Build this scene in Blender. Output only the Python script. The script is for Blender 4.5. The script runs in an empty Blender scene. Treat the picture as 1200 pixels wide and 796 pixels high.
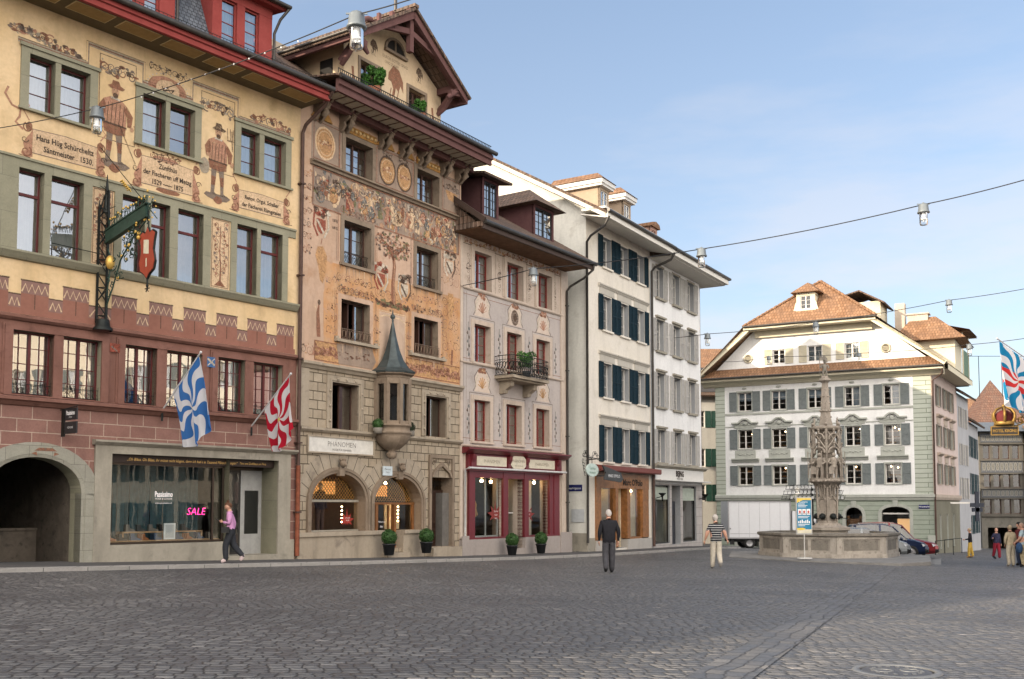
import bpy, bmesh, math, random
from mathutils import Vector, Matrix
R = math.radians
PI = math.pi
C = bpy.context.scene.collection
SC = bpy.context.scene
# ------------------------------------------------------------------ camera, world, sun, exposure
cd = bpy.data.cameras.new('camera'); cam = bpy.data.objects.new('camera', cd); C.objects.link(cam)
cam.location = (0, 0, 0); cam.rotation_euler = (R(93.8), 0, 0)
cd.sensor_width = 36; cd.sensor_fit = 'HORIZONTAL'; cd.lens = 36.0; cd.shift_y = 0.0961
cd.clip_start = 0.1; cd.clip_end = 3000
SC.camera = cam
SUN_AZ, SUN_EL = R(243), R(19.5)          # clockwise from +Y, above the horizon
W = bpy.data.worlds.new('World'); SC.world = W; W.use_nodes = True
nt = W.node_tree; nt.nodes.clear()
wo = nt.nodes.new('ShaderNodeOutputWorld'); bg = nt.nodes.new('ShaderNodeBackground')
sky = nt.nodes.new('ShaderNodeTexSky'); sky.sky_type = 'NISHITA'; sky.sun_disc = False
sky.sun_elevation = SUN_EL; sky.sun_rotation = SUN_AZ; sky.air_density = 1.0; sky.dust_density = 1.6; sky.ozone_density = 1.6
tc = nt.nodes.new('ShaderNodeTexCoord'); mp = nt.nodes.new('ShaderNodeMapping'); mp.inputs['Scale'].default_value = (1.0, 1.0, 4.2)
cn = nt.nodes.new('ShaderNodeTexNoise'); cn.inputs['Scale'].default_value = 2.6; cn.inputs['Detail'].default_value = 7; cn.inputs['Roughness'].default_value = .56
cr = nt.nodes.new('ShaderNodeValToRGB'); cr.color_ramp.elements[0].position = .45; cr.color_ramp.elements[1].position = .6
cr.color_ramp.elements[0].color = (.28, .28, .28, 1); cr.color_ramp.elements[1].color = (1, 1, 1, 1)
sp = nt.nodes.new('ShaderNodeSeparateXYZ'); mr = nt.nodes.new('ShaderNodeMapRange')
mr.inputs['From Min'].default_value = .5; mr.inputs['From Max'].default_value = .02; mr.inputs['To Min'].default_value = 0.0; mr.inputs['To Max'].default_value = 1
mm = nt.nodes.new('ShaderNodeMath'); mm.operation = 'MULTIPLY'; m2 = nt.nodes.new('ShaderNodeMath'); m2.operation = 'MULTIPLY'; m2.inputs[1].default_value = .85
m0 = nt.nodes.new('ShaderNodeMix'); m0.data_type = 'RGBA'; m0.inputs['Factor'].default_value = .38; m0.inputs['B'].default_value = (1.15, 1.38, 1.75, 1)
mx = nt.nodes.new('ShaderNodeMix'); mx.data_type = 'RGBA'; mx.inputs['B'].default_value = (3.1, 2.92, 2.98, 1)
# haze veil added in the unseen sky behind the camera to brighten facades
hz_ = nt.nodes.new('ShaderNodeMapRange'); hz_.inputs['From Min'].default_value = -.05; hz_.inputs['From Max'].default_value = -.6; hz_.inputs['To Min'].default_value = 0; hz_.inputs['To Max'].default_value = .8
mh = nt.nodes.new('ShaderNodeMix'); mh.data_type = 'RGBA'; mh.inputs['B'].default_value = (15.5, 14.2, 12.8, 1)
L = nt.links.new
L(tc.outputs['Generated'], mp.inputs['Vector']); L(mp.outputs[0], cn.inputs['Vector']); L(cn.outputs['Fac'], cr.inputs[0])
L(tc.outputs['Generated'], sp.inputs[0]); L(sp.outputs['Z'], mr.inputs['Value']); L(cr.outputs[0], mm.inputs[0]); L(mr.outputs[0], mm.inputs[1])
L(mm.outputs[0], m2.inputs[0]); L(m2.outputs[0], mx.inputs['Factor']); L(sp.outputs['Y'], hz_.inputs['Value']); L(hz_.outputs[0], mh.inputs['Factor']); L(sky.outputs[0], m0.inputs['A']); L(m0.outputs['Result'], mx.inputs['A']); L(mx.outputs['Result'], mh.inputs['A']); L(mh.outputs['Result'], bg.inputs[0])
bg.inputs[1].default_value = .1; L(bg.outputs[0], wo.inputs[0])
sl = bpy.data.lights.new('sun', 'SUN'); sl.energy = 2.5; sl.angle = R(.5); sl.color = (1, .84, .64)
so = bpy.data.objects.new('sun', sl); C.objects.link(so)
sd = Vector((math.sin(SUN_AZ) * math.cos(SUN_EL), math.cos(SUN_AZ) * math.cos(SUN_EL), math.sin(SUN_EL)))
so.rotation_euler = sd.to_track_quat('Z', 'Y').to_euler(); so.location = (-40, -40, 60)
SC.view_settings.view_transform = 'Standard'; SC.view_settings.look = 'None'; SC.view_settings.gamma = 1
SC.view_settings.use_curve_mapping = False; SC.view_settings.exposure = 1.62
SC.render.resolution_x = 1024; SC.render.resolution_y = 679
SC.cycles.max_bounces = 7; SC.cycles.diffuse_bounces = 3; SC.cycles.glossy_bounces = 3; SC.cycles.transparent_max_bounces = 24
SC.cycles.caustics_reflective = False; SC.cycles.caustics_refractive = False

# ------------------------------------------------------------------ materials
def srgb(r, g, b):
    f = lambda c: (c / 12.92 if c <= .04045 else ((c + .055) / 1.055) ** 2.4)
    return (f(r / 255), f(g / 255), f(b / 255))
class NT:
    def __init__(s, name):
        s.m = bpy.data.materials.new(name); s.m.use_nodes = True; s.t = s.m.node_tree; s.t.nodes.clear()
        s.out = s.t.nodes.new('ShaderNodeOutputMaterial'); s._tc = None
    def n(s, typ, ins=None, **p):
        x = s.t.nodes.new('ShaderNode' + typ)
        for k, v in p.items(): setattr(x, k, v)
        for k, v in (ins or {}).items(): s.set(x.inputs[k], v)
        return x
    def set(s, sock, v):
        if hasattr(v, 'is_output') or isinstance(v, bpy.types.NodeSocket): s.t.links.new(v, sock)
        elif hasattr(v, 'outputs'): s.t.links.new(v.outputs[0], sock)
        elif isinstance(v, (tuple, list)) and sock.type == 'RGBA' and len(v) == 3: sock.default_value = (*v, 1)
        else: sock.default_value = v
    def tc(s, k='UV'):
        if not s._tc: s._tc = s.t.nodes.new('ShaderNodeTexCoord')
        return s._tc.outputs[k]
    def map(s, v, scale=(1, 1, 1), loc=(0, 0, 0), rot=(0, 0, 0)):
        return s.n('Mapping', {'Vector': v, 'Scale': scale, 'Location': loc, 'Rotation': rot}).outputs[0]
    def noise(s, v, sc, det=4, rough=.55, dist=0):
        return s.n('TexNoise', {'Vector': v, 'Scale': sc, 'Detail': det, 'Roughness': rough, 'Distortion': dist}).outputs['Fac']
    def ramp(s, f, *st):
        r = s.n('ValToRGB', {0: f}); e = r.color_ramp.elements
        while len(e) < len(st): e.new(.5)
        for i, (p, c) in enumerate(st):
            e[i].position = p; e[i].color = (*((c, c, c) if isinstance(c, (int, float)) else c), 1)
        return r.outputs[0]
    def mix(s, f, a, b, bt='MIX'):
        x = s.n('Mix', {}, data_type='RGBA', blend_type=bt)
        s.set(x.inputs['Factor'], f); s.set(x.inputs['A'], a); s.set(x.inputs['B'], b); return x.outputs['Result']
    def math(s, op, a, b=0., c=0.):
        x = s.n('Math', {0: a, 1: b, 2: c}, operation=op); return x.outputs[0]
    def bump(s, h, st=.3, d=.02):
        return s.n('Bump', {'Height': h, 'Strength': st, 'Distance': d}).outputs[0]
    def bsdf(s, col, rough=.8, normal=None, metal=0., spec=.3, **kw):
        b = s.n('BsdfPrincipled', {'Base Color': col, 'Roughness': rough, 'Metallic': metal, 'Specular IOR Level': spec})
        if normal is not None: s.set(b.inputs['Normal'], normal)
        for k, v in kw.items(): s.set(b.inputs[k.replace('_', ' ')], v)
        s.t.links.new(b.outputs[0], s.out.inputs[0]); return s.m
MC = {}
def sc3(c, k): return tuple(min(1, x * k) for x in c)
def plain(name, col, rough=.7, metal=0., var=.12, spec=.3, nscale=6., bump=.05):
    if name in MC: return MC[name]
    t = NT(name); v = t.tc('Object')
    n = t.noise(v, nscale, 5, .6)
    c = t.mix(t.ramp(n, (.3, 0.), (.7, 1.)), sc3(col, 1 - var), sc3(col, 1 + var))
    MC[name] = t.bsdf(c, rough, t.bump(n, bump, .02), metal, spec); return MC[name]
def faded(name, col, a0=.5, k=1.):
    if name in MC: return MC[name]
    t = NT(name); v = t.tc('Object'); n = t.noise(v, 16, 6, .7); n2 = t.noise(v, 2.5, 4, .6)
    c = t.mix(t.ramp(t.noise(v, 7, 5, .65), (.3, 0.), (.7, 1.)), sc3(col, 1 - .26 * k), sc3(col, 1 + .22 * k)); b = t.n('BsdfDiffuse', {'Color': c, 'Roughness': 1.}); tr = t.n('BsdfTransparent')
    al = t.math('MULTIPLY', t.ramp(n, (.34, a0), (.56, 1.)), t.ramp(n2, (.3, .72), (.6, 1.))); m = t.n('MixShader', {0: al}); t.t.links.new(tr.outputs[0], m.inputs[1]); t.t.links.new(b.outputs[0], m.inputs[2]); t.t.links.new(m.outputs[0], t.out.inputs[0])
    MC[name] = t.m; return t.m
def stucco(name, c1, c2, c3=None, streak=.25, sc=.8, bump=.25):
    if name in MC: return MC[name]
    t = NT(name); v = t.tc('UV')
    big = t.noise(v, sc, 6, .6, .4); fine = t.noise(v, 9, 5, .65); grit = t.noise(v, 55, 2, .6)
    st = t.noise(t.map(v, (1.5, .33, 1)), 1.3, 6, .62, .5)
    c = t.mix(t.ramp(big, (.36, 0.), (.66, 1.)), c1, c2)
    if c3: c = t.mix(t.ramp(t.noise(t.map(v, (1, 1, 1), (7, 3, 0)), sc * 2.3, 7, .68, .5), (.55, 0.), (.68, .8)), c, c3)
    c = t.mix(t.ramp(st, (.48, 0.), (.8, streak * 1.3)), c, sc3(c1, .45), 'MIX')
    c = t.mix(t.ramp(fine, (.25, .22), (.6, 0.)), c, sc3(c1, .5))
    MC[name] = t.bsdf(c, .92, t.bump(t.math('ADD', fine, t.math('MULTIPLY', grit, .4)), bump, .012), 0, .15); return MC[name]
def blocks(name, cA, cB, mort, bw, bh, ms=.02, bump=.6, off=(0, 0), dirt=.35, smooth=.15):
    if name in MC: return MC[name]
    t = NT(name); v = t.map(t.tc('UV'), (1, 1, 1), (off[0], off[1], 0))
    b = t.n('TexBrick', {'Vector': v, 'Color1': cA, 'Color2': cB, 'Mortar': mort, 'Scale': 1., 'Mortar Size': ms, 'Mortar Smooth': smooth, 'Bias': 0., 'Brick Width': bw, 'Row Height': bh})
    b.offset = .5
    n = t.noise(v, 2.2, 7, .65, .3); f = t.noise(v, 22, 4, .6)
    c = t.mix(t.ramp(n, (.4, 0.), (.75, dirt)), b.outputs[0], sc3(cA, .4))
    c = t.mix(t.ramp(f, (.3, .25), (.6, 0.)), c, sc3(cA, .5))
    h = t.math('SUBTRACT', t.math('MULTIPLY', f, .35), b.outputs['Fac'])
    MC[name] = t.bsdf(c, .9, t.bump(h, bump, .02), 0, .2); return MC[name]
def tiles(name, cA, cB, cC, w=.2, h=.3, bump=.9):
    if name in MC: return MC[name]
    t = NT(name); v = t.tc('UV')
    b = t.n('TexBrick', {'Vector': v, 'Color1': cA, 'Color2': cB, 'Mortar': sc3(cA, .3), 'Scale': 1., 'Mortar Size': .016, 'Mortar Smooth': .4, 'Brick Width': w, 'Row Height': h})
    n = t.noise(v, 1.1, 6, .65); n2 = t.noise(v, 5, 3, .6)
    c = t.mix(t.ramp(n, (.42, 0.), (.7, .75)), b.outputs[0], cC)
    c = t.mix(t.ramp(n2, (.5, 0.), (.75, .5)), c, sc3(cA, .5))
    s = t.n('SeparateXYZ', {0: v}); fr = t.math('FRACT', t.math('DIVIDE', s.outputs[1], h)); wv = t.math('ABSOLUTE', t.math('SINE', t.math('MULTIPLY', s.outputs[0], PI / w)))
    hh = t.math('ADD', t.math('MULTIPLY', fr, -1.), t.math('MULTIPLY', wv, .6))
    MC[name] = t.bsdf(c, .85, t.bump(hh, bump, .035), 0, .2); return MC[name]
def glass(name='window_glass', tint=(.85, .9, .9), refl=.3, rough=.015, wob=.12, fk=1.6):
    if name in MC: return MC[name]
    t = NT(name); nz = t.noise(t.tc('Object'), 1.3, 2, .5)
    bp = t.bump(nz, wob, .02)
    tr = t.n('BsdfTransparent', {'Color': tint}); gl = t.n('BsdfGlossy', {'Color': (1, 1, 1), 'Roughness': rough, 'Normal': bp})
    fr = t.n('Fresnel', {'IOR': 1.5, 'Normal': bp})
    f = t.math('ADD', t.math('MULTIPLY', fr.outputs[0], fk), refl)
    mxs = t.n('MixShader', {0: t.math('MINIMUM', f, .95)}); t.t.links.new(tr.outputs[0], mxs.inputs[1]); t.t.links.new(gl.outputs[0], mxs.inputs[2])
    t.t.links.new(mxs.outputs[0], t.out.inputs[0]); MC[name] = t.m; return t.m
def emis(name, col, st):
    if name in MC: return MC[name]
    t = NT(name); MC[name] = t.bsdf(col, .6, None, 0, .3, Emission_Color=col, Emission_Strength=st); return MC[name]

# ------------------------------------------------------------------ objects
def tag(o, label=None, cat=None, group=None, kind=None):
    if label: o['label'] = label
    if cat: o['category'] = cat
    if group: o['group'] = group
    if kind: o['kind'] = kind
    return o
def thing(name, label, cat, loc=(0, 0, 0), rz=0., group=None):
    o = bpy.data.objects.new(name, None); C.objects.link(o); o.empty_display_size = .3
    o.location = loc; o.rotation_euler = (0, 0, rz); return tag(o, label, cat, group)
def kids(o): return [c for c in C.objects if c.parent == o]
def copy_tree(o, parent=None):
    c = o.copy(); C.objects.link(c); c.parent = parent
    for k in kids(o): copy_tree(k, c)
    return c
_tx = {}
def text_polys(s, size, shear=0., font_w=1., bold=0.):
    k = (s, size, shear, font_w, bold)
    if k in _tx: return _tx[k]
    cu = bpy.data.curves.new('t', 'FONT'); cu.body = s; cu.size = size; cu.align_x = 'CENTER'; cu.shear = shear; cu.resolution_u = 2; cu.offset = bold
    ob = bpy.data.objects.new('t', cu); C.objects.link(ob)
    dg = bpy.context.evaluated_depsgraph_get(); me = bpy.data.meshes.new_from_object(ob.evaluated_get(dg))
    vs = [(v.co.x * font_w, v.co.y) for v in me.vertices]; fs = [tuple(p.vertices) for p in me.polygons]
    bpy.data.objects.remove(ob); bpy.data.meshes.remove(me); bpy.data.curves.remove(cu)
    _tx[k] = (vs, fs); return _tx[k]
class MB:
    def __init__(s): s.v = []; s.f = []; s.m = []; s.sm = []
    def add(s, vs, fs, m=0, smooth=False):
        b = len(s.v); s.v += [tuple(v) for v in vs]
        for f in fs: s.f.append(tuple(b + i for i in f)); s.m.append(m); s.sm.append(smooth)
        return s
    def poly(s, pts, m=0): return s.add(pts, [tuple(range(len(pts)))], m)
    def box(s, x0, x1, y0, y1, z0, z1, m=0):
        vs = [(x, y, z) for z in (z0, z1) for y in (y0, y1) for x in (x0, x1)]
        return s.add(vs, [(0, 2, 3, 1), (4, 5, 7, 6), (0, 1, 5, 4), (2, 6, 7, 3), (0, 4, 6, 2), (1, 3, 7, 5)], m)
    def hexa(s, q0, q1, m=0):     # two quads (4 pts each) joined
        return s.add(list(q0) + list(q1), [(0, 3, 2, 1), (4, 5, 6, 7), (0, 1, 5, 4), (1, 2, 6, 5), (2, 3, 7, 6), (3, 0, 4, 7)], m)
    def prism(s, pts, y0, y1, m=0, ax='xz'):   # polygon in xz pushed along y (or 'xy' pushed along z, 'yz' pushed along x)
        f = {'xz': lambda a, b, c: (a, c, b), 'xy': lambda a, b, c: (a, b, c), 'yz': lambda a, b, c: (c, a, b)}[ax]
        n = len(pts); vs = [f(a, b, y0) for a, b in pts] + [f(a, b, y1) for a, b in pts]
        return s.add(vs, [tuple(range(n)), tuple(range(2 * n - 1, n - 1, -1))] + [(i, (i + 1) % n, n + (i + 1) % n, n + i) for i in range(n)], m)
    def beam(s, a, b, w, h, m=0, up=(0, 0, 1)):
        a = Vector(a); b = Vector(b); d = (b - a).normalized(); u = Vector(up)
        x = d.cross(u)
        if x.length < 1e-3: x = d.cross(Vector((1, 0, 0)))
        x.normalize(); y = x.cross(d).normalized()
        q = [x * (i * w / 2) + y * (j * h / 2) for i, j in ((-1, -1), (1, -1), (1, 1), (-1, 1))]
        return s.hexa([a + k for k in q], [b + k for k in q], m)
    def tube(s, pts, r, n=6, m=0, cap=True):
        pts = [Vector(p) for p in pts]; rs = r if isinstance(r, (list, tuple)) else [r] * len(pts); rings = []; px = None
        for i, p in enumerate(pts):
            d = (pts[min(i + 1, len(pts) - 1)] - pts[max(i - 1, 0)]).normalized()
            if px is None:
                px = d.cross(Vector((0, 0, 1)));
                if px.length < 1e-3: px = d.cross(Vector((1, 0, 0)))
            px = (px - d * px.dot(d)).normalized(); py = d.cross(px)
            rings.append([p + (px * math.cos(2 * PI * k / n) + py * math.sin(2 * PI * k / n)) * rs[i] for k in range(n)])
        vs = [q for rg in rings for q in rg]; fs = [(i * n + k, i * n + (k + 1) % n, (i + 1) * n + (k + 1) % n, (i + 1) * n + k) for i in range(len(pts) - 1) for k in range(n)]
        s.add(vs, fs, m, True)
        if cap: s.add(rings[0], [tuple(range(n - 1, -1, -1))], m); s.add(rings[-1], [tuple(range(n))], m)
        return s
    def lathe(s, prof, c=(0, 0, 0), n=16, m=0, a0=0., a1=2 * PI, smooth=True, rot=0.):
        full = abs(a1 - a0 - 2 * PI) < 1e-6; k = n if full else n + 1
        vs = [(c[0] + r * math.cos(a0 + rot + (a1 - a0) * i / n), c[1] + r * math.sin(a0 + rot + (a1 - a0) * i / n), c[2] + z) for r, z in prof for i in range(k)]
        fs = [(j * k + i, j * k + (i + 1) % k, (j + 1) * k + (i + 1) % k, (j + 1) * k + i) for j in range(len(prof) - 1) for i in range(n)]
        return s.add(vs, fs, m, smooth)
    def ball(s, c, r, m=0, n=10, sz=1., sx=1., sy=1.):
        pr = [(math.sin(PI * j / (n // 2 + 1)) , -math.cos(PI * j / (n // 2 + 1))) for j in range(n // 2 + 2)]
        vs = [(c[0] + r * sx * a * math.cos(2 * PI * i / n), c[1] + r * sy * a * math.sin(2 * PI * i / n), c[2] + r * sz * z) for a, z in pr for i in range(n)]
        return s.add(vs, [(j * n + i, j * n + (i + 1) % n, (j + 1) * n + (i + 1) % n, (j + 1) * n + i) for j in range(len(pr) - 1) for i in range(n)], m, True)
    def cornice(s, x0, x1, prof, m=0):   # profile in (y, z) swept along x
        return s.prism(prof, x0, x1, m, 'yz')
    def text(s, t, size, x, y, z, m=0, shear=0., fw=1., bold=0., slope=0., th=0.):
        vs, fs = text_polys(t, size, shear, fw, bold)
        s.add([(x + a, y, z + b + slope * a) for a, b in vs], fs, m)
        return s
    def xf(s, M, i0=0):
        s.v = s.v[:i0] + [tuple(M @ Vector(v)) for v in s.v[i0:]]; return s
    def build(s, name, mats, parent=None, label=None, shade=None):
        me = bpy.data.meshes.new(name); me.from_pydata(s.v, [], s.f)
        mats = mats if isinstance(mats, (list, tuple)) else [mats]
        for x in mats: me.materials.append(x)
        me.polygons.foreach_set('material_index', s.m); me.polygons.foreach_set('use_smooth', s.sm)
        uv = me.uv_layers.new(name='UVMap'); Z = Vector((0, 0, 1))
        for p in me.polygons:
            n = p.normal
            if abs(n.z) > .98: h, g = Vector((1, 0, 0)), Vector((0, 1, 0))
            else:
                h = Z.cross(n).normalized(); g = n.cross(h)
            for li in p.loop_indices:
                co = me.vertices[me.loops[li].vertex_index].co; uv.data[li].uv = (co.dot(h), co.dot(g))
        me.update(); o = bpy.data.objects.new(name, me); C.objects.link(o)
        if parent: o.parent = parent
        if label: o['label'] = label
        return o
def arcpts(u0, u1, zs, zt, n=14, pointed=0.):
    c = (u0 + u1) / 2; a = (u1 - u0) / 2; P = []
    for i in range(n + 1):
        t = PI - PI * i / n; x = math.cos(t); z = math.sin(t) ** (1 - .22 * pointed) if pointed else math.sin(t)
        P.append((c + a * x, zs + (zt - zs) * z))
    return P
def wall(u0, u1, z0, z1, holes, mat_fn=lambda z, u: 0, zc=(), uc=(), y=0., depth=.35, rev=0):
    """front skin of a wall with openings; a hole is (u0,u1,z0,z1[,depth[,arch spring z[,pointed]]])"""
    mb = MB(); us = sorted({u0, u1, *uc, *[h[0] for h in holes], *[h[1] for h in holes]}); zs = sorted({z0, z1, *zc, *[h[2] for h in holes], *[h[3] for h in holes]})
    us = [u for u in us if u0 <= u <= u1]; zs = [z for z in zs if z0 <= z <= z1]
    for a, b in zip(us, us[1:]):
        for c, d in zip(zs, zs[1:]):
            um, zm = (a + b) / 2, (c + d) / 2
            if any(h[0] < um < h[1] and h[2] < zm < h[3] for h in holes): continue
            mb.poly([(a, y, c), (b, y, c), (b, y, d), (a, y, d)], mat_fn(zm, um))
    for h in holes:
        a, b, c, d = h[:4]; dp = h[4] if len(h) > 4 and h[4] else depth; y1 = y + dp
        if len(h) > 5:
            sp = h[5]; P = arcpts(a, b, sp, d, 16, h[6] if len(h) > 6 else 0)
            for (p, q) in zip(P, P[1:]):
                mb.poly([(p[0], y, p[1]), (q[0], y, q[1]), (q[0], y, d + .0005), (p[0], y, d + .0005)], mat_fn(d, (a + b) / 2))
                mb.poly([(p[0], y, p[1]), (p[0], y1, p[1]), (q[0], y1, q[1]), (q[0], y, q[1])], rev)
            d = sp
        else: mb.poly([(a, y, d), (a, y1, d), (b, y1, d), (b, y, d)], rev)
        mb.poly([(a, y, c), (a, y1, c), (a, y1, d), (a, y, d)], rev); mb.poly([(b, y, c), (b, y, d), (b, y1, d), (b, y1, c)], rev)
        mb.poly([(a, y, c), (b, y, c), (b, y1, c), (a, y1, c)], rev)
    return mb
def window(H, u0, u1, z0, z1, y, fm, nx=2, nz=3, leaf=2, fw=.055, gm=None, curtain=None, transom=None, name='window', bar=.018, openr=0., ym=None):
    """casement window: frame with glazing bars; children pane and curtain"""
    gm = gm or glass(); mb = MB(); t = .07
    zt = transom if transom else z1
    mb.box(u0, u0 + fw, y, y + t, z0, z1); mb.box(u1 - fw, u1, y, y + t, z0, z1)
    mb.box(u0 + fw, u1 - fw, y, y + t, z0, z0 + fw); mb.box(u0 + fw, u1 - fw, y, y + t, z1 - fw, z1)
    if transom: mb.box(u0 + fw, u1 - fw, y - .01, y + t, zt - fw * .7, zt + fw * .7)
    for i in range(1, leaf):
        c = u0 + (u1 - u0) * i / leaf; mb.box(c - fw * .75, c + fw * .75, y - .012, y + t - .004, z0 + fw, z1 - fw)
    for l in range(leaf):
        a = u0 + (u1 - u0) * l / leaf; b = u0 + (u1 - u0) * (l + 1) / leaf
        for i in range(1, nx // leaf + (nx % leaf > 0)):
            c = a + (b - a) * i / (nx / leaf); mb.box(c - bar / 2, c + bar / 2, y + .008, y + .05, z0 + fw, z1 - fw)
    top = zt
    for j in range(1, nz):
        c = z0 + (top - z0) * j / nz; mb.box(u0 + fw, u1 - fw, y + .01, y + .048, c - bar / 2, c + bar / 2)
    o = mb.build(name, fm, H)
    g = MB(); g.poly([(u0 + fw, y + .03, z0 + fw), (u1 - fw, y + .03, z0 + fw), (u1 - fw, y + .03, z1 - fw), (u0 + fw, y + .03, z1 - fw)]); g.build('pane', gm, o)
    if curtain:
        kind, cm, sp = curtain; rnd = random.Random(int(u0 * 100 + z0 * 10)); yc = y + .16
        def drape(a, b, zb, zt2, nm='curtain'):
            m = MB(); n = max(6, int((b - a) / .035)); r = []
            for i in range(n + 1):
                x = a + (b - a) * i / n; r.append((x, yc + .03 * math.sin(i * 1.35 + rnd.random()) + .01 * rnd.random()))
            for (p, q) in zip(r, r[1:]): m.add([(p[0], p[1], zb), (q[0], q[1], zb), (q[0], q[1], zt2), (p[0], p[1], zt2)], [(0, 1, 2, 3)], 0, True)
            m.build(nm, cm, o)
        w = u1 - u0
        if kind == 'full': drape(u0 + .02, u1 - .02, z0 + .02, z1)
        elif kind == 'sides': drape(u0 + .02, u0 + w * sp, z0 + .02, z1); drape(u1 - w * sp, u1 - .02, z0 + .02, z1)
        elif kind == 'left': drape(u0 + .02, u0 + w * sp, z0 + .02, z1)
        elif kind == 'right': drape(u1 - w * sp, u1 - .02, z0 + .02, z1)
        elif kind == 'low': drape(u0 + .02, u1 - .02, z0 + .02, z0 + (z1 - z0) * sp)
        elif kind == 'blind':
            m = MB(); m.box(u0 + .03, u1 - .03, yc, yc + .02, z1 - (z1 - z0) * sp, z1 - .02); m.build('blind', cm, o)
    return o
def shell(H, u0, u1, z0, z1, y1, mat, name='rear_wall', side_l=True, side_r=True, floors=()):
    mb = MB()
    mb.poly([(u0, y1, z0), (u1, y1, z0), (u1, y1, z1), (u0, y1, z1)])
    if side_l: mb.poly([(u0, 0, z0), (u0, y1, z0), (u0, y1, z1), (u0, 0, z1)])
    if side_r: mb.poly([(u1, 0, z0), (u1, y1, z0), (u1, y1, z1), (u1, 0, z1)])
    for z in floors: mb.poly([(u0, .4, z), (u1, .4, z), (u1, y1, z), (u0, y1, z)])
    return mb.build(name, mat, H)
def surround(mb, u0, u1, z0, z1, w, y=-.04, m=0, top=None, bot=None, yb=.02):
    top = w if top is None else top; bot = w if bot is None else bot
    mb.box(u0 - w, u0, y, yb, z0 - bot, z1 + top, m); mb.box(u1, u1 + w, y, yb, z0 - bot, z1 + top, m)
    if top: mb.box(u0, u1, y, yb, z1, z1 + top, m)
    if bot: mb.box(u0, u1, y, yb, z0 - bot, z0, m)
def roof(mb, quad, th=.12, m=0):
    a = [Vector(p) for p in quad]; n = (a[1] - a[0]).cross(a[-1] - a[0]).normalized()
    if n.z < 0: n = -n
    k = len(a); lo = [p - n * th for p in a]
    mb.add(a + lo, [tuple(range(k)), tuple(range(2 * k - 1, k - 1, -1))] + [(i, (i + 1) % k, k + (i + 1) % k, k + i) for i in range(k)], m)
def gutter(mb, pts, r=.07, m=0, n=8):
    mb.tube(pts, r, n, m)
class Paint(MB):
    """flat paint on a wall: coordinates (u, z), each layer 2.5 mm further out"""
    def __init__(s, y=-.003): super().__init__(); s.y = y
    def P(s, pts, m=0, l=0): return s.poly([(a, s.y - .0025 * l, b) for a, b in pts], m)
    def R(s, u0, u1, z0, z1, m=0, l=0): return s.P([(u0, z0), (u1, z0), (u1, z1), (u0, z1)], m, l)
    def E(s, u, z, ru, rz, m=0, l=0, n=18, jag=0., seed=1):
        r = random.Random(seed); return s.P([(u + ru * (1 + jag * (r.random() - .5)) * math.cos(2 * PI * i / n), z + rz * (1 + jag * (r.random() - .5)) * math.sin(2 * PI * i / n)) for i in range(n)], m, l)
    def line(s, pts, w, m=0, l=0):
        y = s.y - .0025 * l; n = len(pts); L_, R_ = [], []
        for i, p in enumerate(pts):
            a = pts[max(i - 1, 0)]; b = pts[min(i + 1, n - 1)]; dx, dz = b[0] - a[0], b[1] - a[1]; d = math.hypot(dx, dz) or 1
            ww = (w[i] if isinstance(w, (list, tuple)) else w) / 2
            L_.append((p[0] - dz / d * ww, y, p[1] + dx / d * ww)); R_.append((p[0] + dz / d * ww, y, p[1] - dx / d * ww))
        return s.add(L_ + R_, [(i, i + 1, n + i + 1, n + i) for i in range(n - 1)], m)
    def frame(s, u0, u1, z0, z1, w, m=0, l=0):
        s.R(u0, u1, z0, z0 + w, m, l); s.R(u0, u1, z1 - w, z1, m, l); s.R(u0, u0 + w, z0 + w, z1 - w, m, l); s.R(u1 - w, u1, z0 + w, z1 - w, m, l); return s
    def spiral(s, u, z, r, turns, w, m=0, l=0, a0=0., sgn=1, n=18):
        pts = [(u + r * (1 - .85 * i / n) * math.cos(a0 + sgn * turns * 2 * PI * i / n), z + r * (1 - .85 * i / n) * math.sin(a0 + sgn * turns * 2 * PI * i / n)) for i in range(n + 1)]
        return s.line(pts, [w * (1 - .6 * i / n) for i in range(n + 1)], m, l)
    def leafy(s, u0, u1, z0, z1, n, seed, ms, w=.02, l=0, env=None):
        """acanthus scrollwork filling a box (or an envelope env(t)->height fraction)"""
        r = random.Random(seed)
        for i in range(n):
            t = (i + .5) / n; u = u0 + (u1 - u0) * t; hh = (z1 - z0) * (env(t) if env else 1)
            rr = min((u1 - u0) / n * .62, hh * .5) * r.uniform(.75, 1.1); zc = z0 + hh * r.uniform(.4, .6)
            s.spiral(u, zc, rr, r.uniform(1.1, 1.7), w, r.choice(ms), l, r.uniform(0, 6.3), r.choice((-1, 1)))
            for k in range(3):
                a = r.uniform(0, 6.3); s.E(u + rr * 1.05 * math.cos(a), zc + rr * 1.0 * math.sin(a), w * r.uniform(1, 2.4), w * r.uniform(.7, 1.6), r.choice(ms), l + 1, 7, .6, i * 7 + k)
        return s
    def shield(s, u, z, w, h, m, l=0):
        return s.P([(u - w / 2, z + h / 2), (u + w / 2, z + h / 2), (u + w / 2, z - h * .1), (u + w * .3, z - h * .35), (u, z - h / 2), (u - w * .3, z - h * .35), (u - w / 2, z - h * .1)], m, l)
def ss(t): t = max(0., min(1., t)); return t * t * (3 - 2 * t)
def gz(x, y):
    return -(1.27 + .02 * x + .02 * y) + .3 * ss((y - 38) / 24) * ss((24 - x) / 14)
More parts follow.
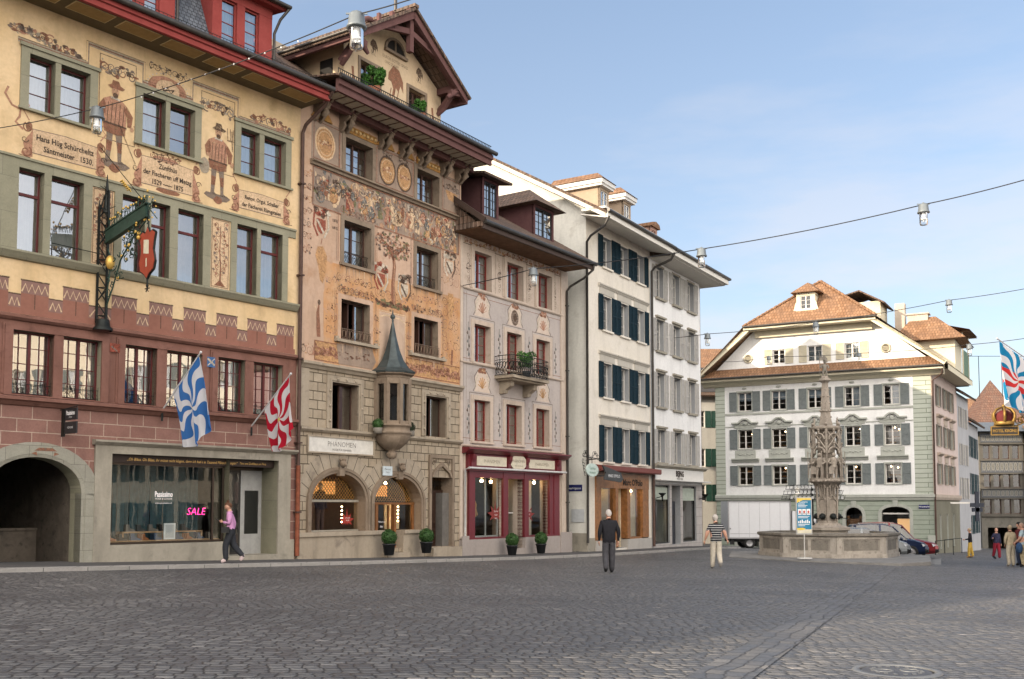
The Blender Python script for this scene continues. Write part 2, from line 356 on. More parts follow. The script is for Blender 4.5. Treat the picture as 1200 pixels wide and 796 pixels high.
# ------------------------------------------------------------------ palettes
STEEL = plain('dark_iron', (.02, .023, .022), .5, .6, .2)
ZINC = plain('gutter_metal', (.07, .065, .06), .45, .5, .2)
ZINC_B = plain('brown_downpipe_paint', (.085, .05, .04), .5, .2, .2)
GREYSTONE = blocks('grey_green_stone', (.255, .245, .175), (.29, .275, .2), (.17, .16, .12), 1.3, .9, .006, .2, dirt=.3)
GREYST2 = stucco('grey_sandstone', (.30, .275, .225), (.36, .33, .27), (.22, .2, .165), .4)
REDSTONE = stucco('red_sandstone_frame', (.19, .095, .073), (.235, .12, .095), (.13, .065, .052), .45)
YELL = stucco('ochre_plaster', (.63, .455, .25), (.69, .52, .32), (.54, .39, .22), .35, .6)
REDBLK = blocks('red_sandstone_blocks', (.23, .122, .10), (.285, .155, .128), (.45, .35, .28), .78, .335, .012, .3, (.2, -4.15 % .335), .4)
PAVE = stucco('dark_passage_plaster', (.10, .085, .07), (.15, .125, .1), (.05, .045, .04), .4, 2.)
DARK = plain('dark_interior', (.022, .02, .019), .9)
WARMI = plain('interior_plaster', (.16, .13, .10), .9)
CURT = plain('white_net_curtain', (.36, .40, .44), .9, 0, .15, .3, 2.5)
CURT2 = plain('grey_rose_curtain', (.27, .23, .235), .9, 0, .35, .3, 1.5)
MAROON = plain('maroon_window_paint', (.095, .018, .018), .45)
REDP = stucco('red_roof_timber_paint', (.25, .05, .045), (.29, .065, .058), None, .1, 2)
TILEB = tiles('old_brown_tiles', (.13, .088, .067), (.20, .135, .10), (.085, .072, .06), .2, .3, 1.4)
TILEO = tiles('orange_clay_tiles', (.215, .115, .062), (.31, .18, .105), (.14, .085, .057), .22, .34)
SLATE = tiles('blue_slate_shingles', (.10, .115, .14), (.17, .19, .22), (.06, .07, .09), .16, .14, .5)
GL = glass()
GLS = glass('shop_glass', (.85, .9, .9), .01, .01, .05, .75)
def local(wx, wy): return math.atan2(wy, wx)
P_RED = faded('fresco_brown_red', (.30, .15, .10))
P_GREY = faded('fresco_grey_mauve', (.25, .20, .17))
P_DK = faded('fresco_dark_line', (.13, .09, .07), .3)
P_CREAM = faded('fresco_cream', (.70, .54, .37), .6, .25)
P_PINK = faded('fresco_pink', (.48, .27, .19))
P_STON = faded('fresco_stone_grey', (.40, .35, .28), .6, .4)
P_FLESH = faded('fresco_flesh', (.52, .33, .22))
P_BLK = plain('fresco_lettering', (.05, .04, .035), .95, 0, .1, .1)
P_GRN = faded('fresco_olive', (.22, .21, .12))
P_ORA = faded('fresco_orange', (.54, .33, .17))
P_VERM = faded('fresco_vermilion', (.33, .10, .07))
P_BLUE = faded('fresco_blue_grey', (.20, .205, .20))
P_WHT = faded('fresco_white', (.60, .54, .45))

# ================================================================== HOUSE 1: ochre guild house
wY = (.619863, .784710)
H1 = thing('guild_house', 'ochre yellow house with painted figures, red stone lower storeys and red dormers', 'house', (-12.7747, 25.1333, -1.62), local(*wY), 'painted town houses along the square')
def m1(z, u): return 0 if z > 6.4 else (1 if z > 4.2 else 2)
r1 = [(-3.2, -2.45), (-2.3, -1.5), (.6, 1.29), (1.44, 2.25), (3.82, 4.56), (4.70, 5.52), (7.16, 7.87), (8.05, 8.89)]
r2 = [(-3.1, -2.4), (-2.25, -1.5), (.42, 1.08), (1.27, 2.16), (3.28, 3.98), (4.17, 4.77), (5.03, 5.89), (7.08, 7.83), (7.97, 8.82)]
r3 = [(-3.3, -2.2), (-1.9, -.8), (.40, 1.47), (1.72, 2.79), (3.47, 4.46), (4.77, 5.93), (6.48, 7.47), (7.78, 8.9)]
holes = [(a, b, 11.8, 13.22) for a, b in r1] + [(a, b, 8.1, 10.2) for a, b in r2] + [(a, b, 4.42, 6.04) for a, b in r3]
holes += [(-.12, 2.33, -.3, 2.86, .55, 1.95, .35), (3.15, 6.98, .57, 3.03, .45), (6.98, 8.77, .12, 3.03, .9)]
wm = wall(-5, 9.5, -.4, 14.55, holes, m1, (6.4, 4.2), (), 0, .3, 3)
wm.build('wall', [YELL, REDSTONE, REDBLK, GREYSTONE], H1)
shell(H1, -5, 9.5, -.4, 15.2, 9, WARMI, floors=(3.6, 7.4, 11.2, 14.4))
mb = MB()  # stone dressings of the ochre storeys
for a, b, c, d in ((-3.2, -2.45, -2.3, -1.5), (.6, 1.29, 1.44, 2.25), (3.82, 4.56, 4.70, 5.52), (7.16, 7.87, 8.05, 8.89)):
    surround(mb, a, d, 11.8, 13.22, .22, -.05, bot=.09)
    mb.box(b, c, -.03, .24, 11.8, 13.22); mb.box(a - .27, d + .27, -.11, -.05, 11.71, 11.77)
    mb.box(a - .27, d + .27, -.10, -.05, 13.36, 13.45)
mb.box(-5, 9.35, -.04, .02, 10.2, 10.47); mb.box(-5, 9.35, -.08, -.04, 10.42, 10.48)
for a, b in ((-5, -3.1), (-2.4, -2.25), (-1.5, .42), (1.08, 1.27), (2.16, 2.4), (3.05, 3.28), (3.98, 4.17), (4.77, 5.03), (5.89, 6.15), (6.86, 7.08), (7.83, 7.97), (8.82, 9.04)):
    mb.box(a, b, -.04, .24 if b - a < .3 else .02, 8.08, 10.2)
mb.cornice(-5, 9.42, [(.02, 7.82), (-.08, 7.84), (-.13, 7.9), (-.17, 7.96), (-.2, 8.0), (-.2, 8.05), (-.05, 8.08), (.02, 8.08)])
mb.build('stone_dressing', GREYSTONE, H1)
mb = MB()
mb.cornice(-5, 9.42, [(.02, 6.27), (-.06, 6.29), (-.13, 6.35), (-.13, 6.41), (-.04, 6.45), (.02, 6.45)])
mb.cornice(-5, 9.42, [(.02, 4.13), (-.06, 4.15), (-.15, 4.24), (-.22, 4.27), (-.22, 4.34), (-.05, 4.38), (.02, 4.38)])
for a, b, c, d in ((-3.3, -2.2, -1.9, -.8), (.40, 1.47, 1.72, 2.79), (3.47, 4.46, 4.77, 5.93), (6.48, 7.47, 7.78, 8.9)):
    surround(mb, a, d, 4.42, 6.04, .2, -.06, bot=.03, top=.12); mb.box(b, c, -.04, .24, 4.42, 6.04)
    surround(mb, a - .2, d + .2, 4.42, 6.16, .05, -.03, bot=0)
mb.build('red_stone_dressing', REDSTONE, H1)
for i, (a, b) in enumerate(r1):
    cu = ('right', CURT, .9) if i == 3 else ('full', CURT, 1)
    window(H1, a, b, 11.8, 13.22, .2, MAROON, 1, 3, 1, .05, GL, None if i == 5 else cu)
for i, (a, b) in enumerate(r2):
    window(H1, a, b, 8.1, 10.2, .2, MAROON, 1, 1, 1, .05, GL, ('full', CURT2, 1), 9.58, bar=.02)
for i, (a, b) in enumerate(r3):
    window(H1, a, b, 4.42, 6.04, .2, MAROON, 4, 4, 2, .05, GL, ('sides', CURT, .22))
    g = MB(); rr = random.Random(i)
    for k in range(5):
        uu = a + (b - a) * (k + .5) / 5
        g.tube([(uu + .07 * math.cos(t * .7), .1, 4.55 + .07 * math.sin(t * .7)) for t in range(9)], .006, 4)
        g.tube([(uu + .1, .1, 4.44), (uu + .1, .1, 4.8)], .006, 4)
    g.tube([(a, .1, 4.46), (b, .1, 4.46)], .008, 4); g.tube([(a, .1, 4.7), (b, .1, 4.7)], .008, 4); g.build('window_grille', STEEL, H1)
# shop front of house 1
mb = MB()
surround(mb, 3.15, 8.77, .57, 3.03, .48, -.07, top=.24, bot=0); mb.box(8.77, 9.42, -.0695, .02, -.3, .57)
mb.box(2.67, 3.15, -.0695, .02, -.3, .57)
mb.cornice(2.6, 9.45, [(.02, 3.25), (-.1, 3.25), (-.2, 3.33), (-.2, 3.38), (.02, 3.4)])
mb.box(3.15, 6.98, -.06, .44, -.3, .57); mb.box(6.95, 8.8, -.1, .88, -.3, .13)
mb.build('shop_stone_frame', GREYST2, H1)
DKBR = plain('dark_brown_sign_board', (.035, .022, .018), .5); GOLD = plain('gold_lettering', (.75, .48, .16), .4, .3)
mb = MB(); mb.box(3.15, 8.77, .16, .2, 2.81, 3.03)
fas = mb.build('fascia_board', DKBR, H1)
mb = MB(); mb.text("„Oh Bläss, Oh Bläss, ihr müsst nicht klagen, denn ich hab's in Tausend Mänschen sagen“", .112, 5.55, .155, 2.87, 0, .25, .92)
mb.text('Text und Zunfthaus am Platz', .1, 7.95, .155, 2.88, 0, .25, .85)
mb.build('lettering', GOLD, fas)
BRONZE = plain('bronze_shop_frame', (.06, .045, .035), .4, .5)
mb = MB()
for u in (3.17, 6.58, 6.93): mb.box(u - .03, u + .03, .22, .3, .57, 2.81)
mb.box(3.15, 6.95, .22, .3, .57, .63); mb.box(3.15, 6.95, .22, .3, 2.75, 2.81); mb.box(6.95, 8.77, .7, .78, 2.72, 2.81)
sf = mb.build('shop_window', BRONZE, H1)
mb = MB(); mb.poly([(3.2, .26, .63), (6.9, .26, .63), (6.9, .26, 2.75), (3.2, .26, 2.75)]); mb.build('pane', GLS, sf)
WHT = plain('white_lettering', (.8, .8, .8), .6); mb = MB()
mb.text('Passissimo', .22, 4.95, .254, 1.88, 0, 0, .62, .006); mb.text('MODE & SCHUHE', .07, 4.95, .254, 1.8); mb.text('www.passissimo.ch', .07, 4.95, .254, 1.68)
mb.build('window_lettering', WHT, sf)
NEON = emis('magenta_neon', (1, .03, .22), 2.2); mb = MB()
mb.text('SALE', .3, 6.05, .3, 1.36, 0, .2, 1., -.006); mb.build('neon_lettering', NEON, H1)
TEAL = plain('teal_drape', (.035, .075, .085), .8, 0, .3); mb = MB(); r_ = random.Random(4)
px = 3.2
while px < 6.9:
    q = px + r_.uniform(.08, .16); mb.add([(px, 1.5, .3), (q, 1.5 + r_.uniform(-.08, .08), .3), (q, 1.5, 2.8), (px, 1.5, 2.8)], [(0, 1, 2, 3)]); px = q
mb.build('shop_drape', TEAL, H1)
WOODL = plain('light_shelf_wood', (.42, .25, .13), .6); mb = MB()
mb.box(3.2, 6.9, .35, .9, .6, .66); mb.box(3.9, 6.5, .6, .9, .86, .9); mb.box(3.9, 3.94, .6, .9, .66, .86); mb.box(6.46, 6.5, .6, .9, .66, .86)
mb.build('display_shelf', WOODL, H1)
def shoe(mb, x, y, z, s, m):
    P = [(0, 0), (.27, 0), (.28, .04), (.2, .07), (.12, .1), (.1, .2), (0, .2)]
    mb.prism([(x + a * s, z + b * s) for a, b in P], y, y + .08 * s, m)
SH = [plain('tan_shoe_leather', (.32, .12, .05), .5), plain('black_shoe_leather', (.02, .02, .02), .4), plain('blue_shoe_leather', (.05, .08, .14), .5), plain('grey_shoe_leather', (.16, .14, .12), .6)]
r_ = random.Random(3); k = 0
for x in [3.35 + .36 * i for i in range(10)]:
    for lvl in (0, 1):
        if lvl and not 3.95 < x < 6.2: continue
        t = thing('shoe_pair', ['tan', 'black', 'blue', 'grey'][k % 4] + ' shoes ' + ('on the raised shelf' if lvl else 'on the low board') + f' of the shop window, {("first","second","third","fourth","fifth","sixth","seventh","eighth","ninth","tenth")[int((x-3.3)/.36)]} from the left', 'shoes', (0, 0, 0), 0, 'shoes in the shop window')
        c_, s_ = math.cos(local(*wY)), math.sin(local(*wY)); ly = .45 if not lvl else .72
        t.location = (-12.7747 + x * c_ - ly * s_, 25.1333 + x * s_ + ly * c_, -1.62 + (.66 if not lvl else .9)); t.rotation_euler = (0, 0, local(*wY) + r_.uniform(-.4, .4))
        for j in (0, 1): mb = MB(); shoe(mb, 0, j * .11, 0, r_.uniform(.85, 1.), 0); mb.build('shoe', SH[k % 4], t)
        k += 1
t = thing('picture_frame', 'white framed photo of dark boots standing in the shoe shop window', 'picture frame', (0, 0, 0))
t.location = (-12.7747 + 5.25 * c_ - .4 * s_, 25.1333 + 5.25 * s_ + .4 * c_, -.96); t.rotation_euler = (0, 0, local(*wY))
mb = MB(); surround(mb, -.14, .14, .05, .42, .045, -.02, yb=.01); mb.build('frame', WHT, t)
mb = MB(); mb.poly([(-.14, 0, .05), (.14, 0, .05), (.14, 0, .42), (-.14, 0, .42)]); mb.build('print', plain('pale_print', (.55, .55, .55), .6), t)
# door
mb = MB(); mb.box(7.1, 7.97, .78, .84, .13, 2.72); mb.box(7.97, 8.77, .78, .86, .13, 2.72)
d_ = mb.build('shop_door', plain('dark_door_frame', (.03, .028, .027), .4), H1)
mb = MB(); mb.poly([(7.18, .775, .2), (7.9, .775, .2), (7.9, .775, 2.62), (7.18, .775, 2.62)]); mb.poly([(8.15, .775, .75), (8.62, .775, .75), (8.62, .775, 2.1), (8.15, .775, 2.1)]); mb.build('pane', GLS, d_)
mb = MB(); mb.text('MODE', .09, 7.4, .765, 1.72); mb.text('SCHUHE', .09, 7.45, .765, 1.6); mb.text('TASCHEN', .09, 7.45, .765, 1.48); mb.build('window_lettering', WHT, d_)
mb = MB(); mb.box(7.97, 8.12, .76, .8, .13, 2.72); mb.box(8.65, 8.77, .76, .8, .13, 2.72); mb.box(8.12, 8.65, .76, .8, 2.1, 2.72); mb.box(8.12, 8.65, .76, .8, .13, .75); mb.build('door_panel', plain('pale_grey_panel', (.33, .33, .32), .5), d_)
mb = MB(); mb.tube([(7.86, .72, .9), (7.86, .72, 1.5)], .015); mb.build('handle', ZINC, d_)
# arch surround and passage
Po = arcpts(-.6, 2.8, 1.85, 3.24, 18, .35); Pi = arcpts(-.12, 2.33, 1.95, 2.86, 18, .35); Pm = arcpts(-.22, 2.43, 1.93, 2.95, 18, .35)
mb = MB()
for k in range(18):
    mb.hexa([(Po[k][0], -.05, Po[k][1]), (Po[k + 1][0], -.05, Po[k + 1][1]), (Pm[k + 1][0], -.05, Pm[k + 1][1]), (Pm[k][0], -.05, Pm[k][1])],
            [(Po[k][0], .02, Po[k][1]), (Po[k + 1][0], .02, Po[k + 1][1]), (Pm[k + 1][0], .02, Pm[k + 1][1]), (Pm[k][0], .02, Pm[k][1])])
    mb.hexa([(Pm[k][0], -.045, Pm[k][1]), (Pm[k + 1][0], -.045, Pm[k + 1][1]), (Pi[k + 1][0], -.02, Pi[k + 1][1]), (Pi[k][0], -.02, Pi[k][1])],
            [(Pm[k][0], .02, Pm[k][1]), (Pm[k + 1][0], .02, Pm[k + 1][1]), (Pi[k + 1][0] , .25, Pi[k + 1][1] + .03), (Pi[k][0], .25, Pi[k][1] + .03)])
for a, b in ((-.6, -.22), (2.43, 2.8)): mb.box(a, b, -.05, .02, -.35, 1.94)
for a, b in ((-.22, -.12), (2.33, 2.43)): mb.box(a, b, -.03, .3, -.35, 1.95)
mb.build('arch_surround', blocks('grey_arch_stone', (.29, .28, .23), (.33, .32, .27), (.17, .16, .13), .6, .45, .007, .3), H1)
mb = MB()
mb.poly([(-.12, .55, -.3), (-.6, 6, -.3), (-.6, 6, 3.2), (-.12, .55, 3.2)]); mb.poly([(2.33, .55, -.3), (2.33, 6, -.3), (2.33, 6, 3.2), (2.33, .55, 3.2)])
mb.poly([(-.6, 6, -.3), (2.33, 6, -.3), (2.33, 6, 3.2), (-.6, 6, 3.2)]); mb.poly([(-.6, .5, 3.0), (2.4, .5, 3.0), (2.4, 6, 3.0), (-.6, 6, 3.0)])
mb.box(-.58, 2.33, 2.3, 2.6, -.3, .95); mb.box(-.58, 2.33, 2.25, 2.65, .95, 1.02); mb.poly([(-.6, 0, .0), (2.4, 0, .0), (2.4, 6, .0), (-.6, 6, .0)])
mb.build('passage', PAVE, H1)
pt = Paint(-.055)
pt.P([(1.02, 3.02), (1.62, 3.02), (1.5, 3.1), (1.14, 3.1)], 0); pt.P([(.95, 2.95), (1.1, 2.9), (1.08, 3.0)], 0); pt.P([(1.68, 2.95), (1.53, 2.9), (1.55, 3.0)], 0); pt.build('arch_emblem', P_RED, H1)
# painted battlements
pt = Paint(); mer = [(-4.6, -3.86), (-3.5, -2.76), (-2.4, -1.66), (-1.3, -.56), (-.3, .26), (.58, 1.3), (1.68, 2.4), (3.05, 3.8), (4.19, 4.93), (5.3, 6.04), (6.42, 7.16), (7.54, 8.27), (8.66, 9.34)]
MAUV = plain('painted_mauve', (.225, .135, .115), .95, 0, .15, .1); MRED = stucco('painted_red_ashlar', (.25, .115, .085), (.285, .135, .1), None, .2)
pt.R(-5, 9.4, 6.46, 6.62, 1)
for i, (a, b) in enumerate(mer):
    pt.R(a, b, 7.0, 7.34, 0, 1); pt.R(a, b, 6.62, 7.0, 1); pt.R(a - .02, b + .02, 7.32, 7.36, 4, 2); pt.R((a + b) / 2 - .012, (a + b) / 2 + .012, 6.62, 7.0, 4, 1)
    n = 4; pt.line([(a + .02 + (b - a - .04) * k / (2 * n), 7.04 + (.21 if k % 2 else 0)) for k in range(2 * n + 1)], .042, 2, 2)
    if i < len(mer) - 1:
        c, d = b, mer[i + 1][0]; pt.R(c, d, 6.62, 6.96, 0); pt.R(c, d, 6.94, 6.975, 4, 1)
        pt.line([(c + .03 + (d - c - .06) * k / 4, 6.66 + (.2 if k % 2 else 0)) for k in range(5)], .042, 2, 1)
pt.build('painted_battlement', [MAUV, MRED, P_CREAM, P_RED, P_DK], H1)
# painted frames, scrollwork, figures, ribbons
pt = Paint(); M_ = [P_STON, P_RED, P_GREY, P_DK, P_CREAM, P_FLESH, P_BLK, P_PINK, P_GRN, P_WHT]
def stepframe(u0, u1, z0, z1):
    for w, m in ((0, 2), (.10, 7), (.16, 0)):
        pt.line([(u0 + w, z0), (u0 + w, z1 - w), (u1 - w, z1 - w), (u1 - w, z0)], .05 if m != 0 else .03, m, 0)
pt.line([(.3, 13.5), (2.2, 13.5), (2.2, 14.06), (3.82, 14.06), (3.82, 13.55), (5.45, 13.55), (5.45, 14.06), (7.05, 14.06), (7.05, 13.5), (9.1, 13.5)], .12, 0)
pt.line([(.3, 13.5), (2.2, 13.5), (2.2, 14.06), (3.82, 14.06), (3.82, 13.55), (5.45, 13.55), (5.45, 14.06), (7.05, 14.06), (7.05, 13.5), (9.1, 13.5)], .035, 1, 1)
pt.line([(.3, 13.57), (2.13, 13.57), (2.13, 14.13), (3.89, 14.13), (3.89, 13.62), (5.38, 13.62), (5.38, 14.13), (7.12, 14.13), (7.12, 13.57), (9.1, 13.57)], .018, 3, 1)
pt.frame(2.52, 3.62, 11.6, 13.93, .02, 3); pt.frame(5.74, 6.94, 11.6, 13.93, .02, 3)
pt.leafy(2.55, 3.6, 13.2, 13.9, 4, 5, (2, 3, 1), .045, 1); pt.leafy(2.55, 3.6, 13.35, 13.9, 5, 6, (0, 2), .03, 1)
pt.leafy(5.78, 6.9, 13.2, 13.9, 4, 7, (2, 3, 1), .045, 1); pt.leafy(5.78, 6.9, 13.35, 13.9, 5, 8, (0, 2), .03, 1)
env = lambda t: 1 - abs(2 * t - .5) * .5 if t < .6 else .75 - t * .55
pt.leafy(.2, 2.05, 13.58, 14.05, 9, 11, (2, 1, 3, 7), .045, 1, env); pt.leafy(.1, 1.4, 13.6, 13.95, 8, 12, (7, 0, 2), .035, 1, env)
pt.leafy(7.5, 9.15, 13.58, 13.95, 8, 13, (2, 1, 7), .04, 1, lambda t: 1 - abs(2 * t - 1) * .6); pt.leafy(4.0, 5.3, 13.95, 14.25, 7, 14, (3, 2), .025, 1)
pt.E(4.62, 13.58, .62, .36, 7, 1, 20, .12, 3); pt.E(4.62, 13.6, .4, .24, 4, 2, 14, .2, 4)
for a in range(14): pt.E(4.62 + .66 * math.cos(PI * a / 13), 13.58 + .42 * math.sin(PI * a / 13), .025, .025, 9, 2, 6)
pt.line([(4.42, 13.62), (4.52, 13.48), (4.62, 13.62), (4.72, 13.48), (4.82, 13.62)], .035, 6, 3); pt.line([(4.45, 13.5), (4.8, 13.6)], .03, 6, 3)
def figure(u, z, h, hat, fork=False):
    k = h / 2.0; f = lambda L, m, l: pt.P([(u + a * k, z + b * k) for a, b in L], m, l)
    # ground tuft
    f([(-.42, .0), (-.3, -.06), (.0, -.12), (.3, -.08), (.42, .02), (.3, .08), (-.35, .08)], 2, 1); pt.E(u + .02 * k, z - .08 * k, .14 * k, .1 * k, 1, 2, 10, .3)
    # legs
    f([(-.2, .85), (-.02, .85), (-.06, .5), (-.1, .12), (.0, .05), (-.22, .04), (-.2, .4)], 2, 1); f([(.0, .85), (.2, .85), (.2, .5), (.19, .12), (.32, .05), (.1, .04), (.08, .4)], 2, 1)
    f([(-.2, .55), (-.05, .53), (-.08, .3), (-.2, .3)], 1, 2); f([(.07, .55), (.2, .55), (.19, .3), (.09, .3)], 1, 2)
    # breeches, doublet
    f([(-.3, .95), (.28, .95), (.27, .75), (.02, .7), (-.26, .74)], 1, 3); f([(-.3, 1.5), (-.12, 1.6), (.14, 1.58), (.3, 1.46), (.28, .92), (-.28, .92)], 7, 3)
    f([(-.3, 1.5), (-.42, 1.3), (-.38, 1.08), (-.24, 1.16), (-.24, 1.4)], 1, 4); f([(.3, 1.46), (.46, 1.25), (.42, .98), (.32, .98), (.3, 1.2), (.22, 1.36)], 1, 4)
    for q in (-.2, -.1, 0., .1, .2): pt.line([(u + q * k, z + .95 * k), (u + (q + .03) * k, z + 1.45 * k)], .018 * k, 3, 4)
    pt.line([(u - .3 * k, z + .96 * k), (u + .3 * k, z + .94 * k)], .04 * k, 3, 5)
    pt.E(u + .44 * k, z + .95 * k, .05 * k, .06 * k, 5, 5, 8); pt.E(u - .33 * k, z + 1.08 * k, .05 * k, .05 * k, 5, 5, 8)
    # head
    pt.E(u + .0 * k, z + 1.74 * k, .1 * k, .13 * k, 5, 4, 12); pt.E(u, z + 1.64 * k, .07 * k, .07 * k, 3, 5, 9); pt.line([(u - .12 * k, z + 1.58 * k), (u + .12 * k, z + 1.56 * k)], .05 * k, 9, 5)
    pt.line([(u - .05 * k, z + 1.77 * k), (u - .02 * k, z + 1.77 * k)], .02 * k, 3, 6); pt.line([(u + .03 * k, z + 1.77 * k), (u + .06 * k, z + 1.77 * k)], .02 * k, 3, 6)
    f([(-.2, 1.84), (-.12, 1.8), (.18, 1.8), (.24, 1.86), (.12, 1.9), (.08, 2.0), (-.08, 2.0), (-.1, 1.9)], 1 if hat else 3, 6)
    if fork:
        pt.line([(u + .45 * k, z + 1.35 * k), (u + .42 * k, z + 1.9 * k)], .03 * k, 3, 5)
        for q in (-.12, -.04, .04, .12): pt.line([(u + (.42 + q) * k, z + 1.62 * k), (u + (.42 + q * 1.2) * k, z + 1.95 * k)], .02 * k, 3, 5)
        pt.line([(u + .28 * k, z + 1.62 * k), (u + .56 * k, z + 1.62 * k)], .03 * k, 3, 5); pt.E(u - .42 * k, z + .75 * k, .16 * k, .22 * k, 0, 4, 12, .1)
    else: pt.line([(u + .1 * k, z + 1.0 * k), (u + .55 * k, z + .15 * k)], .02 * k, 3, 5)
figure(3.0, 10.95, 2.35, True); figure(6.36, 10.85, 2.25, False, True)
def ribbon(u0, u1, z0, h, rows, size, seed):
    r = random.Random(seed); um = (u0 + u1) / 2
    pt.P([(u0, z0), (u1, z0 + .02), (u1 + .02, z0 + h), (um, z0 + h + .05), (u0 - .02, z0 + h)], 4, 1)
    pt.line([(u0, z0), (u1, z0 + .02)], .02, 2, 2); pt.line([(u0 - .02, z0 + h), (um, z0 + h + .05), (u1 + .02, z0 + h)], .018, 2, 2)
    for s, u in ((-1, u0), (1, u1)):
        pt.P([(u, z0), (u + s * .1, z0 - .02), (u + s * .2, z0 + .06), (u + s * .24, z0 + .2), (u + s * .17, z0 + .34), (u + s * .06, z0 + h * .8), (u, z0 + h)], 7, 2); pt.E(u + s * .13, z0 - .06, .15, .09, 7, 2, 12, .2, seed); pt.E(u + s * .1, z0 + h + .04, .09, .13, 1, 2, 12, .2, seed)
        pt.spiral(u + s * .16, z0 + .0, .15, 1.4, .045, 1, 3, 1., s); pt.spiral(u + s * .13, z0 + h, .13, 1.3, .04, 1, 3, 2., -s); pt.spiral(u + s * .2, z0 + h * .5, .1, 1.2, .03, 3, 3, 0., s)
        pt.line([(u + s * .1, z0 + h + .2), (u + s * .25, z0 + h + .42), (u + s * .1, z0 + h + .58), (u + s * .28, z0 + h + .75)], .035, 7, 2)
        pt.line([(u + s * .05, z0 - .15), (u + s * .35, z0 - .12)], .02, 3, 3)
    for (t, du, dz) in rows: pt.text(t, size, um + du, pt.y - .009, z0 + dz, 6, 0, .82, .004)
ribbon(.75, 2.5, 10.66, .62, (('Hans Hüg Schürcheltz', 0, .36), ('Säntmeister . 1530.', .1, .1)), .215, 1)
ribbon(3.85, 5.5, 10.66, .78, (('Zünfthüs', 0, .54), ('der Fischeren uff Metzg', 0, .3), ('1529 ~~~ 1875', 0, .06)), .2, 2)
pt.E(4.6, 11.5, .42, .08, 7, 1, 16, .15); pt.E(4.7, 10.6, .4, .08, 1, 1, 16, .15); pt.leafy(4.1, 5.1, 11.42, 11.66, 5, 91, (1, 3), .025, 2)
ribbon(7.15, 8.85, 10.72, .55, (('Renov. Orgul. Schaller', 0, .32), ('der Fischeren Rümgstelen', 0, .08)), .175, 3)
pt.text('Zünf', .2, -.15, pt.y - .009, 10.35, 6, 0, .8); pt.text('19', .2, .02, pt.y - .009, 10.0, 6); pt.text('Anno', .16, -.1, pt.y - .009, 9.7, 6)
pt.line([(.1, 12.2), (.02, 12.0), (.2, 11.75), (.42, 11.7), (.4, 11.5), (.3, 11.35), (.5, 11.2)], .06, 7, 1)
# panels between the windows of the second storey
for a, b, sd in ((2.42, 3.03, 3), (6.17, 6.84, 4)):
    pt.R(a, b, 8.1, 10.2, 4, 0); pt.frame(a + .03, b - .03, 8.13, 10.17, .018, 3, 1); c = (a + b) / 2
    pt.line([(c, 8.2), (c + .02, 8.7), (c - .02, 9.2), (c, 10.0)], [.07, .05, .04, .02], 1, 2); pt.P([(c - .2, 8.17), (c + .2, 8.17), (c + .03, 8.34), (c - .03, 8.34)], 1, 2)
    rr = random.Random(sd)
    for k in range(26):
        zz = 8.5 + 1.6 * k / 26; s = 1 if k % 2 else -1; uu = c + s * rr.uniform(.06, .2)
        pt.spiral(uu, zz, .09, 1.2, .02, rr.choice((1, 2)), 2, rr.uniform(0, 6), s); pt.E(uu + s * .04, zz + .03, .045, .04, rr.choice((1, 7, 2)), 3, 7, .6, k)
pt.build('wall_painting', M_, H1)
pt = Paint(-.065); pt.R(3.0, 3.3, 5.78, 6.02, 1); pt.P([(3.06, 5.95), (3.24, 5.82), (3.2, 5.8), (3.02, 5.92)], 0, 1); pt.R(6.08, 6.36, 5.7, 6.0, 2); pt.line([(6.1, 5.95), (6.34, 5.76)], .06, 3, 1); pt.line([(6.1, 5.74), (6.34, 5.96)], .03, 3, 1)
pt.build('painted_crest', [P_GREY, P_VERM, plain('crest_blue', (.05, .12, .26), .9), P_WHT], H1)
# eaves: panelled soffit, red fascia, gutter
mb = MB(); mb.box(-5, 9.55, -1.2, .05, 14.55, 14.62); mb.build('soffit', plain('brown_painted_soffit', (.13, .10, .055), .85), H1)
pt = MB(); u = -4.4
while u < 9.2:
    a, b = u + .1, min(u + 1.22, 9.45)
    pt.box(a, b, -1.07, -.5, 14.538, 14.549, 1); pt.box(a + .03, b - .03, -1.04, -.53, 14.534, 14.5379, 0); u += 1.385
pt.build('soffit_panel', [plain('ochre_panel', (.36, .24, .10), .9), plain('pale_panel_line', (.6, .48, .27), .9)], H1)
mb = MB(); mb.cornice(-5, 9.62, [(-1.2, 14.5), (-1.28, 14.52), (-1.28, 14.66), (-1.34, 14.68), (-1.34, 14.8), (-1.2, 14.8)]); mb.build('fascia', REDP, H1)
mb = MB(); mb.tube([(-5, -1.42, 14.86), (9.66, -1.42, 14.86)], .085, 10); mb.build('gutter', ZINC, H1)
mb = MB()
roof(mb, [(-5, -1.42, 14.9), (9.6, -1.42, 14.9), (9.6, 0, 15.6), (-5, 0, 15.6)], .08)
roof(mb, [(-5, .0, 15.6), (9.5, .0, 15.6), (9.5, 2.2, 17.6), (-5, 2.2, 17.6)], .08); roof(mb, [(-5, 2.2, 17.6), (9.5, 2.2, 17.6), (9.5, 5.5, 18.4), (-5, 5.5, 18.4)], .08)
roof(mb, [(-5, 9.2, 15.2), (9.5, 9.2, 15.2), (9.5, 5.5, 18.4), (-5, 5.5, 18.4)], .08)
mb.poly([(9.5, 0, 15.2), (9.5, 9.2, 15.2), (9.5, 5.5, 18.35), (9.5, 2.2, 17.5)]); mb.build('roof', TILEB, H1)
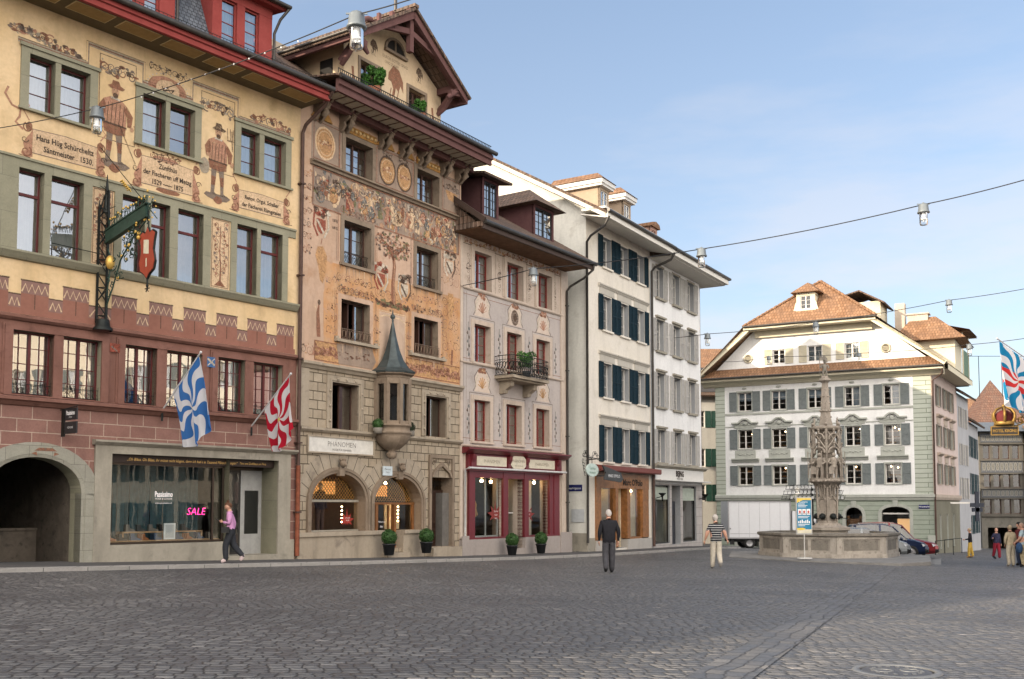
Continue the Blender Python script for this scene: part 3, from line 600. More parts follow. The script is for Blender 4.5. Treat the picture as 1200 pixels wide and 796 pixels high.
for (a, b, c, d) in ((-1.0, -.2, .1, .9), (1.6, 2.4, 2.7, 3.5), (3.1 + .3, 4.0, 4.1, 4.3), (6.39, 6.95, 7.24, 7.78)):
    if a == 3.4: a, b, c, d = 3.0, 3.55, 3.8, 4.28
    if a == 1.6: continue
    L0, R0 = a - .33, d + .5; mb = MB()
    for x0, x1 in ((L0, a), (b, c), (d, R0)): mb.box(x0, x1, -.02, .14, 15.2, 17.3)
    mb.box(a, d, -.015, .14, 15.2, 15.62); mb.box(L0, R0, -.03, .14, 17.05, 17.35); mb.box(L0, L0 + .1, .14, 2.2, 15.2, 17.3); mb.box(R0 - .1, R0, .14, 2.2, 15.2, 17.3)
    mb.cornice(L0 - .25, R0 + .25, [(-.35, 17.3), (-.42, 17.34), (-.42, 17.44), (0, 17.5), (2.3, 17.7), (2.3, 17.6), (0, 17.35)])
    dm = mb.build('dormer', REDP, H1)
    for x0, x1 in ((a, b), (c, d)): window(dm, x0, x1, 15.62, 17.05, .06, REDP, 1, 4, 1, .05, GL, ('full', CURT, 1))
    mb = MB(); roof(mb, [(L0 - .3, -.5, 17.42), (R0 + .3, -.5, 17.42), (R0 + .3, 2.6, 18.4), (L0 - .3, 2.6, 18.4)], .07); mb.build('dormer_roof', TILEB, dm)
    mb = MB(); mb.tube([(L0 - .3, -.55, 17.4), (R0 + .32, -.55, 17.4)], .06, 8); mb.tube([(R0 + .3, -.55, 17.4), (R0 + .1, -.3, 17.0), (R0 + .06, -.06, 16.6), (R0 + .06, -.06, 15.3)], .045, 6); mb.build('dormer_gutter', ZINC, dm)
for a, b in ((1.4, 2.67), (4.78, 6.06)): mb = MB(); mb.poly([(a, -.1, 15.2), (b, -.1, 15.2), (b, .75, 17.35), (a, .75, 17.35)]); mb.build('slate_mansard', SLATE, H1)
mb = MB()
for i in range(120):
    x = -5 + i * .122
    mb.tube([(x, -1.2, 14.95), (x, -1.2, 15.13)], .008, 3, cap=False)
mb.tube([(-5, -1.2, 15.13), (9.5, -1.2, 15.13)], .01, 4); mb.build('snow_guard', STEEL, H1)
# downpipe between houses 1 and 2
mb = MB(); mb.tube([(9.6, -1.42, 14.8), (9.6, -1.1, 14.45), (9.52, -.25, 13.95), (9.5, -.12, 13.7), (9.5, -.12, 2.9)], .06, 8)
mb.tube([(9.5, -.12, 2.9), (9.5, -.12, .05)], .075, 8, 1)
for z in (1.4, 3.6, 6.3, 9., 12.): mb.box(9.41, 9.59, -.21, .0, z, z + .05, 0)
mb.build('downpipe', [ZINC_B, plain('rusty_red_pipe', (.20, .06, .03), .7, 0, .35)], H1)
# ================================================================== HOUSE 2: painted house with oriel and timber gable
w2 = (.5499, .8352)
import math as _m
def dirv(px):
    x = (px - 600) / 1200; y = 1 / math.cos(R(3.8)); l = math.hypot(x, y); return (x / l, y / l)
w2 = dirv(1390)
H2 = thing('guild_house', 'house covered in faded orange frescoes with a carved timber gable and a pointed stone oriel', 'house', (-6.886, 32.588, -1.65), local(*w2), 'painted town houses along the square')
FRES = stucco('faded_fresco_plaster', (.49, .335, .235), (.56, .40, .30), (.42, .255, .16), .35, .45)
FRESO = stucco('orange_fresco_plaster', (.53, .28, .13), (.54, .35, .21), (.42, .28, .21), .6, 1.3)
BSTONE = blocks('beige_ashlar', (.37, .305, .225), (.43, .36, .27), (.075, .06, .04), .42, .30, .014, .9, (.1, 0), .5)
BST2 = stucco('beige_stone_trim', (.35, .295, .225), (.40, .34, .265), (.21, .175, .14), .5)
BRST = stucco('weathered_brown_stone', (.22, .17, .125), (.28, .22, .165), (.15, .115, .085), .4)
PURP = stucco('purple_brown_timber', (.115, .06, .056), (.145, .075, .07), None, .2, 2)
GABP = stucco('cream_gable_plaster', (.56, .43, .28), (.62, .49, .34), None, .3, .6)
WOODB = plain('dark_brown_window_wood', (.07, .035, .025), .5)
def m2(z, u): return 0 if z > 6.25 else 1
h2 = [(2.13, 3.52, 13.1, 14.28), (6.04, 7.4, 13.1, 14.28), (2.1, 3.48, 9.9, 11.38), (6.04, 7.35, 9.85, 11.33), (2.03, 3.48, 7.26, 8.66), (5.95, 7.4, 7.27, 8.66),
      (1.58, 2.9, 4.22, 5.77), (6.62, 7.91, 4.26, 5.77)]
arch = [(.68, 3.3, .8, 2.74, .5, 1.8, 0), (3.76, 6.38, .15, 2.7, .5, 1.74, 0)]
wm = wall(0, 8.85, -.5, 15.5, h2 + arch + [(6.97, 8.26, .12, 2.73, .5)], m2, (6.25,), (), 0, .36, 2)
wm.build('wall', [FRES, BSTONE, BRST], H2)
shell(H2, 0, 8.85, -.5, 15.4, 9, WARMI, floors=(3.4, 6.3, 9.4, 12.6, 15.2))
mb = MB()
mb.cornice(.45, 8.87, [(.02, 12.86), (-.08, 12.88), (-.1, 12.95), (-.19, 12.98), (-.19, 13.03), (.02, 13.06)])
for a, b, c, d in h2[:2]: surround(mb, a, b, c, d, .17, -.035, bot=0)
for a, b, c, d in h2[2:4]: surround(mb, a, b, c, d, .17, -.035, bot=.0); mb.box(a - .2, b + .2, -.1, .02, c - .1, c - .002)
mb.build('window_stone', BRST, H2)
mb = MB()
for a, b, c, d in h2[4:6]: mb.box(a - .35, b + .35, -.16, .02, c - .1, c - .002); mb.box(a - .33, a - .2, -.1, .02, c, c + .08); mb.box(b + .2, b + .33, -.1, .02, c, c + .08)
mb.cornice(.1, 8.87, [(.02, 6.1), (-.07, 6.12), (-.13, 6.2), (-.2, 6.25), (-.2, 6.33), (.02, 6.36)])
mb.cornice(.1, 8.87, [(.02, 4.04), (-.07, 4.06), (-.14, 4.13), (-.14, 4.2), (.02, 4.22)])
for a, b, c, d in h2[6:]:
    surround(mb, a, b, c, d, .24, -.06, bot=0, top=.22); surround(mb, a - .05, b + .05, c, d + .05, .06, -.09, bot=0, yb=-.06)
    for s in (a - .12, b + .12):
        for k in range(3): mb.ball((s, -.08, c + .25 + .5 * k), .05, 0, 8)
    for k in range(3): mb.ball((a + (b - a) * (k + .5) / 3, -.08, d + .12), .05, 0, 8)
mb.box(-.02, .5, -.055, .02, 4.22, 6.1); mb.box(.13, .5, -.05, .02, -.4, .1)
mb.box(.03, 3.75, -.09, .02, -.5, .66); mb.box(.03, 4.2, -.16, .02, .66, .8); mb.box(3.75, 4.2, -.09, .5, -.5, .66); mb.box(5.3, 6.5, -.09, .5, -.5, .66); mb.box(5.3, 6.55, -.16, .5, .66, .78)
mb.box(4.15, 5.35, -.35, .9, -.5, .0); mb.box(6.8, 8.6, -.3, .6, -.5, .1)
mb.build('stone_trim', BST2, H2)
mb = MB()   # arch mouldings and voussoir grooves
for (a, b, zs, zt) in ((.68, 3.3, 1.8, 2.74), (3.76, 6.38, 1.74, 2.7)):
    Pi = arcpts(a, b, zs, zt, 18); P1 = arcpts(a - .1, b + .1, zs, zt + .1, 18); P2 = arcpts(a - .2, b + .2, zs, zt + .2, 18)
    for (A_, B_, y0) in ((Pi, P1, -.06), (P1, P2, -.1)):
        for k in range(18):
            q = [(A_[k][0], A_[k][1]), (A_[k + 1][0], A_[k + 1][1]), (B_[k + 1][0], B_[k + 1][1]), (B_[k][0], B_[k][1])]
            mb.hexa([(p[0], y0, p[1]) for p in q], [(p[0], .02, p[1]) for p in q])
        for s, e in ((A_[0][0], B_[0][0]), (A_[-1][0], B_[-1][0])): mb.box(min(s, e), max(s, e), y0, .02, .8, zs)
mb.build('arch_moulding', BRST, H2)
pt = Paint(-.002); VZ = 3.36
for (a, b, zs, zt) in ((.68, 3.3, 1.8, 2.74), (3.76, 6.38, 1.74, 2.7)):
    c = (a + b) / 2
    for k in range(26):
        q = []
        for t, f_ in ((PI * k / 26, 0), (PI * (k + 1) / 26, 0), (PI * (k + 1) / 26, 1), (PI * k / 26, 1)):
            x0, z0 = c + ((b - a) / 2 + .19) * math.cos(t), zs + (zt - zs + .19) * math.sin(t)
            q.append((max(.06, min(6.8, x0 + f_ * .42 * math.cos(t))) if a < 3 or True else 0, min(VZ, z0 + f_ * .6 * math.sin(t))))
        q = [(min(x_, 3.52) if a < 3 else max(x_, 3.54), z_) for x_, z_ in q]; pt.P(q, 1)
for (a, b, zs, zt) in ((.68, 3.3, 1.8, 2.74), (3.76, 6.38, 1.74, 2.7)):
    c = (a + b) / 2
    for k in range(13):
        t = PI * (k + .5) / 13; x0, z0 = c + ((b - a) / 2 + .2) * math.cos(t), zs + (zt - zs + .2) * math.sin(t); L_ = .45 if abs(math.cos(t)) < .8 else .3
        x1, z1 = x0 + L_ * math.cos(t) * 1.1, z0 + (.55 if z0 + .55 * math.sin(t) < 3.34 else (3.34 - z0) / max(.3, math.sin(t))) * math.sin(t)
        pt.line([(x0, z0), (x1, min(z1, 3.34))], .024, 0, 1)
pt.build('voussoir_joint', [plain('joint_dark', (.07, .055, .04), .9), BST2], H2)
def lionhead(x, z, nm):
    mb = MB(); mb.box(x - .12, x + .12, -.16, .0, z - .3, z - .02); mb.ball((x, -.2, z + .12), .12, 0, 10, 1.2); mb.ball((x, -.31, z + .07), .055, 0, 8); mb.ball((x - .1, -.17, z + .24), .045, 0, 8); mb.ball((x + .1, -.17, z + .24), .045, 0, 8); mb.ball((x, -.22, z + .24), .1, 0, 8, .5)
    mb.build(nm, BRST, H2)
lionhead(1.99, 2.95, 'carved_head'); lionhead(5.07, 2.9, 'carved_head')
# shop window, shop door, house door
WOODO = plain('brown_shop_wood', (.20, .085, .03), .45, 0, .25); LATT = plain('gilt_fanlight_lattice', (.55, .28, .08), .45, .2, .3)
mb = MB(); mb.box(.68, 3.3, .28, .36, 1.78, 1.86); mb.box(.68, 3.3, .28, .36, .8, .85)
w_ = mb.build('shop_window', GREYST2, H2)
P = arcpts(.68, 3.3, 1.8, 2.74, 16); mb = MB()
mb.poly([(.7, .32, .85), (3.28, .32, .85), (3.28, .32, 1.8), *[(p[0], .32, p[1]) for p in reversed(P)][1:-1], (.7, .32, 1.8)]); mb.build('pane', GLS, w_)
def lattice(c, zs, r, h, nm, par):
    mb = MB()
    for i in range(-9, 10):
        for s in (-1, 1):
            pts = []
            for k in range(13):
                x = c + i * .14 + s * k * .09; z = zs + .03 + k * .09
                if ((x - c) / r) ** 2 + ((z - zs) / h) ** 2 < .93: pts.append((x, .4, z))
            if len(pts) > 1: mb.tube(pts, .013, 4)
    mb.build(nm, LATT, par)
lattice(1.99, 1.85, 1.28, .86, 'fanlight', w_)
mb = MB(); mb.box(3.76, 6.38, .28, .36, 1.7, 1.78)
mb.box(4.22, 4.36, .3, .4, 0, 1.7); mb.box(5.2, 5.32, .26, .42, 0, 1.7); mb.box(6.28, 6.38, .3, .38, .78, 1.7); mb.box(4.36, 5.2, .5, .54, 0, .35)
for x in (4.36, 5.12): mb.box(x, x + .08, .5, .54, .35, 1.68)
w_ = mb.build('shop_door', WOODO, H2)
P = arcpts(3.76, 6.38, 1.74, 2.7, 16); mb = MB()
mb.poly([(3.78, .33, .8), (4.22, .33, .8), (4.22, .33, 1.7), (3.78, .33, 1.7)]); mb.poly([(5.32, .33, .78), (6.3, .33, .78), (6.3, .33, 1.7), (5.32, .33, 1.7)]); mb.poly([(4.44, .52, .35), (5.12, .52, .35), (5.12, .52, 1.68), (4.44, .52, 1.68)])
mb.poly([(3.8, .32, 1.78), (6.36, .32, 1.78), *[(p[0], .32, p[1]) for p in reversed(P)][1:-1]]); mb.build('pane', GLS, w_)
lattice(5.07, 1.78, 1.28, .88, 'fanlight', w_)
mb = MB(); mb.text('Phänomen', .1, 4.78, .5, 1.05); mb.text('PH', .14, 4.78, .5, .85); mb.build('window_lettering', WHT, w_)
LAMPC = emis('warm_shop_bulb', (1, .62, .28), 14); HOTL = emis('warm_fanlight_glow', (1, .42, .12), .3)
mb = MB()
for x in (2.75, 5.75):
    for k in range(5): mb.ball((x, .55, 1.62 - .13 * k), .028, 0, 8)
mb.build('bulb_string', LAMPC, H2)
mb = MB()
for x in (1.2, 2.1, 4.2, 5.0, 5.8): mb.ball((x, 1.2, 2.5), .06, 0, 8)
mb.build('ceiling_and_fill_lamp', LAMPC, H2)
mb = MB(); mb.box(1.1, 2.9, 1.0, 1.05, 2.05, 2.5); mb.box(4.2, 5.9, 1.2, 1.25, 2.0, 2.4); mb.build('fanlight_glow_panel', HOTL, H2)  # upright glowing panels added behind the fanlights to give their orange glow
mb = MB(); mb.box(.3, 3.5, 2.4, 2.45, .0, 2.9); mb.box(3.6, 6.8, 2.8, 2.85, 0, 2.9); mb.build('shop_back_wall', plain('warm_shop_wall', (.10, .065, .04), .8), H2)
mb = MB(); mb.box(5.4, 6.25, .9, .93, .8, 1.7); mb.build('lit_panel', plain('cream_display_panel', (.7, .55, .35), .7), H2)
pt = Paint(.31)
def leaf(pt, u, z, r, m, l=0):
    pts = []
    for k, q in enumerate([0, .45, .25, .8, .45, 1., .5, .9, .35, 1.15, .35, .9, .5, 1., .45, .8, .25, .45]):
        a = -PI / 2 + 2 * PI * k / 18; pts.append((u + r * q * math.cos(a), z + r * max(q, .2) * math.sin(a)))
    pt.P(pts, m, l)
leaf(pt, 2.75, 1.15, .38, 0); pt.text('20% AUF', .06, 2.78, .303, 1.22, 1); pt.text('ALLES', .06, 2.78, .303, 1.14, 1); pt.build('leaf_sticker', [plain('red_leaf_sticker', (.32, .04, .03), .6), WHT], H2)
DOORW = plain('carved_brown_door', (.035, .018, .012), .5, 0, .3, .3, 9, .4)
mb = MB(); mb.box(6.97, 7.85, .42, .5, .12, 2.15); mb.box(6.97, 8.26, .4, .48, 2.15, 2.25)
for (a, b, c, d) in ((7.08, 7.74, .22, .7), (7.08, 7.74, .8, 1.0)): surround(mb, a, b, c, d, .04, .39, yb=.43); mb.box(a + .06, b - .06, .4, .43, c + .06, d - .06)
d_ = mb.build('house_door', DOORW, H2)
mb = MB()
for k in range(8): mb.tube([(7.35 + .17 * math.cos(t) * (1 - .5 * (k % 2)), .4, 1.42 + .34 * math.sin(t) * (.4 + .6 * ((k + 1) % 2)) + .03 * k - .1) for t in [PI * 2 * j / 10 for j in range(11)]], .012, 4)
mb.build('door_grille', plain('pale_door_ornament', (.5, .5, .48), .6), d_)
mb = MB()
for k in range(7): mb.tube([(7.0 + .2 * k, .44, 2.26), (7.0 + .2 * k, .44, 2.72)], .012, 4); mb.tube([(7.0 + .2 * k + .08 * math.cos(t), .44, 2.5 + .1 * math.sin(t)) for t in [PI * 2 * j / 8 for j in range(9)]], .01, 4)
mb.build('transom_grille', STEEL, d_)
mb = MB(); mb.box(7.85, 8.26, .1, .5, .12, 2.15); mb.build('door_jamb_stone', stucco('dark_jamb_stone', (.13, .12, .11), (.17, .16, .145), None, .3, 2), H2)
mb = MB(); surround(mb, 6.97, 8.26, .1, 3.45, .13, -.08, bot=0, top=.12)
def ogee(a, b, zs, zt, n=16):
    c = (a + b) / 2; P = []
    for i in range(n + 1):
        t = -1 + 2 * i / n; s = abs(t); z = math.sqrt(max(0, 1 - (s) ** 2)) * .62 + (.38 * (1 - s) ** 2.2); P.append((c + (b - a) / 2 * t, zs + (zt - zs) * z))
    return P
Pa, Pb = ogee(6.99, 8.24, 2.72, 3.32), ogee(7.09, 8.14, 2.74, 3.16)
for k in range(16): q = [Pa[k], Pa[k + 1], Pb[k + 1], Pb[k]]; mb.hexa([(p[0], -.1, p[1]) for p in q], [(p[0], .02, p[1]) for p in q])
for s in (7.12, 8.1): mb.tube([(s + .08 * math.cos(t), -.03, 3.3 + .08 * math.sin(t)) for t in [PI * 2 * j / 8 for j in range(9)]], .018, 5); mb.tube([(s + (.16 if s < 7.6 else -.16) + .05 * math.cos(t), -.03, 3.36 + .05 * math.sin(t)) for t in [PI * 2 * j / 8 for j in range(9)]], .014, 5)
mb.build('ogee_door_frame', BRST, H2)
# sign board and small panel
mb = MB(); mb.box(.5, 3.64, -.06, .0, 3.42, 3.9); surround(mb, .5, 3.64, 3.42, 3.9, .05, -.09, 1)
sgn = mb.build('shop_sign', [plain('white_sign_board', (.62, .60, .55), .6), BST2], H2)
mb = MB(); mb.text('PHÄNOMEN', .24, 2.07, -.064, 3.62, 0, 0, 1.05, -.004); mb.text('MODE FÜR MÄNNER', .1, 2.07, -.064, 3.48); mb.build('lettering', P_BLK, sgn)
mb = MB(); mb.box(4.13, 4.62, -.12, -.08, 2.72, 3.05); mb.box(4.2, 4.55, -.08, 0, 2.85, 2.95); b_ = mb.build('small_sign', plain('pale_blue_sign', (.55, .62, .65), .5), H2)
mb = MB(); mb.text('Phänomen', .08, 4.37, -.124, 2.92); mb.text('Männer', .06, 4.37, -.124, 2.82); mb.build('lettering', ZINC, b_)
# windows
SHIN = ('full', CURT, 1)
window(H2, 2.13, 3.52, 13.1, 14.28, .3, WOODB, 4, 3, 2, .05, GL, ('low', CURT, .55)); window(H2, 6.04, 7.4, 13.1, 14.28, .3, WOODB, 4, 3, 2, .05, GL, ('low', CURT, .55))
for a, b, c, d in h2[2:4]:
    window(H2, a, b, c, d, .3, WOODB, 2, 3, 2, .06, GL, ('full', CURT, 1)); g = MB(); g.tube([(a, .12, c + .45), (b, .12, c + .45)], .012, 4)
    for k in range(5):
        x = a + (b - a) * (k + .5) / 5; g.tube([(x + .11 * math.cos(t), .12, c + .24 + .17 * math.sin(t)) for t in [PI * 2 * j / 10 for j in range(11)]], .01, 4); g.tube([(x + .05 * math.cos(t), .12, c + .24 + .08 * math.sin(t)) for t in [PI * 2 * j / 8 for j in range(9)]], .008, 4)
    g.tube([(a, .12, c + .04), (b, .12, c + .04)], .01, 4); g.build('window_grille', STEEL, H2)
for a, b, c, d in h2[4:6]:   # open dark windows with one leaf swung in
    mb = MB(); surround(mb, a + .05, b - .05, c + .05, d - .05, .05, .28, yb=.34); mb.box((a + b) / 2 - .1, (a + b) / 2 - .05, .3, .9, c, d); mb.box((a + b) / 2 + .2, (a + b) / 2 + .26, .3, .36, c, d)
    w_ = mb.build('window', WOODB, H2)
    mb = MB(); mb.poly([((a + b) / 2 + .26, .33, c + .05), (b - .05, .33, c + .05), (b - .05, .33, d - .05), ((a + b) / 2 + .26, .33, d - .05)]); mb.build('pane', GL, w_)
    g = MB(); g.tube([(a, -.05, c + .38), (b, -.05, c + .38)], .014, 4); g.tube([(a, -.05, c + .05), (b, -.05, c + .05)], .012, 4)
    for k in range(8): x = a + (b - a) * (k + .5) / 8; g.tube([(x + .07 * math.cos(t), -.05, c + .21 + .13 * math.sin(t)) for t in [PI * 2 * j / 8 for j in range(9)]], .01, 4)
    for k in range(9): x = a + (b - a) * k / 8; g.tube([(x, -.05, c), (x, -.05, c + .38)], .009, 4)
    g.build('window_railing', plain('pale_brown_railing', (.2, .14, .1), .6, .2), H2)
for a, b, c, d in h2[6:]:
    mb = MB(); surround(mb, a + .04, b - .04, c + .04, d - .04, .04, .3, yb=.35); mb.box((a + b) / 2 + .02, (a + b) / 2 + .07, .3, .36, c, d); w_ = mb.build('window', WOODB, H2)
    mb = MB(); mb.poly([((a + b) / 2 + .05, .33, c + .05), (b - .05, .33, c + .05), (b - .05, .33, d - .05), ((a + b) / 2 + .05, .33, d - .05)]); mb.build('pane', GL, w_)
# oriel
ox, oy = 4.36, -.3
mb = MB(); N8 = 8; rt = PI / 8
mb.lathe([(.07, 3.3), (.16, 3.36), (.2, 3.5), (.12, 3.58), (.3, 3.66), (.55, 3.86), (.66, 4.08), (.66, 4.16), (.70, 4.18), (.70, 4.24), (.64, 4.26), (.64, 4.42), (.70, 4.44), (.70, 4.5), (.0, 4.5)], (ox, oy, 0), 16, 0)
for k in range(8):
    a = 2 * PI * k / 8 + rt; x, y = ox + .6 * math.cos(a), oy + .6 * math.sin(a); b_ = a + 2 * PI / 8; x2, y2 = ox + .6 * math.cos(b_), oy + .6 * math.sin(b_)
    mb.beam((x, y, 4.5), (x, y, 6.1), .15, .15)
    for z0, z1 in ((4.5, 4.62), (5.92, 6.12)): mb.beam((x, y, (z0 + z1) / 2), (x2, y2, (z0 + z1) / 2), .12, z1 - z0)
mb.lathe([(.62, 6.1), (.66, 6.14), (.66, 6.2), (.8, 6.26), (.8, 6.3), (0, 6.3)], (ox, oy, 0), 8, 0, rot=rt, smooth=False)
orl = mb.build('oriel', BRST, H2)
mb = MB(); mb.lathe([(.57, 4.6), (.57, 5.94)], (ox, oy, 0), 8, 0, rot=rt, smooth=False); mb.build('pane', glass('oriel_glass', (.6, .6, .6), .04, .02, .2, .6), orl)
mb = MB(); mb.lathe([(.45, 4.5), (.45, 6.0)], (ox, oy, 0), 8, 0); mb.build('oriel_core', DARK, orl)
COPP = plain('dark_patinated_copper', (.055, .07, .072), .5, .35, .35, .4, 3)
mb = MB(); mb.lathe([(.83, 6.3), (.85, 6.36), (.62, 6.5), (.42, 6.78), (.27, 7.15), (.15, 7.6), (.07, 8.0), (.03, 8.2)], (ox, oy, 0), 8, 0, rot=rt, smooth=False); mb.lathe([(.03, 8.18), (.05, 8.22), (.03, 8.26), (.09, 8.33), (.09, 8.39), (.03, 8.46), (.015, 8.6), (0, 8.62)], (ox, oy, 0), 10); mb.build('oriel_roof', COPP, orl)
# frescoes
pt = Paint(-.004); Fm = [P_STON, P_GREY, P_RED, P_ORA, P_CREAM, P_FLESH, P_BLK, P_VERM, P_BLUE, P_WHT, P_GRN, P_DK, P_PINK]
GRYP = stucco('grey_brown_fresco_ground', (.28, .21, .165), (.34, .26, .20), (.22, .17, .14), .4, 1.6); Fm += [GRYP, FRESO]
def holeR(u0, u1, z0, z1, m, l=0):
    """painted field that leaves the window openings free"""
    us = sorted({u0, u1, *[x for h in h2 for x in (h[0] - .17, h[1] + .17) if u0 < x < u1]}); zs = sorted({z0, z1, *[x for h in h2 for x in (h[2], h[3] + .17) if z0 < x < z1]})
    for a, b in zip(us, us[1:]):
        for c, d in zip(zs, zs[1:]):
            if any(h[0] - .17 < (a + b) / 2 < h[1] + .17 and h[2] < (c + d) / 2 < h[3] + .17 for h in h2): continue
            pt.R(a, b, c, d, m, l)
holeR(.5, 8.8, 13.06, 14.5, 13); pt.R(.57, 8.7, 11.56, 12.86, 13); holeR(1.2, 8.8, 6.36, 9.8, 14)
rr = random.Random(21)
# great frieze: crowded procession of figures between scrolls
for k in range(230):
    u = rr.uniform(.65, 8.6); z = rr.uniform(11.62, 12.8); t = (u - .6) / 8; mid = 1.2 < u < 8
    m = rr.choice((1, 8, 10, 11, 13, 4) if u < 2.2 else ((3, 4, 5, 12, 2, 1, 10) if u < 4.2 else (7, 3, 2, 12, 8, 5, 4, 9, 10)))
    pt.E(u, z, rr.uniform(.03, .13), rr.uniform(.04, .17), m, 1 + k % 3, 8, .7, k)
for k in range(17):
    u = 1.3 + k * .42 + rr.uniform(-.2, .2); z = 11.62 + rr.uniform(0, .3); i0 = len(pt.v); h = rr.uniform(.75, 1.0); c = rr.choice((7, 3, 2, 8, 12, 10, 4)) if u > 2 else rr.choice((3, 4, 1))
    pt.P([(u - .14, z), (u + .13, z), (u + .1, z + h * .5), (u + .15, z + h * .72), (u, z + h * .8), (u - .15, z + h * .7), (u - .08, z + h * .5)], c, 4)
    pt.E(u, z + h * .88, .055, .075, 5, 5, 9); pt.E(u, z + h * .95, .075, .04, rr.choice((11, 7, 9)), 6, 8, .3, k)
    pt.line([(u + .12, z + h * .7), (u + .28, z + h * rr.uniform(.4, .9))], .05, c, 5); pt.line([(u - .12, z + h * .7), (u - .25, z + h * rr.uniform(.3, .7))], .05, 5, 5)
    pt.line([(u + rr.uniform(-.1, .1), z), (u + rr.uniform(-.4, .4), 12.8)], .022, rr.choice((11, 4, 1)), 6)
    th = rr.uniform(-.55, .55); pt.v[i0:] = [(u + (x - u) * math.cos(th) - (z_ - 12.2) * math.sin(th) * .8, y, 12.2 + (x - u) * math.sin(th) * .8 + (z_ - 12.2) * math.cos(th) * .85) for x, y, z_ in pt.v[i0:]]
for k in range(90):
    u = rr.uniform(.7, 8.55); z = rr.uniform(11.65, 12.78); pt.E(u, z, rr.uniform(.02, .07), rr.uniform(.02, .09), rr.choice((1, 2, 3, 5, 12, 13, 4, 13, 11)), 7, 7, .8, k)
pt.leafy(.7, 2.4, 11.65, 12.8, 6, 31, (11, 8, 1, 10), .05, 7); pt.leafy(7.7, 8.65, 11.65, 12.8, 4, 32, (8, 11, 4), .05, 7); pt.leafy(2.5, 8, 12.4, 12.82, 16, 33, (1, 11, 4, 8), .03, 7)
pt.frame(.57, 8.7, 11.52, 12.86, .04, 2, 9)
for k in range(26):
    u = 1.0 + 7.3 * rr.random(); z = rr.uniform(11.85, 12.6); r_ = rr.uniform(.14, .3); m = rr.choice((3, 5, 12, 2, 7, 3, 4, 8))
    pt.E(u, z, r_ * .7, r_, m, 8, 14, .35, k); pt.spiral(u, z, r_ * .9, 1.3, .03, rr.choice((11, 1, 2)), 9, rr.uniform(0, 6), rr.choice((-1, 1)))
    for j in range(4): a = rr.uniform(0, 6.3); pt.line([(u + r_ * .2 * math.cos(a), z + r_ * .2 * math.sin(a)), (u + r_ * .9 * math.cos(a + .3), z + r_ * .9 * math.sin(a + .3))], .022, rr.choice((11, 4, 9)), 10)
for k in range(9): pt.spiral(rr.choice((rr.uniform(.8, 2.2), rr.uniform(7.7, 8.5))), rr.uniform(11.8, 12.6), rr.uniform(.15, .26), 1.6, .05, rr.choice((11, 8, 1)), 10, rr.uniform(0, 6), rr.choice((-1, 1)))
# medallions under the eaves
for (u, z, a, b, m) in ((1.15, 13.75, .42, .5, 3), (4.35, 13.72, .4, .48, 3), (5.3, 13.72, .38, .48, 3)):
    pt.E(u, z, a + .07, b + .07, 11 if u > 2 else 4, 1, 26, .06, 5); pt.E(u, z, a, b, m, 2, 22); pt.E(u, z, a * .86, b * .86, 4, 3, 22); pt.E(u, z, a * .8, b * .8, m, 4, 20); pt.leafy(u - a * .6, u + a * .6, z - b * .5, z + b * .5, 4, int(u * 9), (2, 12, 4), .03, 5)
    if u > 2: pt.leafy(u - .25, u + .25, z + b * .9, z + b * 1.35, 3, int(u * 7), (11, 1), .03, 5)
for (a, b) in ((.6, 1.85), (3.72, 5.85), (7.6, 8.75)): pt.frame(a, b, 13.12, 14.42, .03, 2, 1)
pt.leafy(7.7, 8.7, 13.9, 14.3, 5, 41, (11, 1), .035, 1); pt.P([(7.8, 13.95), (8.6, 13.9), (8.4, 13.55), (8.0, 13.6)], 3, 1)
# genealogical tree with shields
pt.line([(4.75, 8.9), (4.7, 9.6), (4.78, 10.3), (4.72, 10.7)], [.24, .2, .17, .15], 2, 2); pt.line([(4.78, 8.9), (4.75, 9.8), (4.8, 10.6)], .05, 5, 3)
for s in (-1, 1):
    for k in range(4): pt.line([(4.74, 10.5 + k * .12), (4.74 + s * (.3 + .12 * k), 10.85 + k * .1), (4.74 + s * (.55 + .1 * k), 11.0 + .1 * k)], [.09, .06, .03], 2, 2)
for k in range(150):
    a = rr.uniform(0, 2 * PI); q = rr.random() ** .5; pt.E(4.72 + 1.0 * q * math.cos(a), 11.02 + .5 * q * math.sin(a), rr.uniform(.03, .075), rr.uniform(.03, .06), rr.choice((2, 1, 10, 11, 12)), 3 + k % 2, 7, .6, k)
pt.leafy(3.8, 5.65, 8.72, 9.02, 12, 44, (2, 11, 10), .05, 1); pt.E(4.7, 8.85, .7, .1, 2, 1, 16, .3)
for (u, z, m, n_) in ((4.05, 9.65, 7, 9), (5.35, 9.5, 9, 11), (1.0, 10.9, 7, 9), (8.1, 10.9, 9, 11)):
    pt.shield(u, z, .42, .5, m, 4); pt.line([(u - .2, z + .2), (u + .12, z - .2)], .09, n_, 5); pt.leafy(u - .3, u + .3, z + .22, z + .72, 3, int(u * 5), (m, n_, 11), .07, 4)
    pt.line([(u - .3, z + .6), (u - .36, z), (u - .15, z - .35)], .08, m, 3); pt.line([(u + .3, z + .6), (u + .36, z), (u + .15, z - .35)], .08, n_, 3)
pt.text('1870', .14, 1.65, pt.y - .01, 11.2, 6); pt.text('1875', .14, 1.65, pt.y - .01, 10.95, 6)
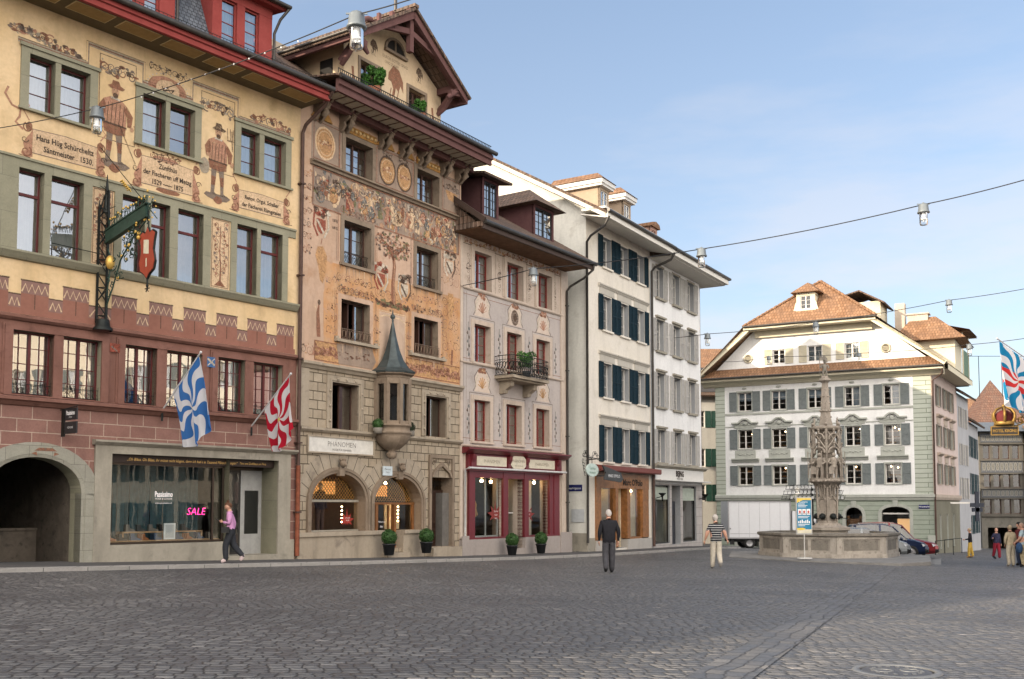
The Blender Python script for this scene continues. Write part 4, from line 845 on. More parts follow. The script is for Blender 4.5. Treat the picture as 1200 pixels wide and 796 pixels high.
# bare plaster island and hanging figure on the left
pt.P([(.95, 9.5), (1.25, 9.6), (1.35, 9.2), (1.15, 8.7), (1.18, 7.3), (1.25, 6.4), (1.7, 6.4), (1.7, 9.7), (1.2, 9.7)], 14, 1)
pt.P([(.85, 10.2), (1.1, 10.25), (1.3, 9.95), (1.25, 9.4), (1.12, 9.0), (.98, 9.1), (.9, 9.5), (.75, 9.9)], 3, 2); pt.line([(1.0, 10.3), (1.05, 10.5)], .03, 2, 3)
pt.line([(.95, 8.3), (.9, 8.0), (.93, 7.5), (.95, 7.2)], [.04, .14, .18, .16], 2, 2); pt.E(.95, 8.35, .07, .09, 11, 3, 10)
pt.P([(8.0, 9.9), (8.35, 9.9), (8.4, 9.4), (8.2, 8.9), (8.05, 9.2)], 3, 2); pt.line([(8.3, 7.7), (8.25, 7.1)], .12, 2, 2)
PALE = stucco('pale_pink_plaster', (.52, .37, .27), (.56, .42, .32), None, .4, 1.2); Fm.append(PALE)
pt.R(4.0, 5.4, 6.6, 8.55, 15, 1); pt.frame(3.95, 5.45, 6.55, 8.6, .03, 4, 2); pt.text('15   82', .2, 4.7, pt.y - .008, 6.75, 2); pt.line([(3.98, 8.35), (4.3, 8.45), (5.1, 8.42), (5.42, 8.3)], .05, 4, 3)
# lower frieze of red-brown arabesque
for a, b in ((.75, 3.55), (5.45, 8.75)):
    holeR(a, b, 6.42, 7.08, 3, 3); pt.leafy(a, b, 6.45, 7.05, int((b - a) * 4), int(a * 9), (2, 12, 2), .06, 4); pt.frame(a, b, 6.42, 7.08, .03, 2, 5)
    pt.leafy(a, b, 6.45, 7.05, int((b - a) * 5), int(a * 19), (2, 12), .03, 5)
pt.P([(1.9, 6.42), (3.6, 6.42), (3.8, 6.7), (3.6, 7.1), (1.8, 7.1)], 13, 6)
# small faded ornament between and beside the windows
for (a, b, c, d, n_) in ((3.75, 5.75, 9.0, 9.7, 7), (5.75, 7.6, 8.75, 9.6, 9), (1.8, 3.75, 8.75, 9.6, 9), (7.65, 8.7, 7.2, 9.9, 3), (3.7, 4.0, 7.2, 8.6, 1), (5.45, 5.75, 7.2, 8.6, 1), (.1, 1.0, 6.5, 7.3, 3), (.15, .55, 9.8, 12.9, 1), (3.75, 5.75, 10.9, 11.5, 6), (1.3, 1.8, 7.3, 9.6, 1), (7.65, 8.7, 10.2, 11.5, 3)):
    for q_ in range(max(1, int((d - c) / .42))): pt.leafy(a, b, c + q_ * .42, c + q_ * .42 + .42, max(2, n_), int(a * 31 + q_), (2, 12, 1, 3, 11), .022, 1)
for a, b, c, d in h2[:6]:
    for uu in (a - .27, b + .27): pt.line([(uu, c), (uu, d + .25)], .02, 2, 2); pt.line([(uu - .07 * (1 if uu < a else -1), c), (uu - .07 * (1 if uu < a else -1), d + .3)], .012, 11, 2)
    pt.leafy(a - .2, b + .2, d + .2, d + .48, 7, int(a * 77 + c), (2, 1, 3, 11), .025, 8)
# streaks and peeled spots
for k in range(60):
    u = rr.choice((rr.uniform(1.8, 3.8), rr.uniform(5.7, 7.7))); z = rr.choice((9.78, 7.12)); pt.P([(u, z), (u + rr.uniform(.02, .06), z), (u + .03, z - rr.uniform(.1, .45))], rr.choice((4, 1, 15)), 7)
for k in range(34): pt.E(rr.uniform(.1, 8.7), rr.uniform(6.5, 11.4), rr.uniform(.03, .11), rr.uniform(.03, .1), rr.choice((15, 4, 1)), 0, 8, .8, k) if rr.random() < .5 else None
# draw nothing over the openings
def inside(c): return any(h[0] - .02 < c[0] < h[1] + .02 and h[2] - .02 < c[2] < h[3] + .02 for h in h2)
keep = [i for i, f in enumerate(pt.f) if not any(inside(pt.v[j]) for j in f)]
pt.f = [pt.f[i] for i in keep]; pt.m = [pt.m[i] for i in keep]; pt.sm = [pt.sm[i] for i in keep]
pt.build('wall_fresco', Fm, H2)
# eaves with corbels
for u in (.75, 2.0, 4.0, 5.15, 6.25, 7.6, 8.6):
    mb = MB()
    for s in (-.13, .13):
        mb.prism([(0, 14.35), (-.12, 14.4), (-.26, 14.55), (-.22, 14.68), (-.42, 14.78), (-.48, 14.95), (-.6, 15.0), (-.6, 15.1), (0, 15.1)], u + s - .05, u + s + .05, 0, 'yz')
    mb.tube([(u, -.3, 14.5), (u, -.44, 14.62), (u, -.4, 14.75), (u, -.55, 14.9)], [.08, .11, .07, .1], 8)
    mb.build('carved_bracket', BRST, H2)
mb = MB()
for u in (.95, 4.2, 5.35): mb.prism([(u - .5, 14.5), (u + .5, 14.5), (u + .32, 14.72), (u, 14.82), (u - .32, 14.72)], -.06, .0, 0)
for a, b in ((2.1, 3.7), (6.0, 7.6)):
    mb.box(a, b, -.05, 0, 14.46, 14.72)
    for k in range(8): mb.ball((a + (b - a) * (k + .5) / 8, -.06, 14.59), .07, 1, 8)
mb.build('gilt_carving', [plain('gilt_ornament', (.40, .21, .06), .5, .3, .3), plain('gilt_boss', (.6, .42, .2), .5, .3)], H2)
mb = MB(); mb.box(.3, 9.02, -1.25, .05, 15.04, 15.12); mb.box(.3, 9.02, -.5, -.3, 14.86, 15.039)
mb.cornice(.3, 9.05, [(-1.25, 14.98), (-1.34, 14.98), (-1.34, 15.16), (-1.36, 15.18), (-1.42, 15.2), (-1.42, 15.38), (-1.25, 15.4)])
mb.build('eaves_beam', PURP, H2)
mb = MB()
for k in range(19): mb.box(.5 + k * .45, .5 + k * .45 + .36, -1.16, -.62, 15.02, 15.038)
mb.build('soffit_panel', plain('pale_grey_soffit_panel', (.42, .38, .30), .9), H2)
mb = MB(); mb.tube([(.25, -1.5, 15.44), (9.15, -1.5, 15.44)], .085, 10); mb.build('gutter', ZINC, H2)
mb = MB(); roof(mb, [(0.1, -1.5, 15.46), (9.05, -1.5, 15.46), (9.05, .4, 15.75), (.1, .4, 15.75)], .06); roof(mb, [(0, .4, 15.75), (8.85, .4, 15.75), (8.85, 9, 16.3), (0, 9, 16.3)], .06)
roof(mb, [(-.3, .2, 15.8), (2.2, .2, 15.8), (2.2, 4.8, 19.3), (-.6, 4.8, 19.3)], .08); mb.build('roof', TILEB, H2)
mb = MB(); n = 90
for k in range(n): x = .3 + k * 8.7 / n; mb.tube([(x, -1.35, 15.45), (x, -1.35, 15.72)], .014, 3, cap=False)
mb.tube([(.3, -1.35, 15.73), (9.0, -1.35, 15.73)], .018, 4); mb.tube([(.3, -1.35, 15.52), (9.0, -1.35, 15.52)], .01, 4); mb.build('snow_guard', STEEL, H2)
mb = MB(); mb.box(0, 8.8, 5.6, 10, 15.6, 19.9); mb.build('hidden_shade_block', BST2, H2)  # unseen block added behind the gable to shade the neighbouring white gable wall
# gabled attic
gh = [(2.85, 3.84, 16.2, 17.28), (5.52, 6.5, 16.2, 17.22)]
gm_ = wall(2.0, 7.5, 15.5, 17.6, gh, lambda z, u: 0, (), (), 0, .3, 0)
gm_.poly([(2.0, 0, 17.6), (7.5, 0, 17.6), (4.62, 0, 19.25)])
gm_.poly([(2.0, 0, 15.5), (2.0, 6.5, 15.5), (2.0, 6.5, 17.75), (2.0, 0, 17.75)]); gm_.poly([(7.5, 0, 15.5), (7.5, 6.5, 15.5), (7.5, 6.5, 17.75), (7.5, 0, 17.75)])
gab = gm_.build('gable_wall', GABP, H2)
mb = MB()
for a, b, c, d in gh: surround(mb, a, b, c, d, .12, -.03, bot=0)
mb.box(4.1, 5.35, -.12, .02, 18.1, 18.2)
P = arcpts(4.22, 5.22, 18.2, 18.65, 12); P2 = arcpts(4.12, 5.32, 18.2, 18.75, 12)
for k in range(12): q = [P[k], P[k + 1], P2[k + 1], P2[k]]; mb.hexa([(p[0], -.06, p[1]) for p in q], [(p[0], .02, p[1]) for p in q])
mb.box(4.69, 4.75, -.05, .0, 18.2, 18.66); mb.build('gable_dressing', BRST, H2)
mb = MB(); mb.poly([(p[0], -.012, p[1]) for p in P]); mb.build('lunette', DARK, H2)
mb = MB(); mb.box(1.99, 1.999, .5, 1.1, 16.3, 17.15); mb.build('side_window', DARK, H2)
for a, b, c, d in gh: window(H2, a, b, c, d, .2, WOODB, 4, 3, 2, .05, GL)
pt = Paint(-.004)
def eagle(u, z, k, m):
    pt.P([(u - .5 * k, z + .5 * k), (u - .15 * k, z + .95 * k), (u + .3 * k, z + .85 * k), (u + .6 * k, z + .35 * k), (u + .62 * k, z - .2 * k), (u + .4 * k, z + .1 * k), (u + .25 * k, z - .25 * k), (u + .05 * k, z - .1 * k), (u - .05 * k, z - .5 * k), (u - .25 * k, z - .6 * k), (u - .15 * k, z - .2 * k), (u - .3 * k, z + .1 * k), (u - .55 * k, z + .15 * k)], m)
    for a in (-.3, 0, .25): pt.line([(u + a * k, z - .2 * k), (u + (a - .1) * k, z - .6 * k), (u + (a + .1) * k, z - .75 * k)], .06 * k, m)
eagle(4.75, 17.0, .75, 0); eagle(3.55, 17.95, .35, 1); eagle(6.15, 17.85, .35, 1)
pt.text('DURCH GOTTES GNAD', .15, 4.75, pt.y, 17.85, 1, 0, .9); pt.text('UND ZUNFT', .15, 4.55, pt.y, 17.66, 1, 0, .9)
for x in (2.45, 6.95): pt.line([(x, 16.9), (x + .05, 16.5), (x, 16.1)], .12, 0)
pt.build('gable_painting', [P_RED, P_DK], gab)
mb = MB(); X0, X1, XC, ZT, ZE = 1.3, 7.92, 4.6, 19.38, 17.3
for y in (-.95, -.78):
    for (xa, xb) in ((X0, XC), (X1, XC)): mb.beam((xa, y, ZE), (xb, y, ZT), .12, .3 if y < -.9 else .2)
mb.beam((XC, -.8, 18.0), (XC, -.8, 19.6), .2, .2); mb.beam((2.6, -.8, 18.28), (XC, -.8, 18.75), .14, .2); mb.beam((6.85, -.8, 18.28), (XC, -.8, 18.75), .14, .2)
for s in (-1, 1):
    mb.beam((XC + s * 1.0, -.8, 18.5), (XC + s * 1.0, -.8, 19.1), .14, .14); mb.beam((XC + s * 1.7, -.8, 18.4), (XC + s * 1.7, -.8, 18.75), .12, .12)
    pts = [(XC + s * (2.1 + .75 * math.sin(t)), -.8, 18.35 - .95 * (1 - math.cos(t))) for t in [PI / 2 * j / 6 for j in range(7)]]; mb.tube(pts, .1, 6)
    e = XC + s * 2.75
    mb.beam((e, .1, 17.62), (e, -1.0, 17.62), .22, .24); mb.beam((e, .0, 16.85), (e, -.75, 17.5), .16, .18); mb.beam((e + s * -.35, -.8, 17.35), (e + s * .5, -.8, 17.5), .2, .2); mb.tube([(e - s * .05, .0, 16.75), (e, -.3, 16.95), (e, -.6, 17.35)], [.09, .1, .12], 7)
    mb.tube([(e - s * .5, -.8, 17.1), (e - s * .3, -.8, 17.25), (e, -.85, 17.5)], [.06, .1, .12], 7)
    mb.beam((XC + s * 3.27, -.98, 17.28), (XC + s * 3.27, 7, 17.28), .12, .26)
mb.build('gable_timber', PURP, H2)
mb = MB()
for s in (-1, 1):
    roof(mb, [(XC, -1.1, ZT + .25), (XC + s * 3.42, -1.1, ZE + .1), (XC + s * 3.42, 7.5, ZE + .1), (XC, 7.5, ZT + .25)], .1)
for k in range(30): mb.box(XC - .12, XC + .12, -1.12 + k * .3, -1.12 + k * .3 + .27, ZT + .22, ZT + .33)
mb.build('gable_roof', TILEB, H2)
mb = MB(); mb.tube([(X0 - .25, -1.1, ZE + .05), (X0 - .25, 7, ZE + .05)], .06, 8); mb.tube([(X0 - .12, -1.0, ZE + .25), (X0 - .12, 7, ZE + .25)], .012, 4)
for k in range(40): mb.tube([(X0 - .12, -1 + k * .2, ZE + .1), (X0 - .12, -1 + k * .2, ZE + .25)], .008, 3, cap=False)
mb.tube([(XC - .1, -.2, ZT + .3), (XC - .1, -.2, ZT + 1.6)], .06, 8); mb.build('gable_gutter', ZINC, H2)

# ================================================================== HOUSE 3: grey painted house with balcony
w3 = dirv(1420)
H3 = thing('town_house', 'narrow grey painted house with a small iron balcony above a dark red shop front', 'house', (-2.053, 39.946, -1.87), local(*w3), 'painted town houses along the square')
GPL = stucco('grey_lilac_plaster', (.42, .375, .35), (.48, .425, .39), (.35, .305, .28), .2, .5); GPL2 = stucco('pinkish_painted_stone', (.51, .42, .345), (.56, .47, .39), (.4, .32, .26), .3)
WRED = plain('brick_red_window_paint', (.20, .03, .022), .4); BURG = plain('burgundy_shop_paint', (.13, .016, .022), .35, 0, .1, .5)
o3 = [(.94, 2.12, 10.62, 12.15), (3.25, 4.48, 10.62, 12.15), (5.67, 6.8, 10.62, 12.15), (.94, 2.06, 7.64, 9.18), (3.23, 4.35, 7.35, 9.18), (5.5, 6.62, 7.64, 9.18), (.93, 2.03, 4.46, 6.12), (3.18, 4.34, 4.46, 6.12), (5.48, 6.55, 4.46, 6.12)]
wall(0, 8.15, -.6, 12.75, o3 + [(.88, 2.85, .6, 3.02, .4), (3.2, 4.42, .1, 3.02, .7), (4.75, 6.42, .6, 3.02, .4)], lambda z, u: 0 if 4.2 < z < 10.5 else 1, (4.2, 10.5), (), 0, .3, 1).build('wall', [GPL, GPL2], H3)
shell(H3, 0, 8.15, -.6, 13, 9, WARMI, floors=(3.3, 7.2, 10.3, 12.7))
mb = MB()
for a, b, c, d in o3: surround(mb, a, b, c, d, .2, -.035, bot=.0, top=.18); mb.box(a - .22, b + .22, -.09, .02, c - .09, c - .002)
for z in (10.48, 7.5, 4.2): mb.cornice(0, 7.75, [(.02, z), (-.05, z + .01), (-.08, z + .05), (-.08, z + .08), (.02, z + .1)])
mb.box(7.55, 8.15, -.05, .02, .6, 12.6); mb.box(0, .15, -.045, .02, .6, 12.6)
mb.build('window_stone', GPL2, H3)
mb = MB(); mb.box(0, .88, -.16, .02, -.6, .55); mb.box(.88, 3.2, -.159, .35, -.6, .55); mb.box(4.42, 8.2, -.16, .35, -.6, .55); mb.box(3.2, 4.42, -.2, .69, -.6, .1); mb.box(7.25, 8.2, -.2, -.16, -.6, .7); mb.box(-.05, .4, -.2, -.16, -.6, .7); mb.build('plinth', stucco('pinkish_grey_plinth', (.33, .29, .265), (.36, .32, .295), None, .2), H3)
for i, (a, b, c, d) in enumerate(o3):
    window(H3, a, b, c, d, .25, WRED, 2, 4 if i != 4 else 5, 2, .06, GL, ('sides', CURT, .3) if i in (0, 1, 2, 5) else (('right', CURT, .4) if i == 6 else None))
pt = Paint(-.004); F3 = [plain('faded_cartouche', (.56, .46, .38), .95, 0, .1), P_PINK, P_DK, P_GREY, P_WHT, P_ORA, P_RED, P_BLUE]
for (a, b, c, d) in o3:
    pt.frame(a - .3, b + .3, c - .02, d + .28, .022, 2, 0)
for i, (u, z, m) in enumerate(((1.5, 9.97, 1), (3.85, 9.95, 3), (6.1, 9.92, 1), (1.5, 6.9, 5), (6.05, 6.9, 5))):
    pt.P([(u - .55, z - .45), (u + .55, z - .45), (u + .42, z - .25), (u + .5, z + .1), (u + .3, z + .38), (u, z + .5), (u - .3, z + .38), (u - .5, z + .1), (u - .42, z - .25)], 0, 1)
    for s in (-1, 1): pt.line([(u + s * .62, z - .45), (u + s * .45, z - .2), (u + s * .55, z + .15), (u + s * .3, z + .42), (u, z + .55)], .03, 2, 2); pt.line([(u + s * .5, z - .3), (u + s * .42, z), (u + s * .3, z + .25)], .06, 4, 2)
    if i == 1:
        for r in (.28, .21, .14): pt.E(u, z - .1, r, r * 1.2, (2, 3, 2)[int((.28 - r) / .07 + .5)], 2 + int((.28 - r) / .07 + .5), 16)
    else:
        for k in range(7): a = PI * (k + .5) / 7; pt.P([(u - .03, z - .3), (u + .3 * math.cos(a) - .03, z - .25 + .4 * math.sin(a)), (u + .3 * math.cos(a) + .05, z - .22 + .38 * math.sin(a)), (u + .03, z - .3)], m, 2)
    pt.leafy(u - .2, u + .2, z + .25, z + .55, 3, i, (m, 1, 6), .05, 3)
for u in (2.7, 4.95, 7.1, .55):
    for z in (8.3, 5.2):
        pt.line([(u, z - .5), (u + .03, z), (u - .02, z + .5), (u, z + .9)], .035, 7, 0)
        for k in range(7): pt.E(u + (-1) ** k * .05, z - .4 + k * .17, .05, .07, (7, 3, 2)[k % 3], 1, 8, .5, k)
    pt.leafy(u - .12, u + .12, 10.8, 12.0, 1, int(u * 10), (3, 2), .04, 0)
    for k in range(6): pt.spiral(u, 10.8 + k * .22, .1, 1.3, .02, 2, 0, k, (-1) ** k)
for z in (4.55, 7.72, 10.3): pt.line([(.1, z), (7.6, z)], .02, 6, 0)
for u in (.18, .25, .42, 7.5): pt.line([(u, .8), (u, 10.4)], .018, 3, 0)
pt.leafy(.2, 7.6, 12.38, 12.6, 22, 9, (6, 5, 1), .04, 0); pt.line([(.1, 12.33), (7.7, 12.33)], .03, 2, 0)
def ins3(c): return any(h[0] < c[0] < h[1] and h[2] < c[2] < h[3] for h in o3)
keep = [i for i, f in enumerate(pt.f) if not any(ins3(pt.v[j]) for j in f)]; pt.f = [pt.f[i] for i in keep]; pt.m = [pt.m[i] for i in keep]; pt.sm = [pt.sm[i] for i in keep]
pt.build('wall_painting', F3, H3)
# balcony
mb = MB(); mb.box(2.35, 5.1, -.95, .0, 7.1, 7.22); mb.prism([(0, 6.5), (-.25, 6.52), (-.3, 6.65), (-.55, 6.8), (-.6, 7.0), (-.85, 7.1), (0, 7.1)], 2.7, 2.95, 0, 'yz'); mb.prism([(0, 6.5), (-.25, 6.52), (-.3, 6.65), (-.55, 6.8), (-.6, 7.0), (-.85, 7.1), (0, 7.1)], 4.45, 4.7, 0, 'yz'); mb.box(2.5, 4.95, -.8, 0, 7.02, 7.1)
bal = mb.build('balcony', BST2, H3)
mb = MB(); path = [(2.4, .0)] + [(2.4 - .12 * math.sin(t * PI), -.9 * t) for t in (.33, .66)] + [(2.4, -.92)] + [(2.4 + 2.65 * t, -.92 - .16 * math.sin(PI * t)) for t in [k / 10 for k in range(1, 10)]] + [(5.05, -.92), (5.17, -.6), (5.17, -.3), (5.05, 0)]
for z in (7.24, 8.02, 7.85): mb.tube([(x, y, z) for x, y in path], .018 if z != 7.85 else .012, 5)
for (p, q) in zip(path, path[1:]):
    L_ = math.hypot(q[0] - p[0], q[1] - p[1]); n = max(1, int(L_ / .13))
    for k in range(n):
        t = (k + .5) / n; x, y = p[0] + (q[0] - p[0]) * t, p[1] + (q[1] - p[1]) * t; dx, dy = (q[0] - p[0]) / L_ * .065, (q[1] - p[1]) / L_ * .065; ny, nx = -dx / .065, dy / .065
        for zc, r in ((7.42, 1), (7.66, -1)): mb.tube([(x + dx * r * math.cos(a) - nx * .05 * math.sin(a / 2), y + dy * r * math.cos(a) + ny * 0, zc + .11 * math.sin(a)) for a in [5.2 * j / 8 for j in range(9)]], .016, 4)
        mb.tube([(x + dx, y + dy, 7.24), (x + dx, y + dy, 8.02)], .008, 4)
mb.build('balcony_railing', STEEL, bal)
# shop front 3
mb = MB(); mb.cornice(.1, 7.8, [(.0, 3.92), (-.2, 3.95), (-.34, 4.05), (-.42, 4.1), (-.42, 4.16), (0, 4.2)]); mb.box(.4, 7.4, -.14, .0, 3.42, 3.92); mb.box(.4, 7.4, -.2, 0, 3.25, 3.42)
for u in (.62, 3.18, 4.5, 7.0): mb.prism([(0, 3.42), (-.2, 3.42), (-.2, 3.6), (-.28, 3.75), (-.3, 3.92), (0, 3.92)], u - .09, u + .09, 0, 'yz')
for a, b in ((.5, .88), (2.85, 3.2), (4.42, 4.75), (6.42, 6.75)): mb.box(a, b, -.12, .25, .55 if a not in (2.85, 4.42) else .55, 3.25)
mb.box(6.75, 7.2, -.15, .02, .55, 3.25); mb.box(.5, 3.2, -.14, .25, .5, .62); mb.box(4.42, 7.2, -.14, .25, .5, .62); mb.box(.88, 6.42, -.1, .25, 3.0, 3.25)
shp = mb.build('shop_front', BURG, H3)
CRM = plain('cream_sign_panel', (.60, .55, .43), .6)
mb = MB(); mb.box(.95, 3.02, -.16, -.13, 3.48, 3.86); mb.box(4.72, 6.78, -.16, -.13, 3.48, 3.86); mb.add([(3.86 + .6 * math.cos(a), -.2, 3.68 + .33 * math.sin(a)) for a in [2 * PI * k / 24 for k in range(24)]] + [(3.86 + .6 * math.cos(a), -.13, 3.68 + .33 * math.sin(a)) for a in [2 * PI * k / 24 for k in range(24)]], [tuple(range(24))] + [(k, (k + 1) % 24, 24 + (k + 1) % 24, 24 + k) for k in range(24)])
mb.build('sign_panel', CRM, shp)
mb = MB(); mb.text('PHÄNOMEN', .2, 1.98, -.164, 3.6, 0, 0, 1., -.003); mb.text('PHÄNOMEN', .2, 5.75, -.164, 3.6, 0, 0, 1., -.003); mb.text('PHÄNOMEN', .17, 3.86, -.205, 3.68, 0, 0, 1., -.002); mb.text('MODE FÜR FRAUEN', .07, 3.86, -.205, 3.52); mb.build('lettering', plain('brown_lettering', (.12, .08, .05), .7), shp)
mb = MB(); mb.tube([(.2, -.32, 3.36), (7.5, -.32, 3.36)], .045, 8); mb.tube([(.25, -.32, 3.36), (.25, -.1, 3.3), (.25, -.1, .3)], .04, 6); mb.build('awning_roller', plain('pale_awning_tube', (.5, .5, .49), .5), shp)
mb = MB()
for a, b in ((.88, 2.85), (4.75, 6.42)): mb.poly([(a, .1, .62), (b, .1, .62), (b, .1, 3.0), (a, .1, 3.0)])
mb.poly([(3.2, .5, .1), (4.42, .5, .1), (4.42, .5, 3.0), (3.2, .5, 3.0)]); mb.build('pane', GLS, shp)
mb = MB()
for u in (1.9, 2.72, 3.3): mb.box(u, u + .05, .12 if u < 3 else .48, .18 if u < 3 else .54, .6, 3.0)
mb.box(.9, 2.8, .12, .18, .62, .68); mb.box(3.2, 4.42, .48, .54, 1.55, 1.6); mb.build('window_mullion', plain('pale_grey_mullion', (.5, .5, .48), .5), shp)
mb = MB(); mb.box(4.7, 6.5, .9, .93, .55, 3.0); mb.box(.7, 3.0, 2.0, 2.05, .3, 3.1); mb.build('display_backdrop', plain('cream_backdrop', (.62, .56, .46), .8), H3)
for x, y in ((1.3, .6), (2.3, .6), (3.8, 1.2), (5.1, .5), (6.1, .5)): mb = MB(); mb.ball((x, y, 2.9), .07, 0, 8); mb.build('ceiling_and_fill_lamp', LAMPC, H3)  # lamps added inside to brighten the display and its backdrop
pt = Paint(.09); leaf(pt, 2.55, 1.5, .55, 0); leaf(pt, 4.98, 1.45, .55, 0)
for u in (2.6, 5.05):
    for k, s in enumerate(('20% AUF', 'ALLES', 'SALE')): pt.text(s, .08, u, .085, 1.62 - .14 * k, 1)
pt.build('leaf_sticker', [plain('dark_red_leaf_sticker', (.2, .035, .03), .6), WHT], shp)
# eaves, roof and dormers
SOF = plain('brown_board_soffit', (.15, .085, .05), .85, 0, .25, .2, 4)
mb = MB(); mb.box(-.35, 8.0, -1.35, .05, 12.62, 12.7); mb.build('soffit', SOF, H3)
mb = MB(); mb.tube([(-.4, -1.5, 12.82), (8.25, -1.5, 12.82)], .09, 10); mb.build('gutter', ZINC, H3)
mb = MB(); mb.box(-.4, 8.1, -1.43, -1.33, 12.56, 12.78); mb.beam((-.42, -1.5, 12.86), (-.42, .2, 14.1), .07, .2); mb.build('fascia', plain('dark_brown_fascia', (.06, .04, .032), .7), H3)
pitch = lambda y: 12.9 + (y + 1.5) * .62
mb = MB(); roof(mb, [(-.4, -1.5, pitch(-1.5)), (8.15, -1.5, pitch(-1.5)), (8.15, 4, pitch(4)), (-.4, 4, pitch(4))], .1); roof(mb, [(-.4, 9.5, pitch(-1.5)), (8.15, 9.5, pitch(-1.5)), (8.15, 4, pitch(4)), (-.4, 4, pitch(4))], .1)
mb.box(-.42, -.3, -1.4, .0, 12.65, 12.85); mb.poly([(-.3, -1.3, 12.66), (-.3, 0, 12.66), (-.3, 0, 13.7)]); mb.build('roof', TILEB, H3)
PBR = stucco('dark_plum_boarding', (.085, .04, .042), (.10, .05, .05), None, .2, 2)
for (a, b, y, zt, hip) in ((1.0, 2.15, -.35, 15.15, False), (4.95, 6.6, -.25, 15.05, True)):
    mb = MB(); zb = pitch(y) - .1
    for x0, x1 in ((a, a + .14), (b - .14, b)): mb.box(x0, x1, y, y + .1, zb, zt)
    mb.box(a, b, y - .01, y + .1, zt - .12, zt); mb.box(a, b, y - .01, y + .1, zb, zb + .12); mb.poly([(a, y, zb), (a, y + 3, zb + 1.9), (a, y + 3, zt), (a, y, zt)]); mb.poly([(b, y, zb), (b, y + 3, zb + 1.9), (b, y + 3, zt), (b, y, zt)])
    dm = mb.build('dormer', PBR, H3); window(dm, a + .14, b - .14, zb + .12, zt - .12, y + .03, plain('black_window_paint', (.02, .02, .022), .4), 4, 4, 2, .045, GL, ('full', CURT, 1))
    mb = MB(); e = .42
    if hip:
        c = (a + b) / 2; zr = zt + .95
        mb.add([(a - e, y - e, zt - .02), (b + e, y - e, zt - .02), (b + e, y + 3.4, zt - .02), (a - e, y + 3.4, zt - .02), (c, y + .75, zr), (c, y + 3.4, zr)], [(0, 1, 4), (0, 4, 5, 3), (1, 2, 5, 4), (3, 2, 1, 0)])
    else: roof(mb, [(a - e, y - e, zt + .05), (b + e, y - e, zt + .05), (b + e, y + 3.2, zt + .7), (a - e, y + 3.2, zt + .7)], .1)
    mb.build('dormer_roof', TILEB, dm)
mb = MB(); mb.tube([(8.05, -1.5, 12.8), (8.05, -1.45, 12.55), (7.98, -1.0, 12.2), (7.95, -.3, 11.9), (7.95, -.12, 11.7), (7.95, -.12, .6)], .055, 8)
for z in (2, 5, 8, 11): mb.box(7.88, 8.02, -.19, 0, z, z + .05)
mb.build('downpipe', ZINC, H3)
# ================================================================== HOUSE 4 and 5: white town houses
w4 = dirv(1320); A4 = local(*w4)
H4 = thing('town_house', 'cream white house with dark blue shutters and a wooden shop front', 'house', (3.46, 47.2, -2.1), A4, 'white town houses')
CREAMP = stucco('cream_plaster', (.69, .64, .55), (.74, .69, .61), (.60, .55, .46), .25, .4, .12); WHITEP = stucco('white_plaster', (.74, .73, .71), (.79, .78, .76), (.66, .65, .62), .25, .4, .12)
GABW = stucco('grey_white_gable_plaster', (.64, .63, .57), (.72, .71, .65), (.54, .52, .46), .35, .3, .2)
GRYREV = stucco('grey_reveal', (.30, .31, .32), (.34, .35, .36), None, .15, 1)
BLUSH = plain('dark_blue_shutter_paint', (.008, .024, .034), .6, 0, .25, .15); GRYSH = plain('pale_grey_shutter_paint', (.43, .41, .38), .6, 0, .1); WWIN = plain('white_window_paint', (.62, .60, .56), .5, 0, .05)
EAVEW = plain('white_painted_eaves', (.66, .63, .57), .8, 0, .06)
def shutter(par, u0, u1, z0, z1, y, m, slats=True):
    mb = MB(); f = .05
    surround(mb, u0 + f, u1 - f, z0 + f, z1 - f, f, y - .04, yb=y); zc = (z0 + z1) / 2; mb.box(u0 + f, u1 - f, y - .04, y, zc - .03, zc + .03)
    n = int((z1 - z0) / .075)
    for k in range(n):
        z = z0 + f + (z1 - z0 - 2 * f) * (k + .5) / n
        mb.add([(u0 + f, y - .034, z - .025), (u1 - f, y - .034, z - .025), (u1 - f, y - .008, z + .025), (u0 + f, y - .008, z + .025)], [(0, 1, 2, 3)])
    mb.box(u0 + f, u1 - f, y - .008, y - .002, z0 + f, z1 - f); return mb.build('shutter', m, par)
rows4 = [(13.62, 15.1), (10.55, 12.2), (7.3, 8.95), (4.22, 5.9)]; cols4 = [(1.75, 2.72), (3.75, 4.72), (5.75, 6.72)]
o4 = [(a, b, c, d) for c, d in rows4 for a, b in cols4]
wall(0, 7.5, -.8, 15.75, o4 + [(1.35, 7.0, .05, 2.95, .35)], lambda z, u: 0, (), (), 0, .34, 1).build('wall', [CREAMP, GRYREV], H4)
shell(H4, 0, 14.95, -.8, 15.5, 10, WARMI, floors=(3.6, 6.9, 10.1, 13.2, 15.4), side_l=False)
for i, (a, b, c, d) in enumerate(o4):
    w_ = window(H4, a, b, c, d, .24, WWIN, 2, 3, 2, .07, GL, ('full', CURT, 1) if i % 3 else ('sides', CURT, .35))
    shutter(w_, a - .5, a - .02, c - .03, d + .03, -.02, BLUSH); shutter(w_, b + .02, b + .5, c - .03, d + .03, -.02, BLUSH)
    mb = MB(); mb.box(a - .1, b + .1, -.1, .02, c - .09, c - .002); mb.build('window_sill', CREAMP, w_)
for (c, d) in rows4[1:]:
    for a, b in cols4: mb = MB(); mb.cornice(a - .5, b + .45, [(.02, d + .38), (-.05, d + .38), (-.1, d + .46), (-.13, d + .48), (-.13, d + .54), (.02, d + .56)]); mb.box(a - .35, b + .3, -.03, .02, d + .06, d + .38); mb.build('window_cornice', stucco('pale_stone_trim', (.46, .43, .37), (.5, .47, .41), None, .2), H4)
gp = lambda y: 16.38 + y * .58
